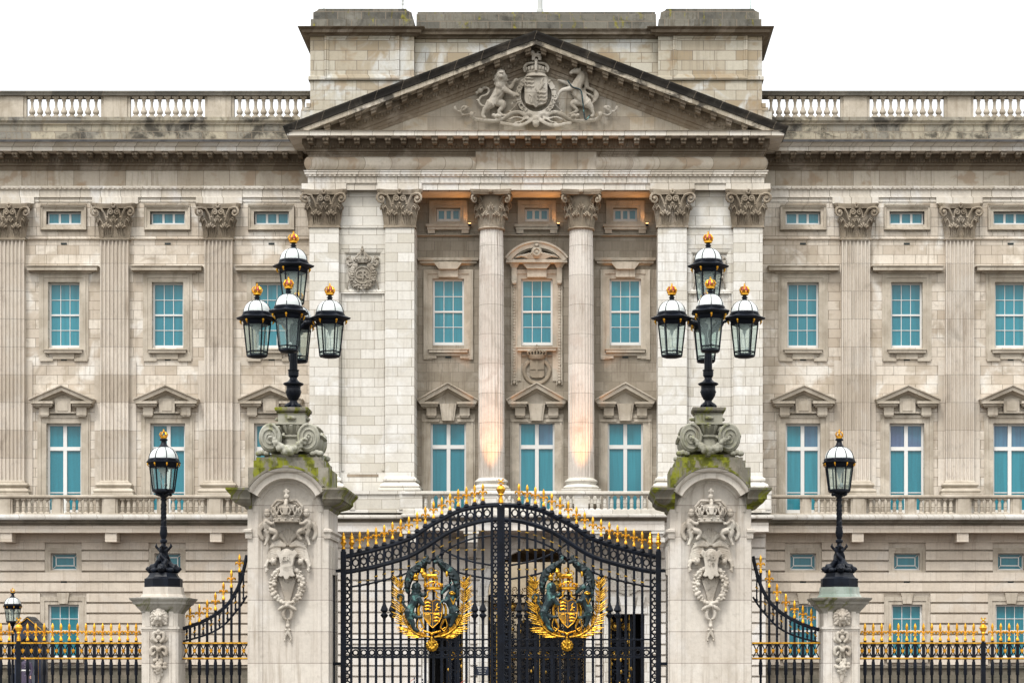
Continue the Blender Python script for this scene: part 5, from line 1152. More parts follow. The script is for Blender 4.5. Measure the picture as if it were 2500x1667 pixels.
    for s in (-1, 1):
        xc = s * .47
        for y0, y1 in ((-.82, .82),):
            ring = lambda rx, rz: [(xc + rx * cos(2 * pi * i / 20), za + rz * sin(2 * pi * i / 20)) for i in range(20)]
            b = len(vb.v); L = [(y0, .9), (y0 + .05, 1), (y0 + .3, .92), (-.25, .80), (0, .9), (.25, .80), (y1 - .3, .92), (y1 - .05, 1), (y1, .9)]
            for yy, q in L: vb.v += [(p[0], yy, p[1]) for p in ring(.28 * q, .36 * q)]
            for t_ in range(len(L) - 1):
                for i in range(20): j = (i + 1) % 20; vb.face([b + t_ * 20 + i, b + t_ * 20 + j, b + (t_ + 1) * 20 + j, b + (t_ + 1) * 20 + i])
            vb.face(range(b, b + 20)); vb.face(range(b + len(L) * 20 - 20, b + len(L) * 20))
            for yy in (y0, y1):
                sp = [(p[0], p[1], za + (p[2] - za) * 1.25) for p in spiral(xc, za, .265, 2.3, pi / 2, s, yy - .01 if yy < 0 else yy + .01, 40)]
                vb.tube(sp, [.035 - .02 * i / 40 for i in range(41)], 6); vb.blob(xc, yy, za, .05, .05, .06)
            for k in range(5):
                for w_ in range(5): a = radians(10 + 40 * w_) if s > 0 else radians(170 - 40 * w_); vb.tube([(xc + .27 * cos(a), -.45 + k * .22, za + .34 * sin(a)), (xc + .30 * cos(a + .25), -.36 + k * .22, za + .37 * sin(a + .25))], [.06, .03], 5)
        for yy in (-.72, .72):
            for k in range(3): vb.blob(s * (.62 + .09 * k - .05), yy, zD_ + .06 + .02 * (k == 1), .09, .12, .075, 8, 5)
    vb.obj('scrolls', M['scroll'], t)
    zz = lambda Y: wz(Y, DMC); mb = MB()
    mb.lathe(0, 0, [(.5, zz(1105)), (.46, zz(1098)), (.4, zz(1090)), (.36, zz(1084)), (.36, zz(1072)), (.40, zz(1070)), (.40, zz(1066)), (.30, zz(1063)), (.34, zz(1055)), (.40, zz(1047)), (.42, zz(1041)), (.46, zz(1039)), (.46, zz(1036)), (.34, zz(1034))], 24)
    for k in range(16): a = 2 * pi * k / 16; mb.tube([(.33 * cos(a), .33 * sin(a), zz(1061)), (.40 * cos(a), .40 * sin(a), zz(1050)), (.44 * cos(a), .44 * sin(a), zz(1041))], [.03, .05, .05], 5)
    mb.box(-.45, .45, -.45, .45, zz(1040), zz(1037)); mb.taper(-.34, .34, -.34, .34, zz(1037), zz(1036), 0); mb.box(-.335, .335, -.335, .335, zz(1036), zz(1012))
    for a in range(4): c_, s_ = cos(a * pi / 2), sin(a * pi / 2); mb.blob(.36 * c_, .36 * s_, zz(1024), .12 if s_ else .06, .12 if c_ else .06, .05, 8, 5)
    mb.obj('urn', M['scroll'], t)
    mb = MB(); mb.sweep([(-.33, -.33), (.33, -.33), (.33, .33), (-.33, .33)], [(0, zz(1013)), (.04, zz(1012)), (.04, zz(1009)), (.08, zz(1005)), (.085, zz(999.5)), (.06, zz(998)), (-.33, zz(997.5))], closed=True); mb.box(-.37, .37, -.37, .37, zz(1011), zz(999)); mb.obj('top_slab', M['mosscap'], t, smooth=None)
    mb = MB(); ga = lambda t_: (-.42 + .84 * t_, za - .02 - .30 * sin(pi * t_))
    for k in range(17):
        t_ = k / 16; gx, gz = ga(t_); r = .045 + .06 * sin(pi * t_)
        for q in range(4): mb.blob(gx + random.uniform(-.03, .03), -.9 + random.uniform(-.05, .03), gz + random.uniform(-.07, .05), r * random.uniform(.6, 1), r, r * random.uniform(.6, 1), 7, 5)
    link(sculpt(mb, 'garland', M['scroll'], .016, 1), 'garland', t)
    link(ME_REL, 'relief', t, (0, -1.0, 0), scale=(1, 1.3, 1)); c = link(ME_CAR, 'cartouche', t, (0, -1.06, 0))
    for w_, u, v, sz in words: xx, zz_ = scr(u, v); text(w_, sz, .012, M['relief'], 'letter', c, (xx, -.245, zz_), .004)
    cluster_lamp(px + (1415 - px) * (1 / DMC), lab2, wz(997.5, DMC))
    return t
main_pier(703, 'tall mossy stone pier with GR carved on its cartouche, left of the main gate', [('G', 530, 553, .17), ('R', 562, 553, .17)], 'black five lantern lamp on the tall stone pier left of the main gate')
main_pier(1735, 'tall mossy stone pier with AD 19 carved on its cartouche, right of the main gate', [('A', 530, 548, .14), ('D', 562, 548, .14), ('1', 532, 595, .14), ('9', 560, 595, .14)], 'black five lantern lamp on the tall stone pier right of the main gate')

# ---------------------------------------------------------------- small piers with single lamps
def sp(u, v): return ((u - 1455) / 3.76 / 100, CH + (HZ - (1250 + v / 3.76)) / 100)
def strip_relief():
    mb = MB(); y = 0.02; R = 1 / 376
    def bl(u, v, r, dy=0, rz=None): x, z = sp(u, v); mb.blob(x, y - dy, z, r * R, r * R * .8, (rz or r) * R, 8, 5)
    def tb(pts, r, dy=0):
        p_, r_ = cat([(sp(u, v)[0], y - dy, sp(u, v)[1]) for u, v in pts], [q * R * 1.1 for q in (r if isinstance(r, (list, tuple)) else [r] * len(pts))]); mb.tube(p_, r_, 7)
    for q in (-1, 1):      # lion mask
        for t in range(7):
            a = radians(100 + 26 * t) ; tb([(1455 + q * 30 * cos(a) * -1, 955 - 30 * sin(a)), (1455 - q * 62 * cos(a), 955 - 62 * sin(a)), (1455 - q * 78 * cos(a), 975 - 76 * sin(a))], [20, 20, 9], .05)
        bl(1455 + q * 22, 945, 14, .16); bl(1455 + q * 16, 980, 20, .17); tb([(1455 + q * 20, 925), (1455 + q * 45, 935)], 8, .15); bl(1455 + q * 42, 905, 13, .08); bl(1455 + q * 62, 1022, 16, .06)
    bl(1455, 955, 48, .08, 60); bl(1455, 960, 16, .2, 34); bl(1455, 1005, 22, .12); bl(1455, 905, 30, .08)
    for q in (-1, 1):
        tb([(1455, 1115), (1455 + q * 42, 1105), (1455 + q * 45, 1160), (1455 + q * 12, 1190)], [12, 16, 16, 12], .08); tb([(1455 + q * 50, 1130), (1455 + q * 68, 1165), (1455 + q * 40, 1195)], [8, 14, 8], .04)
        tb([(1455, 1255), (1455 + q * 40, 1235), (1455 + q * 70, 1260), (1455 + q * 62, 1310), (1455 + q * 30, 1275)], [12, 16, 16, 14, 8], .08); tb([(1455 + q * 10, 1200), (1455 + q * 20, 1330)], [14, 16], .02)
    bl(1455, 1090, 20, .1); bl(1455, 1150, 26, .08); bl(1455, 1260, 24, .12)
    for t in range(34): a = random.uniform(0, 2 * pi); r = sqrt(random.random()); bl(1455 + 64 * r * cos(a), 1420 - 82 * r * sin(a), random.uniform(14, 22), .05 + .09 * (1 - r))
    tb([(1455, 1490), (1450, 1560)], [22, 12], .04)
    for blk in range(1, 5):
        v0 = 1560 + (blk - 1) * 300
        for q in (-1, 1): tb([(1455, v0 + 60), (1455 + q * 45, v0 + 20), (1455 + q * 68, v0 + 70), (1455 + q * 30, v0 + 100)], [12, 16, 14, 8], .06)
        bl(1455, v0 + 50, 24, .1)
        for t in range(12): a = random.uniform(0, 2 * pi); r = sqrt(random.random()); bl(1455 + 55 * r * cos(a), v0 + 200 - 60 * r * sin(a), random.uniform(16, 24), .05 + .08 * (1 - r))
    return sculpt(mb, 'strip_relief', M['relief'], .009, 0)
ME_STRIP = strip_relief()
DSC = DM + .60
def small_pier(px, label, llabel, green):
    x = wx(px, DSC); t = thing('fence_pier', label, 'fence pier', (x, DSC, 0), 'small stone lamp piers in the railings')
    f = lambda Y, D=DM: wz(Y, D); h, dd = .45, .52
    mb = MB(); ch = .1
    oc = lambda h_, d_, c_: [(-h_, -d_ + c_), (-h_ + c_, -d_), (h_ - c_, -d_), (h_, -d_ + c_), (h_, d_ - c_), (h_ - c_, d_), (-h_ + c_, d_), (-h_, d_ - c_)]
    mb.column(oc(h + .06, dd + .06, .1), [0, .45]); mb.column(oc(h, dd, .06), [.45, f(1532)]); mb.column(oc(h - .01, dd, .06), [f(1532), f(1492)])
    for s in (-1, 1): mb.box(*sorted((s * .24, s * .28)), -dd - .03, -dd, .6, f(1540)); mb.box(*sorted((s * .23, s * .34)), -dd - .02, -dd, f(1528), f(1488))
    mb.column(oc(h + .03, dd + .03, .07), [f(1534.5), f(1528.5)])
    mb.obj('shaft', M['portland'], t, smooth=None)
    mb = MB(); pth = oc(h - .01, dd, .06); mb.sweep(pth, [(0, f(1496)), (.03, f(1490)), (.12, f(1481)), (.16, f(1475)), (.20, f(1474)), (.22, f(1468)), (.29, f(1462)), (.30, f(1458.5)), (-.1, f(1455))], closed=True); mb.column(oc(h + .1, dd + .1, .06), [f(1470), f(1457)])
    mb.obj('cap', M['capgrey'], t, smooth=None)
    mb = MB(); o8 = lambda r, c_=.0: [(r * cos(pi / 8 + k * pi / 4), r * sin(pi / 8 + k * pi / 4)) for k in range(8)]
    mb.column(o8(.54), [wz(1458, DSC), wz(1452, DSC), wz(1451, DSC), wz(1433, DSC)], [1.06, 1.0, .96, .93]); mb.obj('plinth', M['greenplinth'] if green else M['portland'], t, smooth=None)
    link(ME_STRIP, 'relief', t, (0, -dd - .01, 0), scale=(1, 1.35, 1))
    # lamp
    z0 = wz(1433, DSC); L = thing('street_lamp', llabel, 'street lamp', (x, DSC, z0), 'single lantern lamps on the small piers')
    zz = lambda Y: wz(Y, DSC) - z0
    mb = MB(); mb.column(o8(.475), [0, zz(1412.5), zz(1412), zz(1408), zz(1403), zz(1398)], [1, 1, .94, .83, .76, .72]); mb.obj('base', M['iron'], L, smooth=None)
    mb = MB()
    for k in range(4):        # dolphins head down round the foot
        a = pi / 4 * 0 + k * pi / 2; c_, s_ = cos(a), sin(a); q = lambda r, z, w_=0: (r * c_ - w_ * s_, r * s_ + w_ * c_, z)
        zb = zz(1398); mb.tube([q(.43, zb + .12), q(.36, zb + .07), q(.27, zb + .12), q(.17, zb + .17, .03), q(.10, zb + .3, .08), q(.09, zb + .42, -.04), q(.06, zb + .52, -.06), q(.12, zb + .62, -.03)], [.04, .085, .115, .09, .065, .05, .04, .02], 8)
        mb.blob(*q(.27, zb + .13), .09, .09, .09); mb.tube([q(.33, zb + .03), q(.42, zb + .12), q(.38, zb + .16)], [.05, .03, .01], 6); mb.tube([q(.1, zb + .55), q(.19, zb + .66), q(.17, zb + .74)], [.03, .04, .01], 5)
        a = pi / 4 + k * pi / 2; c_, s_ = cos(a), sin(a); mb.blob(.26 * c_, .26 * s_, zb + .06, .11, .11, .07)
    mb.lathe(0, 0, [(.2, zz(1399)), (.1, zz(1380)), (.09, zz(1350)), (.13, zz(1345)), (.1, zz(1338))], 10)
    link(sculpt(mb, 'dolphins', M['iron'], .014, 1), 'dolphins', L)
    K = DSC / F; pr = [(6, 1340), (10, 1337), (10, 1334), (6, 1331), (5.5, 1326), (9, 1323), (9, 1318), (5.5, 1315), (8, 1308), (9.5, 1300), (8, 1290), (8.5, 1286), (6.5, 1284), (6.2, 1230), (5.6, 1222), (8, 1221), (8, 1218), (6, 1217), (7, 1208), (12, 1202), (14, 1200)]
    mb = MB(); mb.lathe(0, 0, [(r * K, zz(Y)) for r, Y in pr], 14)
    for k in range(4):
        a0 = k * pi / 2; mb.tube([(.064 * cos(a0 + t * .42), .064 * sin(a0 + t * .42), zz(1284) + (zz(1230) - zz(1284)) * t / 20) for t in range(21)], .012, 4)
        a = pi / 4 + k * pi / 2; mb.tube([(.05 * cos(a), .05 * sin(a), zz(1212)), (.15 * cos(a), .15 * sin(a), zz(1205)), (.21 * cos(a), .21 * sin(a), zz(1208))], [.03, .04, .03], 6); mb.blob(.2 * cos(a), .2 * sin(a), zz(1206), .045)
    mb.obj('post', M['iron'], L)
    add_lantern('single', L, (0, 0, zz(1200)), 0)
    return t
small_pier(399.5, 'small stone pier with pale plinth and carved lion mask, left of the gate', 'black single lantern lamp with dolphin foot on the left small pier', False)
small_pier(2049, 'small stone pier with green stained plinth and carved lion mask, right of the gate', 'black single lantern lamp with dolphin foot on the right small pier', True)
# ---------------------------------------------------------------- gilded finials shared by railings and gate
def fleur():
    mb = MB(); mb.lathe(0, 0, [(.022, 0), (.04, .01), (.042, .05), (.03, .075), (.018, .1), (.014, .17), (.022, .2), (.018, .23), (.03, .29), (.036, .34), (.03, .39), (.012, .43), (.002, .455)], 8, sy=.7)
    mb.lathe(0, 0, [(.018, .185), (.032, .19), (.032, .21), (.018, .215)], 8)
    for s in (-1, 1): mb.tube([(0, 0, .17), (s * .03, 0, .215), (s * .06, 0, .245), (s * .088, 0, .235), (s * .096, 0, .20), (s * .08, 0, .185)], [.014, .016, .024, .024, .019, .008], 6, flat=.8)
    for s in (-1, 1): mb.tube([(0, 0, .2), (s * .03, 0, .15), (s * .05, 0, .145)], [.012, .012, .006], 5)
    return mb.mesh('fleur_de_lis', M['gold'])
def orb(s=1.0):
    mb = MB(); mb.lathe(0, 0, [(.03, 0), (.055, .02), (.05, .08), (.03, .16), (.035, .2), (.06, .21), (.05, .24), (.07, .27), (.092, .32), (.09, .37), (.06, .42), (.02, .44), (.035, .46)], 12)
    mb.ring(0, 0, .34, .01, .01, 4, 3); mb.tube([(.094 * cos(a * pi / 8), .094 * sin(a * pi / 8), .345) for a in range(16)], .012, 4, close=True)
    for q in range(4): a = pi / 4 + q * pi / 2; mb.prism([(0, .53), (.09 * cos(a - .3), .53 + .09 * sin(a - .3)), (.075 * cos(a), .53 + .075 * sin(a)), (.09 * cos(a + .3), .53 + .09 * sin(a + .3))], -.015, .015)
    mb.blob(0, 0, .53, .03); return mb.mesh('crowned_orb', M['gold'])
def urnf():
    mb = MB(); mb.lathe(0, 0, [(.02, 0), (.05, .01), (.05, .03), (.03, .06), (.045, .1), (.075, .14), (.078, .17), (.05, .2), (.045, .23), (.062, .25), (.05, .3), (.03, .34), (.035, .36), (.012, .41), (.002, .43)], 12); return mb.mesh('urn_finial', M['gold'])
def rosette():
    mb = MB()
    for k in range(5): a = pi / 2 + 2 * pi * k / 5; mb.blob(.028 * cos(a), 0, .03 * sin(a), .02, .014, .022, 6, 4)
    mb.blob(0, -.012, 0, .014); mb.blob(0, 0, -.05, .012, .01, .02, 5, 4); return mb.mesh('rosette', M['gold'])
FL, OR, UR, RO = fleur(), orb(), urnf(), rosette()
DF = DM + .55
R1, R2 = wz(1568.5, DF), wz(1606, DF)
def fbar(top, knob=True):
    mb = MB(); r = .028; mb.box(-.036, .036, -.03, .03, R2 + .02, R1 - .02); mb.box(-r, r, -r, r, R1, top)
    mb.lathe(0, 0, [(.03, .12), (.03, R2 - .42), (.045, R2 - .40), (.045, R2 - .12), (.032, R2 - .06), (.032, R2)], 8)
    for z in (R1 - .05, R2 + .03): mb.box(-.05, .05, -.035, .035, z, z + .025)
    mb.lathe(0, 0, [(.03, top - .02), (.042, top - .005), (.03, top + .01)], 8); return mb
def rails(x0, x1, name_parent):
    for z, nm in ((R1, 'top_rail'), (R2, 'middle_rail'), (.22, 'bottom_rail')):
        g = MB(); g.box(x0, x1, -.03, .03, z - .019, z + .019)
        if z == .22: g.obj(nm, M['iron'], name_parent, smooth=None)
        else:
            b = MB(); b.box(x0, x1, -.04, .04, z - .032, z - .020); o = b.obj(nm, M['iron'], name_parent, smooth=None); g.obj('gilding', M['gold'], o, smooth=None)
STD = fbar(R1 + .045).mesh('bar', M['iron'])
def lattice(xs, parent):
    mb = MB(); zc = (R1 + R2) / 2; hz = (R1 - R2) / 2 - .03
    for a, b in zip(xs[:-1], xs[1:]):
        c = (a + b) / 2; hw = (b - a) / 2 - .03
        if b - a > .35: continue
        for s in (-1, 1): mb.tube([(c - hw, .0, zc + s * hz), (c - hw * .4, 0, zc + s * hz * .45), (c, 0, zc)], .014, 4); mb.tube([(c + hw, .0, zc + s * hz), (c + hw * .4, 0, zc + s * hz * .45), (c, 0, zc)], .014, 4)
        link(RO, 'rosette', parent, (c, -.03, zc))
    mb.obj('lattice', M['iron'], parent, smooth=None)
def railing(pxs, orbs, label, x0px, x1px):
    cx_ = wx((x0px + x1px) / 2, DF); t = thing('railing', label, 'railing', (cx_, DF, 0), 'black and gilded palace railings'); loc = lambda px: wx(px, DF) - cx_
    rails(loc(x0px), loc(x1px), t); xs = sorted([loc(p) for p in pxs] + [loc(p) for p in orbs])
    for p in pxs: o = link(STD, 'bar', t, (loc(p), 0, 0)); link(FL, 'fleur_de_lis', o, (0, 0, R1 + .04))
    for p in orbs:
        mb = fbar(R1 + .1); mb.box(-.055, .055, -.05, .05, .1, R1 + .02); o = mb.obj('post', M['iron'], t, (None and 0) or 35, loc=(loc(p), 0, 0)); link(OR, 'crowned_orb', o, (0, 0, R1 + .03))
    lattice([loc(x0px) - .0] + xs + [loc(x1px)], t)
    k = MB(); k.box(loc(x0px), loc(x1px), -.2, .2, 0, .14); k.obj('kerb', M['portland'], t, smooth=None); return t
lx = [22.6 + 20.42 * k for k in range(-14, 16)]; lx = [p for p in lx if p < 336 and abs(p - 45.7) > 12 and abs(p + 270) > 12]
lx = [332.4 - 20.4 * k for k in range(14)] + [22.6] + [22.6 - 20.4 * k for k in range(1, 12)]
railing(lx, [45.7], 'straight gilded railing section between the left frame edge and the left small pier', -215, 350)
rx = [2111.7 + 20.42 * k for k in range(14)] + [2422.9 + 20.42 * k for k in range(14)]
railing(rx, [2400.5], 'straight gilded railing section to the right of the right small pier', 2097, 2700)
def interp(P, x):
    for (a, b), (c, d) in zip(P[:-1], P[1:]):
        if a <= x <= c: return b + (d - b) * (x - a) / (c - a)
    return P[0][1] if x < P[0][0] else P[-1][1]
def smooth_path(P, n=24):
    out = []
    for i in range(len(P) - 1):
        p0, p1, p2, p3 = P[max(0, i - 1)], P[i], P[i + 1], P[min(len(P) - 1, i + 2)]
        for k in range(6):
            t = k / 6; out.append(tuple(.5 * ((2 * p1[j]) + (-p0[j] + p2[j]) * t + (2 * p0[j] - 5 * p1[j] + 4 * p2[j] - p3[j]) * t * t + (-p0[j] + 3 * p1[j] - 3 * p2[j] + p3[j]) * t ** 3) for j in (0, 1)))
    return out + [P[-1]]
def swept(side):
    A = [(447, 1534), (489, 1518.6), (529, 1497), (558.5, 1471), (580, 1436), (593, 1398), (603, 1354)]; B = [(447, 1565), (505, 1548), (545, 1526), (572, 1497), (590, 1474), (603, 1453)]
    bars = [464, 486.7, 505.8, 526, 545.7, 565, 584.8]; tops = [1482, 1474.5, 1463.6, 1446, 1421, 1390.7, 1353]
    if side > 0:
        A = [(2097 - 1.0 * (x - 447) * (2097 - 97 - 1838) / 156 - 97, y + 3) for x, y in A][::-1]; B = [(2000 - (x - 447) * 162 / 156, y + 3) for x, y in B][::-1]
        bars = [1981, 1960.3, 1939.8, 1918.5, 1897, 1878, 1857]; tops = [1485.4, 1477.4, 1465.4, 1449, 1424, 1391, 1355]
    A, B = smooth_path(A), smooth_path(B); x0, x1 = (446, 606) if side < 0 else (1836, 2002)
    cx_ = wx((x0 + x1) / 2, DF); lab = 'railing with a top rail sweeping up to the tall %s gate pier' % ('left' if side < 0 else 'right')
    t = thing('swept_railing', lab, 'railing', (cx_, DF, 0), 'swept railings beside the gate piers'); L = lambda px: wx(px, DF) - cx_
    rails(L(x0), L(x1), t)
    for P, r, nm in ((A, .045, 'swept_top_rail'), (B, .024, 'swept_lower_rail')):
        mb = MB(); mb.tube([(L(x), 0, wz(y, DF)) for x, y in P], r, 6, flat=.7); mb.obj(nm, M['iron'], t)
    xs = []
    for p, ty in zip(bars, tops):
        top = wz(ty, DF) - .44; o = fbar(top).obj('bar', M['iron'], t, loc=(L(p), 0, 0)); link(FL, 'fleur_de_lis', o, (0, 0, top)); xs.append(L(p))
    xs.sort(); lattice([L(x0)] + xs + [L(x1)], t)
    mids = sorted([(a + b) / 2 for a, b in zip([x0 + 2] + sorted(bars), sorted(bars) + [x1 - 2])]); mb = MB(); g = MB()
    for m_ in mids:
        a, b = wz(interp(A, m_), DF), wz(interp(B, m_), DF)
        if a - b < .1: continue
        mb.box(L(m_) - .018, L(m_) + .018, -.018, .018, b, a); mb.lathe(L(m_), 0, [(.02, a - .12), (.035, a - .08), (.02, a - .05)], 6); mb.lathe(L(m_), 0, [(.02, b + .05), (.035, b + .08), (.02, b + .12)], 6)
        zc = (a + b) / 2; s = -1 if side > 0 else 1; g = MB(); g.tube([(L(m_) - .035, -.025, zc - s * .03), (L(m_) + .035, -.025, zc + s * .03)], [.016, .016], 5); g.obj('gilded_band', M['gold'], t)
    mb.obj('spindles', M['iron'], t)
    k = MB(); k.box(L(x0), L(x1), -.2, .2, 0, .14); k.obj('kerb', M['portland'], t, smooth=None)
swept(-1); swept(1)

# ---------------------------------------------------------------- the main gate: two leaves
DGT = DM + .95; GCX = 1223.0
UP = [(845, 1358), (878, 1351), (937, 1335.5), (999.5, 1314.6), (1030, 1296), (1059, 1277), (1115.7, 1249), (1150, 1239), (1187, 1233.5), (1223, 1232)]
LO = [(845, 1396), (880, 1390), (919, 1381.7), (978.7, 1365), (1010, 1352), (1038, 1335.5), (1086, 1304), (1120, 1288), (1157, 1276), (1190, 1269.5), (1223, 1267)]
GB = [(849, 1433), (880, 1428), (919, 1420), (978.7, 1404), (1020, 1385), (1062, 1362), (1098, 1337), (1130, 1322), (1160, 1313), (1200, 1307)]
GC = [(1062, 1326), (1090, 1346), (1121.6, 1361), (1160, 1372), (1200, 1379)]
GD_ = [(1075, 1366), (1104, 1389), (1140, 1402), (1200, 1413)]
def arms_parts(t, L, ax, ay):
    """royal arms, crop [940,1330] x5.6, centre u=652"""
    y = -.1; K = DGT / F / 5.6
    P = lambda u, v: (L(ax) + (u - 652) * K, wz(1330 + v / 5.6 + ay, DGT)); XA = L(ax)
    def tb(mb, pts, r, dy=0.0, n=8, flat=1.0, fat=1.0):
        p_, r_ = cat([(P(q[0], q[1])[0], y - dy, P(q[0], q[1])[1]) for q in pts], [k * K * fat for k in (r if isinstance(r, (list, tuple)) else [r] * len(pts))], 3); mb.tube(p_, r_, n, flat)
    def bl(mb, u, v, r, dy=0.0, rz=None, ry=None): x, z = P(u, v); mb.blob(x, y - dy, z, r * K, (ry or r) * K, (rz or r) * K, 9, 6)
    coat = MB(); coat.box(XA - .03, XA + .03, -.02, .02, P(0, 1290)[1], P(0, 1180)[1])
    co = coat.obj('coat_of_arms', M['iron'], t)
    # palm branches
    for s in (-1, 1):
        mb = MB(); spine = [(652 + s * 30, 1255), (652 + s * 180, 1225), (652 + s * 320, 1120), (652 + s * 400, 960), (652 + s * 430, 780), (652 + s * 440, 600), (652 + s * 430, 470)]
        S = smooth_path(spine); tb(mb, [(a, b) for a, b in S], [14 - 8 * i / len(S) for i in range(len(S))], .02)
        N = 27
        for k in range(N):
            i = int(2 + k * (len(S) - 4) / N); a, b = S[i]; a2, b2 = S[i + 1]; dx, dy = a2 - a, b2 - b; Ln = sqrt(dx * dx + dy * dy); dx /= Ln; dy /= Ln
            for side in (-1, 1):
                nx, ny = -dy * side, dx * side; outer = (nx * s > 0 or (k < 9 and ny > 0)); l = (185 if outer else 95) * (1 - .25 * abs(k / N - .4)) * random.uniform(.88, 1.1)
                if outer and k < 8: l *= 1.25
                ex, ey = a + (dx * .66 + nx * .68) * l, b + (dy * .66 + ny * .68) * l
                if outer and k < 9: ex, ey = a + s * l * 1.05, b + 14 + random.uniform(-14, 14) + k * -6
                mb.tube([(P(a, b)[0], y, P(a, b)[1]), (P((a + ex) / 2, (b + ey) / 2 )[0], y - .03 * random.random(), P(0, (b + ey) / 2)[1]), (P(ex, ey)[0], y - random.uniform(0, .04), P(0, ey)[1])], [7 * K, 11 * K, 1.5 * K], 4, flat=.6)
        for k in range(5): a, b = S[-1]; tb(mb, [(a, b), (a + (k - 2) * 14, b - 55 + abs(k - 2) * 12)], [9, 2])
        mb.obj('palm_branch', M['goldleaf'], co)
    # mantling (dark bronze) arching over
    mb = MB()
    for s in (-1, 1):
        tb(mb, [(652 + s * 20, 240), (652 + s * 90, 215), (652 + s * 60, 165), (652 + s * 100, 140)], [26, 30, 22, 10], 0); tb(mb, [(652 + s * 90, 240), (652 + s * 170, 300), (652 + s * 260, 370), (652 + s * 320, 460), (652 + s * 340, 560), (652 + s * 330, 660)], [40, 62, 68, 60, 46, 24], dy=-.05, flat=.6)
        for k in range(26):
            q = k % 13; u, v = 652 + s * (80 + 21 * q), 235 + 20 * q + (q > 7) * 22 * (q - 7); tb(mb, [(u, v), (u + s * random.uniform(-30, 55), v - random.uniform(0, 45)), (u + s * random.uniform(-20, 80), v + random.uniform(-20, 50))], [22, 18, 5], random.uniform(-.02, .05))
        tb(mb, [(652 + s * 250, 620), (652 + s * 300, 740), (652 + s * 250, 820)], [20, 24, 8], -.05)
    link(sculpt(mb, 'mantling', M['bronzed'], .011, 1), 'mantling', co)
    # lion supporter
    mb = MB(); bl(mb, 435, 570, 66, .06); bl(mb, 437, 620, 60, .05); bl(mb, 432, 560, 36, .14); bl(mb, 436, 588, 20, .2); bl(mb, 430, 690, 52, .05)
    for k in range(10): a = 2 * pi * k / 10; tb(mb, [(435 + 45 * cos(a), 590 - 55 * sin(a)), (435 + 78 * cos(a), 600 - 80 * sin(a))], [18, 7], fat=1.18, dy=.05)
    tb(mb, [(440, 660), (420, 760), (370, 840), (335, 915)], [60, 58, 44, 60], fat=1.18, dy=.03); tb(mb, [(460, 720), (510, 790), (575, 835)], [36, 26, 18], fat=1.18, dy=.1); bl(mb, 580, 838, 24, .1); tb(mb, [(470, 660), (530, 690), (565, 650)], [30, 22, 18], fat=1.18, dy=.02)
    tb(mb, [(330, 900), (340, 980), (380, 1060), (400, 1130), (450, 1165), (480, 1170)], [56, 44, 34, 22, 22, 12], fat=1.18, dy=.04); tb(mb, [(380, 950), (450, 985), (520, 975)], [34, 24, 20], fat=1.18, dy=.02)
    tb(mb, [(300, 860), (255, 790), (260, 700), (215, 675), (180, 710), (200, 745)], [14, 14, 14, 14, 13, 8], fat=1.18, dy=.02); bl(mb, 262, 775, 24, .02)
    link(sculpt(mb, 'lion', M['bronze'], .010, 1), 'lion', co)
    # unicorn supporter
    mb = MB(); tb(mb, [(770, 665), (800, 640), (860, 575), (900, 560)], [16, 24, 32, 30], fat=1.18, dy=.08); tb(mb, [(905, 560), (930, 620), (900, 700), (880, 760)], [34, 42, 52, 56], fat=1.18, dy=.03); tb(mb, [(880, 740), (920, 830), (960, 920)], [56, 48, 62], fat=1.18, dy=.02)
    tb(mb, [(930, 540), (975, 600), (990, 680), (960, 740)], [16, 26, 24, 10], fat=1.18, dy=-.02); tb(mb, [(850, 560), (780, 540)], [7, 2], fat=1.18, dy=.1); tb(mb, [(905, 530), (925, 500)], [12, 3], fat=1.18, dy=.05)
    tb(mb, [(860, 770), (800, 765), (758, 810)], [30, 18, 16], fat=1.18, dy=.1); tb(mb, [(930, 740), (990, 750), (1015, 700)], [26, 18, 10], fat=1.18, dy=.05); tb(mb, [(960, 920), (940, 1000), (920, 1080), (890, 1110)], [56, 34, 22, 20], fat=1.18, dy=.03); tb(mb, [(920, 950), (850, 985), (800, 990)], [36, 20, 18], fat=1.18, dy=.02)
    link(sculpt(mb, 'unicorn', M['bronze'], .010, 1), 'unicorn', co)
    # shield with quarters, collar round it
    mb = MB(); sh = [(530, 900), (530, 820), (560, 762), (600, 745), (635, 760), (662, 770), (690, 760), (725, 745), (765, 765), (795, 820), (795, 900), (780, 990), (740, 1060), (662, 1130), (590, 1060), (545, 990)]
    mb.prism([P(u, v) for u, v in sh][::-1], y - .12, y + .02); mb.obj('shield', plainshield, co, smooth=None)
    mb = MB(); pts = [(P(u, v)[0], y - .12, P(u, v)[1]) for u, v in sh]; mb.tube(pts, 8 * K, 5, close=True)
    tb(mb, [(662, 775), (662, 1120)], 4, .12); tb(mb, [(532, 930), (793, 930)], 4, .12)
    for u0, v0 in ((600, 850), (720, 1010)):
        for k in range(3): tb(mb, [(u0 - 42, v0 - 55 + 45 * k), (u0, v0 - 66 + 45 * k), (u0 + 40, v0 - 52 + 45 * k)], [12, 15, 8], .13); bl(mb, u0 - 36, v0 - 68 + 45 * k, 11, .14); tb(mb, [(u0 - 20, v0 - 55 + 45 * k), (u0 - 26, v0 - 38 + 45 * k)], [6, 4], .13); tb(mb, [(u0 + 25, v0 - 55 + 45 * k), (u0 + 22, v0 - 38 + 45 * k)], [6, 4], .13)
    tb(mb, [(700, 900), (725, 860), (715, 830), (735, 800)], [14, 18, 14, 10], .13); tb(mb, [(725, 860), (755, 850)], [8, 5], .13); tb(mb, [(722, 880), (750, 900)], [8, 5], .13); mb.tube([(P(u, v)[0], y - .12, P(u, v)[1]) for u, v in ((682, 790), (775, 790), (780, 915), (682, 915))], 3 * K, 4, close=True)
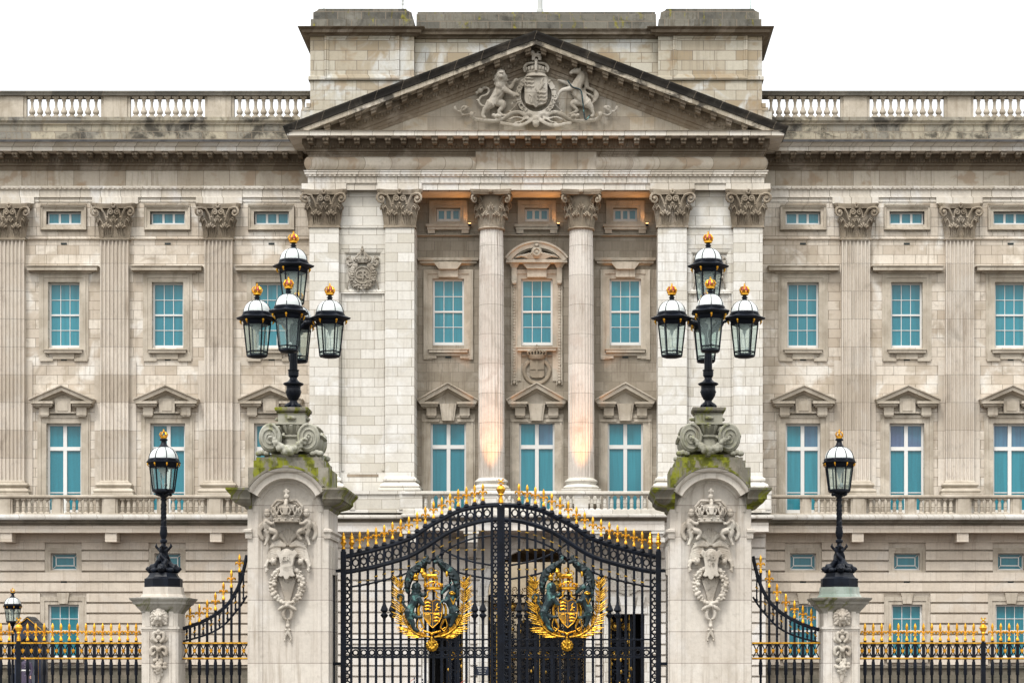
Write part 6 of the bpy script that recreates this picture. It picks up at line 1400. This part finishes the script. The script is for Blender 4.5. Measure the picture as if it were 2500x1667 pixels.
    for k in range(5): tb(mb, [(560 + 17 * k, 950), (575 + 14 * k, 1040 + 10 * k)], 5, .12)
    tb(mb, [(565, 955), (630, 955), (630, 1080), (575, 1010)], 6, .12)
    for s in (-1, 1):
        tb(mb, [(652 + s * 160, 800), (652 + s * 185, 870), (652 + s * 180, 960), (652 + s * 145, 1050), (652 + s * 115, 1120), (652 + s * 135, 1150), (652 + s * 180, 1120)], [14, 18, 18, 16, 10, 8, 6], .0); tb(mb, [(652 + s * 175, 990), (652 + s * 205, 1100), (652 + s * 160, 1170), (652 + s * 120, 1130)], [6, 6, 6, 5], .04)
        for k in range(5): bl(mb, 652 + s * (20 + 22 * k), 1200 - 6 * k, 16, .08)
        tb(mb, [(652 + s * 20, 620), (652 + s * 60, 650), (652 + s * 60, 700), (652 + s * 110, 730)], [8, 12, 12, 6], .06)
    bl(mb, 652, 1215, 24, .08)
    # crown
    x0, zb = P(668, 612); mb.lathe(x0, y - .04, [(105 * K, zb), (118 * K, zb + 8 * K), (115 * K, zb + 30 * K), (125 * K, zb + 40 * K), (118 * K, zb + 42 * K)], 16, sy=.6)
    for q in range(-3, 4):
        a = radians(-90 + q * 28); mb.blob(x0 + 122 * K * cos(a), y - .04 + 75 * K * sin(a), zb + 62 * K, 15 * K, 12 * K, 26 * K, 7, 5); mb.blob(x0 + 100 * K * cos(a + .2), y - .04 + 65 * K * sin(a + .2), zb + 85 * K, 10 * K)
    tb(mb, [(570, 560), (600, 520), (668, 500), (735, 520), (770, 560)], 10, .06)
    mb.obj('crown_and_collar', M['gold'], co)
    # gilded lion statant on the crown
    mb = MB(); tb(mb, [(560, 420), (620, 425), (690, 425), (720, 420)], [34, 34, 32, 36], .06); bl(mb, 545, 410, 44, .07); bl(mb, 522, 370, 36, .08); bl(mb, 512, 335, 18, .08); bl(mb, 505, 372, 16, .12); bl(mb, 530, 345, 26, .06)
    for u, v in ((560, 450), (600, 440), (690, 445), (725, 440)): tb(mb, [(u, v), (u - 6, v + 40), (u + 4, v + 62), (u - 8, v + 78)], [20, 13, 10, 12], .06 + .02 * (u % 3))
    tb(mb, [(730, 410), (745, 380), (700, 350), (670, 370)], [9, 9, 9, 9], .03); mb.ring(P(640, 345)[0], y - .05, P(640, 345)[1], 32 * K, 8 * K, 14, 6)
    link(sculpt(mb, 'gilded_lion', M['goldleaf'], .010, 1), 'gilded_lion', co); mb = MB()
    bl(mb, 430, 440, 38, .12); bl(mb, 430, 475, 40, .1, rz=20); bl(mb, 425, 400, 10, .14); bl(mb, 462, 400, 18, .1); mb.obj('lion_crown', M['goldleaf'], co); mb = MB(); bl(mb, 853, 400, 20, .1, rz=42); mb.obj('mantling_clasp', M['goldleaf'], co); mb = MB(); bl(mb, 925, 668, 48, .1, rz=22); tb(mb, [(890, 660), (925, 640), (965, 665)], 10, .14)
    tb(mb, [(900, 720), (925, 770), (940, 810), (960, 760), (975, 730)], 9, .12)
    mb.obj('unicorn_coronet', M['goldleaf'], co)
    # rose ball at the foot
    mb = MB(); bl(mb, 652, 1370, 86, .03, ry=60)
    for k in range(12): a = 2 * pi * k / 12; tb(mb, [(652 + 30 * cos(a), 1370 - 30 * sin(a)), (652 + 62 * cos(a + .2), 1370 - 62 * sin(a + .2)), (652 + 86 * cos(a + .1), 1370 - 84 * sin(a + .1))], [16, 24, 12], .07)
    tb(mb, [(652, 1250), (645, 1330), (652, 1430)], [16, 20, 14], .13); bl(mb, 652, 1290, 26, .1)
    for k in range(8): a = 2 * pi * k / 8; bl(mb, 652 + 46 * cos(a), 1370 - 44 * sin(a), 20, .13)
    link(sculpt(mb, 'rose_boss', M['goldleaf'], .010, 1), 'rose_boss', co)
def ringmesh(R, rz, kx):
    mb = MB(); mb.ring(0, 0, 0, R, .021, 14, 5, rz=rz)
    if kx:
        for q in (-1, 1): mb.blob(0, 0, q * kx, .026, .025, .026, 5, 4)
    return mb.mesh('ring', M['iron'])
RNG = [ringmesh(.075, .088, .125), ringmesh(.062, .062, .089), ringmesh(.068, .068, 0)]
plainshield = plain('shield_field', (0.03, 0.035, 0.045), 0.4, metal=.5)
def gate_leaf(s):
    xo = 832 if s < 0 else 1611; mir = (lambda x: x) if s < 0 else (lambda x: 2 * GCX - x)
    t = thing('gate_leaf', 'black iron gate leaf with the gilded arms, on the %s' % ('left' if s < 0 else 'right'), 'gate', (wx(xo, DGT), DGT, 0), 'leaves of the main gate')
    ox = wx(xo, DGT); L = lambda px: wx(px, DGT) - ox; Zg = lambda Y: wz(Y, DGT)
    zb = .12
    mb = MB()
    def vb(x, w_, z1, d=.05): c = L(mir(x)); mb.box(c - w_ / 200, c + w_ / 200, -d, d, zb, z1)
    vb(838.5, 13, Zg(1345), .07); vb(857.5, 5.5, Zg(1340)); vb(1201, 6.5, Zg(1237)); vb(1218 , 8.6, Zg(1231), .055)
    for P_, r, fl in ((UP, .062, .8), (LO, .06, .8), (GB, .026, 1), (GC, .026, 1), (GD_, .026, 1)):
        Q = smooth_path(P_); mb.tube([(L(mir(x)), 0, Zg(Y)) for x, Y in Q if abs(mir(x) - GCX) > 1.5], r, 7, flat=fl)
    for Y, h in ((1560, 2.0), (1580.5, 2.6), (1603, 2.6)): c = sorted((L(mir(845)), L(mir(1218)))); mb.box(c[0], c[1], -.03, .03, Zg(Y + h), Zg(Y - h))
    mb.box(*sorted((L(mir(845)), L(mir(1218)))), -.04, .04, zb, zb + .1)
    fro = mb.obj('frame', M['iron'], t, smooth=40)
    # rings in the top band, the stiles and the lower band
    bars = [878 + 20.06 * k for k in range(16)]
    ups = lambda x: interp(UP, x); los = lambda x: interp(LO, x)
    for b in [868] + [q + 10 for q in bars]:
        if b > 1196: continue
        a, c = Zg(ups(b)), Zg(los(b)); link(RNG[0], 'ring', fro, (L(mir(b)), 0, (a + c) / 2))
        link(RNG[2], 'ring', fro, (L(mir(b)), 0, Zg(1592)))
    link(RNG[2], 'ring', fro, (L(mir(848)), 0, Zg(1375)))
    for X_, Y in ((848, 1418), (1209.5, 1281)):
        while Y < 1700: link(RNG[1], 'ring', fro, (L(mir(X_)), 0, Zg(Y))); Y += 17.8
    for i, b in enumerate(bars):
        m_ = MB(); x = 0; top = Zg(ups(b)); m_.box(-.031, .031, -.028, .028, zb, top)
        for Y in (1560, 1583, 1601): m_.box(-.05, .05, -.04, .04, Zg(Y + 2), Zg(Y - 2)); 
        m_.lathe(0, 0, [(.035, Zg(1557)), (.052, Zg(1560)), (.035, Zg(1563))], 8)
        m_.lathe(0, 0, [(.03, top + .02), (.075, top + .055), (.06, top + .1), (.035, top + .13)], 8)
        gy = interp(GB, b) if b < 1095 else None
        if gy: m_.lathe(0, 0, [(.034, Zg(gy + 5)), (.058, Zg(gy)), (.034, Zg(gy - 5))], 8)
        if i in (3, 4, 14, 15): m_.lathe(0, 0, [(.035, Zg(1516)), (.04, Zg(1508)), (.09, Zg(1503)), (.095, Zg(1500)), (.05, Zg(1496)), (.045, Zg(1494)), (.1, Zg(1489)), (.09, Zg(1486)), (.04, Zg(1474)), (.033, Zg(1470))], 8)
        o = m_.obj('bar', M['iron'], t, loc=(L(mir(b)), 0, 0)); link(FL, 'fleur_de_lis', o, (0, 0, top + .12), scale=(.98, 1, .98))
        g = MB(); zs = [Zg(los(b) + (24 if b > 900 else 30))]
        if b > 1080: zs.append(Zg(1342)); 
        if b > 1120: zs.append(Zg(1389))
        tilt = (los(b + 5) - los(b - 5)) / 10 * -.04 * (-s)
        for z in zs: g.tube([(-.045, -.02, z - tilt), (.045, -.02, z + tilt)], .019, 6)
        g.obj('gilded_band', M['golddull'], o)
    for p in (838.5, 858.5): 
        m_ = MB(); m_.lathe(0, 0, [(.055, 0), (.055, .1), (.035, .13)], 8); o = m_.obj('stile_top', M['iron'], t, loc=(L(mir(p)), 0, Zg(1352))); link(UR, 'urn_finial', o, (0, 0, .12))
    m_ = MB()
    for Y in (1393, 1619): m_.box(*sorted((L(mir(832)), L(mir(800)))), -.04, .04, Zg(Y + 3.5), Zg(Y - 3.5))
    m_.box(*sorted((L(mir(814)), L(mir(818)))), -.03, .03, zb, Zg(1393)); m_.obj('hinge_bracket', M['iron'], t, smooth=None)
    if s < 0: link(OR, 'crowned_orb', t, (L(GCX), 0, Zg(1229)), scale=(1.2, 1.2, 1.04))
    if s < 0:
        m_ = MB(); m_.box(L(1223.5) - .02, L(1223.5) + .02, -.075, -.055, zb, Zg(1234)); m_.obj('cover_strip', M['iron'], t, smooth=None)
        m_ = MB()
        Y = 1500
        while Y < 1720: m_.box(L(1213) - .008, L(1213) + .008, -.06, -.03, Zg(Y + 7), Zg(Y)); Y += 10
        m_.obj('gilt_beading', M['golddull'], t, smooth=None)
    arms_parts(t, L, 1056 if s < 0 else 1384.6, 0)
gate_leaf(-1); gate_leaf(1)
# pedestrian sign hung on the left leaf's bars
sx = wx(1177, DGT + .06); sz = wz(1636, DGT); t = thing('sign', 'dark blue pedestrians this way sign hanging low behind the left gate leaf', 'sign', (sx, DGT + .06, sz - .1))
mb = MB(); mb.box(-.155, .155, 0, .012, -.02, .2); mb.obj('plate', M['navy'], t, smooth=None)
text('PEDESTRIANS', .05, .001, M['white'], 'lettering', t, (0, -.003, .145), .0008, sx=.78); text('THIS WAY', .05, .001, M['white'], 'lettering', t, (0, -.003, .085), .0008, sx=.85)
mb = MB(); mb.box(-.09, .05, -.004, 0, .03, .038); mb.prism([(.05, .02), (.09, .034), (.05, .048)], -.004, 0); mb.obj('arrow', M['white'], t, smooth=None)
# ---------------------------------------------------------------- royal arms in the pediment (crop [1080,100] x5.113, centre u=1165)
KP = DC / F / 5.113; YP = DC - .12
def PPt(u, v): return (X0 + (u - 1165) * KP, wz(100 + v / 5.113, DC - .2))
def ptb(mb, pts, r, dy=0.0, n=8, flat=.8):
    p_, r_ = cat([(PPt(q[0], q[1])[0], YP - dy, PPt(q[0], q[1])[1]) for q in pts], [k * KP for k in (r if isinstance(r, (list, tuple)) else [r] * len(pts))]); mb.tube(p_, r_, n, flat)
def pbl(mb, u, v, r, dy=0.0, rz=None, ry=None): x, z = PPt(u, v); mb.blob(x, YP - dy, z, r * KP, (ry or r) * KP, (rz or r) * KP, 10, 7)
root = bpy.data.objects.new('royal_arms', None)
mb = MB()       # shield, garter and crown
x, z = PPt(1165, 660)
sh = [(1025, 470), (1308, 470), (1308, 740), (1290, 790), (1240, 810), (1200, 815), (1165, 842), (1130, 815), (1090, 810), (1040, 790), (1025, 740)]
mb.prism([PPt(u, v) for u, v in sh][::-1], YP - .30, YP + .1)
so = mb.obj('royal_arms', M['arms'], pal, smooth=None)
mb = MB(); gp = [(1170 + 222 * cos(a), 690 - 235 * sin(a)) for a in [2 * pi * i / 32 for i in range(32)]]; b = len(mb.v)
for ri, dy in ((.87, .0), (.87, .22), (1.13, .24), (1.13, 0)):
    for u, v in gp: X, Zz = PPt(1170 + (u - 1170) * ri, 690 + (v - 690) * ri); mb.v.append((X, YP - dy, Zz))
for k in range(3):
    for i in range(32): j = (i + 1) % 32; mb.face([b + k * 32 + i, b + k * 32 + j, b + (k + 1) * 32 + j, b + (k + 1) * 32 + i])
mb.obj('garter', M['arms'], so)
word = 'HONI SOIT QUI MAL Y PENSE'
for i, ch in enumerate(word):
    if ch == ' ': continue
    a = radians(235 - 290 * (i + .5) / len(word)); X, Zz = PPt(1170 + 222 * cos(a), 690 - 235 * sin(a)); o = text(ch, .30, .02, M['arms'], 'letter', so, (X, YP - .25, Zz), .006); o.rotation_euler = (0, pi / 2 - a, 0)
mb = MB()
for (u, v, nrow, fl) in ((1090, 545, 3, 1), (1240, 720, 3, 1)):
    for k in range(nrow):
        vv = v - 50 + 48 * k; ptb(mb, [(u - 45, vv), (u - 10, vv - 12), (u + 35, vv - 4), (u + 55, vv - 22)], [12, 16, 12, 5], .31); pbl(mb, u - 48, vv - 12, 13, .33)
        for q in (-30, 20): ptb(mb, [(u + q, vv), (u + q - 6, vv + 20)], [7, 5], .31)
ptb(mb, [(1215, 620), (1245, 570), (1235, 520), (1255, 490)], [12, 20, 16, 12], .31); ptb(mb, [(1245, 560), (1280, 545)], [8, 5], .31); ptb(mb, [(1240, 590), (1275, 610)], [8, 5], .31)
ptb(mb, [(1075, 680), (1120, 720), (1105, 790), (1080, 720), (1075, 680)], 8, .31); ptb(mb, [(1165, 475), (1165, 830)], 5, .30); ptb(mb, [(1028, 655), (1305, 655)], 5, .30)
for k in range(4): ptb(mb, [(1120 + 10 * k, 700), (1105 + 12 * k, 790)], 4, .31)
# helmet roll, crown, lion on the crown
X, Zz = PPt(1168, 458); mb.lathe(X, YP - .08, [(KP * 135, Zz - KP * 6), (KP * 146, Zz + KP * 2), (KP * 140, Zz + KP * 12), (KP * 118, Zz + KP * 40), (KP * 128, Zz + KP * 52), (KP * 132, Zz + KP * 64), (KP * 124, Zz + KP * 70)], 22, sy=.7)
mb.blob(X, YP - .05, Zz + KP * 90, KP * 120, KP * 80, KP * 75, 16, 8)
for k in range(-4, 5): a = radians(-90 + 20 * k); mb.blob(X + KP * 138 * cos(a), YP - .08 + KP * 92 * sin(a), Zz + KP * 95, KP * 15, KP * 12, KP * 26, 7, 5)
for q in (-1, 1): ptb(mb, [(1168 + q * 135, 400), (1168 + q * 150, 350), (1168 + q * 110, 300), (1168 + q * 20, 285)], [14, 16, 16, 14], .22); ptb(mb, [(1168 + q * 130, 385), (1168 + q * 160, 370)], 8, .2)
ptb(mb, [(1168, 400), (1168, 330), (1168, 285)], 18, .45); pbl(mb, 1168, 265, 24, .3)
mb.obj('crown', M['arms'], so)
mb = MB(); ptb(mb, [(1130, 200), (1180, 195), (1225, 205)], [28, 26, 30], .3); pbl(mb, 1120, 172, 34, .34); pbl(mb, 1115, 150, 20, .34)
for q in (1125, 1150, 1205, 1230): ptb(mb, [(q, 215), (q - 6, 245), (q + 4, 265)], [14, 10, 10], .32)
ptb(mb, [(1235, 200), (1262, 170), (1230, 150), (1180, 158)], [8, 9, 8, 10], .3); link(sculpt(mb, 'crest_lion', M['arms'], .03, 1), 'crest_lion', so)
mb = MB()        # lion
pbl(mb, 733, 455, 62, .36, 70); pbl(mb, 735, 480, 26, .55); pbl(mb, 720, 430, 14, .6); pbl(mb, 755, 432, 14, .6); pbl(mb, 728, 480, 84, .2, 92); pbl(mb, 725, 570, 70, .2)
for k in range(12): a = 2 * pi * k / 12; ptb(mb, [(728 + 60 * cos(a), 495 - 70 * sin(a)), (728 + 100 * cos(a), 500 - 108 * sin(a))], [24, 9], .22)
for k in range(5): pbl(mb, 690 + 20 * k, 392 - 6 * (2 - abs(k - 2)), 13, .3)
ptb(mb, [(735, 590), (700, 660), (660, 720), (620, 790)], [74, 76, 62, 72], .14); ptb(mb, [(760, 610), (820, 650), (880, 680), (900, 720)], [44, 34, 26, 16], .3); ptb(mb, [(860, 665), (930, 690), (965, 700)], [24, 24, 16], .3)
ptb(mb, [(790, 560), (850, 590), (885, 520), (920, 490), (950, 500)], [34, 28, 24, 26, 14], .08)
ptb(mb, [(610, 790), (560, 840), (520, 880), (505, 950), (540, 975)], [70, 46, 28, 22, 22], .24); ptb(mb, [(670, 760), (750, 790), (740, 840), (700, 885), (740, 930), (800, 940)], [58, 52, 34, 22, 22, 26], .08)
ptb(mb, [(590, 810), (500, 815), (455, 760), (480, 700), (555, 670), (580, 620), (545, 585), (500, 620)], [18, 16, 15, 15, 16, 16, 16, 10], .08); pbl(mb, 470, 625, 34, .1); pbl(mb, 430, 650, 24, .06); pbl(mb, 520, 590, 24, .1); pbl(mb, 430, 740, 16, .06)
link(sculpt(mb, 'lion_supporter', M['arms'], .034, 1), 'lion_supporter', so)
mb = MB()        # unicorn
ptb(mb, [(1590, 425), (1620, 405), (1680, 395), (1720, 400)], [18, 28, 42, 40], .3); ptb(mb, [(1715, 400), (1730, 460), (1690, 540), (1660, 610)], [46, 58, 66, 78], .2); ptb(mb, [(1660, 600), (1700, 680), (1760, 740), (1800, 790)], [80, 74, 64, 72], .14)
ptb(mb, [(1655, 370), (1640, 330), (1615, 285)], [10, 8, 3], .3); ptb(mb, [(1715, 365), (1735, 335)], [14, 5], .3); pbl(mb, 1600, 425, 20, .34)
for k in range(7): ptb(mb, [(1735 + 6 * k, 385 + 30 * k), (1790 + 5 * k, 400 + 32 * k), (1800, 425 + 30 * k)], [20, 20, 7], .12)
ptb(mb, [(1640, 600), (1560, 620), (1490, 635), (1450, 680), (1425, 740), (1395, 752)], [44, 34, 26, 18, 15, 20], .3); ptb(mb, [(1600, 560), (1530, 520), (1460, 495), (1430, 490)], [34, 24, 18, 16], .05)
ptb(mb, [(1800, 790), (1850, 840), (1865, 880), (1880, 930), (1850, 960)], [68, 38, 24, 20, 22], .24); ptb(mb, [(1740, 770), (1640, 770), (1620, 810), (1680, 870), (1630, 900), (1580, 925)], [54, 42, 30, 20, 17, 24], .08)
ptb(mb, [(1820, 790), (1880, 770), (1870, 700), (1790, 650), (1765, 600), (1800, 590), (1880, 620), (1920, 680), (1900, 760)], [16, 15, 15, 15, 15, 16, 24, 34, 16], .1)
link(sculpt(mb, 'unicorn_supporter', M['arms'], .034, 1), 'unicorn_supporter', so)
mb = MB(); ptb(mb, [(1560, 520), (1620, 600), (1720, 640), (1745, 760), (1770, 980), (1800, 1000), (1835, 950)], 9, .42); mb.obj('chain', M['bronze'], so)
mb = MB()        # ribbon and scrolls
def rib(pts, w_, dy): 
    Q = smooth_path(pts); mb.tube([(PPt(u, v)[0], YP - dy - .05 * sin(i * .5), PPt(u, v)[1]) for i, (u, v) in enumerate(Q)], [w_ * KP] * len(Q), 6, flat=.45)
for s in (-1, 1):
    f = lambda u: 1165 + s * (1165 - u) * -1 if s > 0 else u
    f = (lambda u: u) if s < 0 else (lambda u: 2330 - u)
    rib([(f(150), 815), (f(175), 870), (f(240), 880), (f(310), 830), (f(290), 815), (f(240), 840), (f(240), 920), (f(340), 925), (f(400), 890)], 20, .1)
    rib([(f(370), 900), (f(370), 960), (f(460), 1000), (f(620), 1015), (f(760), 985), (f(860), 920), (f(960), 900), (f(1060), 960)], 30, .2)
    rib([(f(720), 1040), (f(860), 1065), (f(1000), 1060), (f(1100), 1010), (f(1110), 950), (f(1060), 930), (f(1040), 970), (f(1075), 985)], 26, .28)
    rib([(f(830), 1000), (f(920), 965), (f(1020), 985), (f(1000), 1010), (f(900), 1030)], 16, .26)
    rib([(f(880), 910), (f(840), 880), (f(890), 840), (f(930), 780), (f(880), 770), (f(870), 810)], 16, .12)
    for k in range(4): pbl(mb, f(640 + 24 * k), 940 + 10 * (k % 2), 26, .2)
pbl(mb, 1165, 980, 44, .2); pbl(mb, 1165, 1040, 46, .2, 50); 
link(sculpt(mb, 'motto_ribbon', M['arms'], .034, 1), 'motto_ribbon', so)

# ---------------------------------------------------------------- sentry box, guard, lamp and rope posts by the palace wall
DB = 94.0; bx = wx(67, DB); t = thing('sentry_box', 'dark blue sentry box with a gabled slate roof beside the lamp at the far left', 'sentry box', (bx, DB + .65, 0))
hw, dp = .58, .62; ze = wz(1537, DB); za = wz(1506, DB)
mb = MB(); mb.box(-hw, -hw + .06, -dp, dp, 0, ze); mb.box(hw - .06, hw, -dp, dp, 0, ze); mb.box(-hw + .06, hw - .06, dp - .05, dp, 0, ze)
ar = arc(0, 2.25, .38, pi, 0, 12); mb.prism([(-.52, 0), (-.38, 0)] + ar + [(.38, 0), (.52, 0), (.52, ze), (-.52, ze)], -dp - .0, -dp + .05)
mb.prism([(-hw, ze), (hw, ze), (0, za - .06)], -dp + .004, dp - .004); mb.obj('body', M['navy'], t, smooth=None)
mb = MB(); mb.box(-hw + .07, hw - .07, dp - .08, dp - .055, .05, ze - .1); mb.box(hw - .1, hw - .065, -dp + .06, dp - .1, .05, ze - .1); mb.box(-hw + .065, -hw + .1, -dp + .06, dp - .1, .05, ze - .1); mb.obj('lining', M['grey'], t, smooth=None)
mb = MB(); sl_ = (za - ze) / hw
for s in (-1, 1):
    for k in range(4):
        a, b = s * (hw + .12) * (1 - k / 4), s * (hw + .12) * (1 - (k + 1) / 4); z = lambda x: za + .02 - sl_ * abs(x)
        mb.prism([(a, z(a) - .02), (a, z(a) + .045), (b, z(b) + .02), (b, z(b) - .02)], -dp - .1, dp + .1)
mb.obj('roof', M['lead'], t, smooth=None)
mb = MB()
for s in (-1, 1): mb.tube([(s * .62, -dp - .11, ze + .02), (0, -dp - .11, za - .03)], .012, 4); mb.tube([(s * .45, -dp - .02, ze + .02), (0, -dp - .02, za - .22)], .01, 4); mb.box(*sorted((s * .47, s * .485)), -dp - .012, -dp, .1, 2.2)
mb.obj('gold_lining', M['gold'], t, smooth=None)
# guard
gx = wx(61, DB - .9); gt = thing('person', 'sentry in long grey coat with white belt and tall black bearskin before the box', 'person', (gx, DB - .75, 0))
mb = MB(); mb.box(-.45, .45, -.35, .5, 0, .12); o = mb.obj('sentry_step', M['portland'], smooth=None); o.location = (gx, DB - .75, 0); o['label'] = 'low stone step under the sentry at the far left'; o['category'] = 'step'
F0 = .12
mb = MB(); mb.lathe(0, 0, [(.27, F0 + .42), (.25, F0 + .6), (.20, F0 + .95), (.185, F0 + 1.08), (.20, F0 + 1.2), (.225, F0 + 1.34), (.2, F0 + 1.44), (.08, F0 + 1.5), (.065, F0 + 1.56)], 16, sy=.68)
for s in (-1, 1):
    mb.tube([(s * .19, 0, F0 + 1.41), (s * .25, .01, F0 + 1.2), (s * .27, -.0, F0 + 1.08), (s * .235, -.08, F0 + .86)], [.07, .062, .055, .042], 8)
    mb.tube([(s * .09, 0, F0 + .5), (s * .09, 0, F0 + .1)], [.08, .06], 8)
link(sculpt(mb, 'greatcoat', M['coat'], .014, 2), 'greatcoat', gt)
mb = MB(); mb.blob(0, -.01, F0 + 1.65, .082, .095, .115, 12, 8); mb.blob(0, -.105, F0 + 1.645, .016, .02, .025); mb.tube([(0, 0, F0 + 1.5), (0, 0, F0 + 1.6)], .055, 8)
for s in (-1, 1):
    mb.blob(s * .083, 0, F0 + 1.65, .012, .02, .03); hx, hz = s * .225, F0 + .80
    mb.blob(hx, -.09, hz + .01, .03, .04, .045)
    for q in range(4): mb.tube([(hx - .02 + .014 * q, -.1, hz - .02), (hx - .022 + .015 * q, -.115, hz - .06), (hx - .018 + .013 * q, -.1, hz - .085 - .008 * (q in (1, 2)))], [.009, .009, .007], 5)
    mb.tube([(hx - s * .02, -.11, hz + .02), (hx - s * .035, -.13, hz - .02), (hx - s * .03, -.13, hz - .045)], [.011, .01, .008], 5)
link(sculpt(mb, 'body', M['skin'], .006, 1), 'body', gt)
mb = MB()
for s in (-1, 1): mb.blob(s * .032, -.092, F0 + 1.665, .01, .006, .007)
mb.tube([(-.022, -.1, F0 + 1.6), (.022, -.1, F0 + 1.6)], .005, 4); mb.obj('eyes_and_mouth', M['dark'], gt)
mb = MB(); mb.lathe(0, .01, [(.10, F0 + 1.69), (.125, F0 + 1.76), (.14, F0 + 1.88), (.135, F0 + 1.99), (.10, F0 + 2.07), (.03, F0 + 2.1)], 16); mb.obj('bearskin', M['fur'], gt)
mb = MB(); mb.lathe(0, 0, [(.192, F0 + 1.06), (.196, F0 + 1.07), (.196, F0 + 1.11), (.192, F0 + 1.12)], 20, sy=.72)
for z in (.86, .98, 1.22, 1.32): mb.blob(0, -.15 - .0, F0 + z, .012, .02, .012)
mb.tube([(-.03, -.1, F0 + 1.55), (0, -.12, F0 + 1.53), (.03, -.1, F0 + 1.55)], .006, 4); mb.obj('belt_and_buttons', M['white'], gt)
mb = MB()
for s in (-1, 1): mb.blob(s * .09, -.05, F0 + .05, .055, .14, .055)
mb.obj('boots', M['fur'], gt)
# forecourt lamp
DL = 95.0; lt = thing('forecourt_lamp', 'small distant black street lamp beside the sentry box at the far left', 'street lamp', (wx(31, DL), DL, 0))
zl = wz(1518, DL); mb = MB(); mb.lathe(0, 0, [(.22, 0), (.22, .3), (.12, .45), (.09, 1.0), (.06, 1.1), (.055, zl - .2), (.09, zl - .15), (.12, zl - .03)], 12); mb.tube([(-.3, 0, zl - .35), (.3, 0, zl - .35)], .018, 5); mb.obj('post', M['iron'], lt)
add_lantern('single', lt, (0, 0, zl))
# rope posts by the left side door
pr = []
for i, (px, py, nm) in enumerate(((1011.5, 1653, 'leftmost of the three, with the rope end'), (1031.5, 1656, 'middle one, beside the dark doorway'), (1140, 1653, 'right of the left dark doorway'))):
    D = 96.6; z = wz(py, D); t = thing('rope_post', 'slim dark barrier post, ' + nm, 'barrier post', (wx(px, D), D, 0), 'rope posts by the left doorway'); mb = MB(); mb.lathe(0, 0, [(.16, 0), (.16, .03), (.03, .06), (.028, z - .1), (.032, z - .05), (.032, z), (.02, z + .01)], 10); mb.obj('post', M['navy'], t)
    mb = MB(); mb.lathe(0, 0, [(.034, z - .14), (.034, z - .09)], 10); mb.obj('white_band', M['white'], t)
    mb = MB(); x1 = -.42; mb.tube([(x1 * k / 6, -.01, z - .06 - .3 * (k / 6) ** 1.2) for k in range(7)], .014, 5)
    if i != 1: mb.obj('rope', M['red'], t)
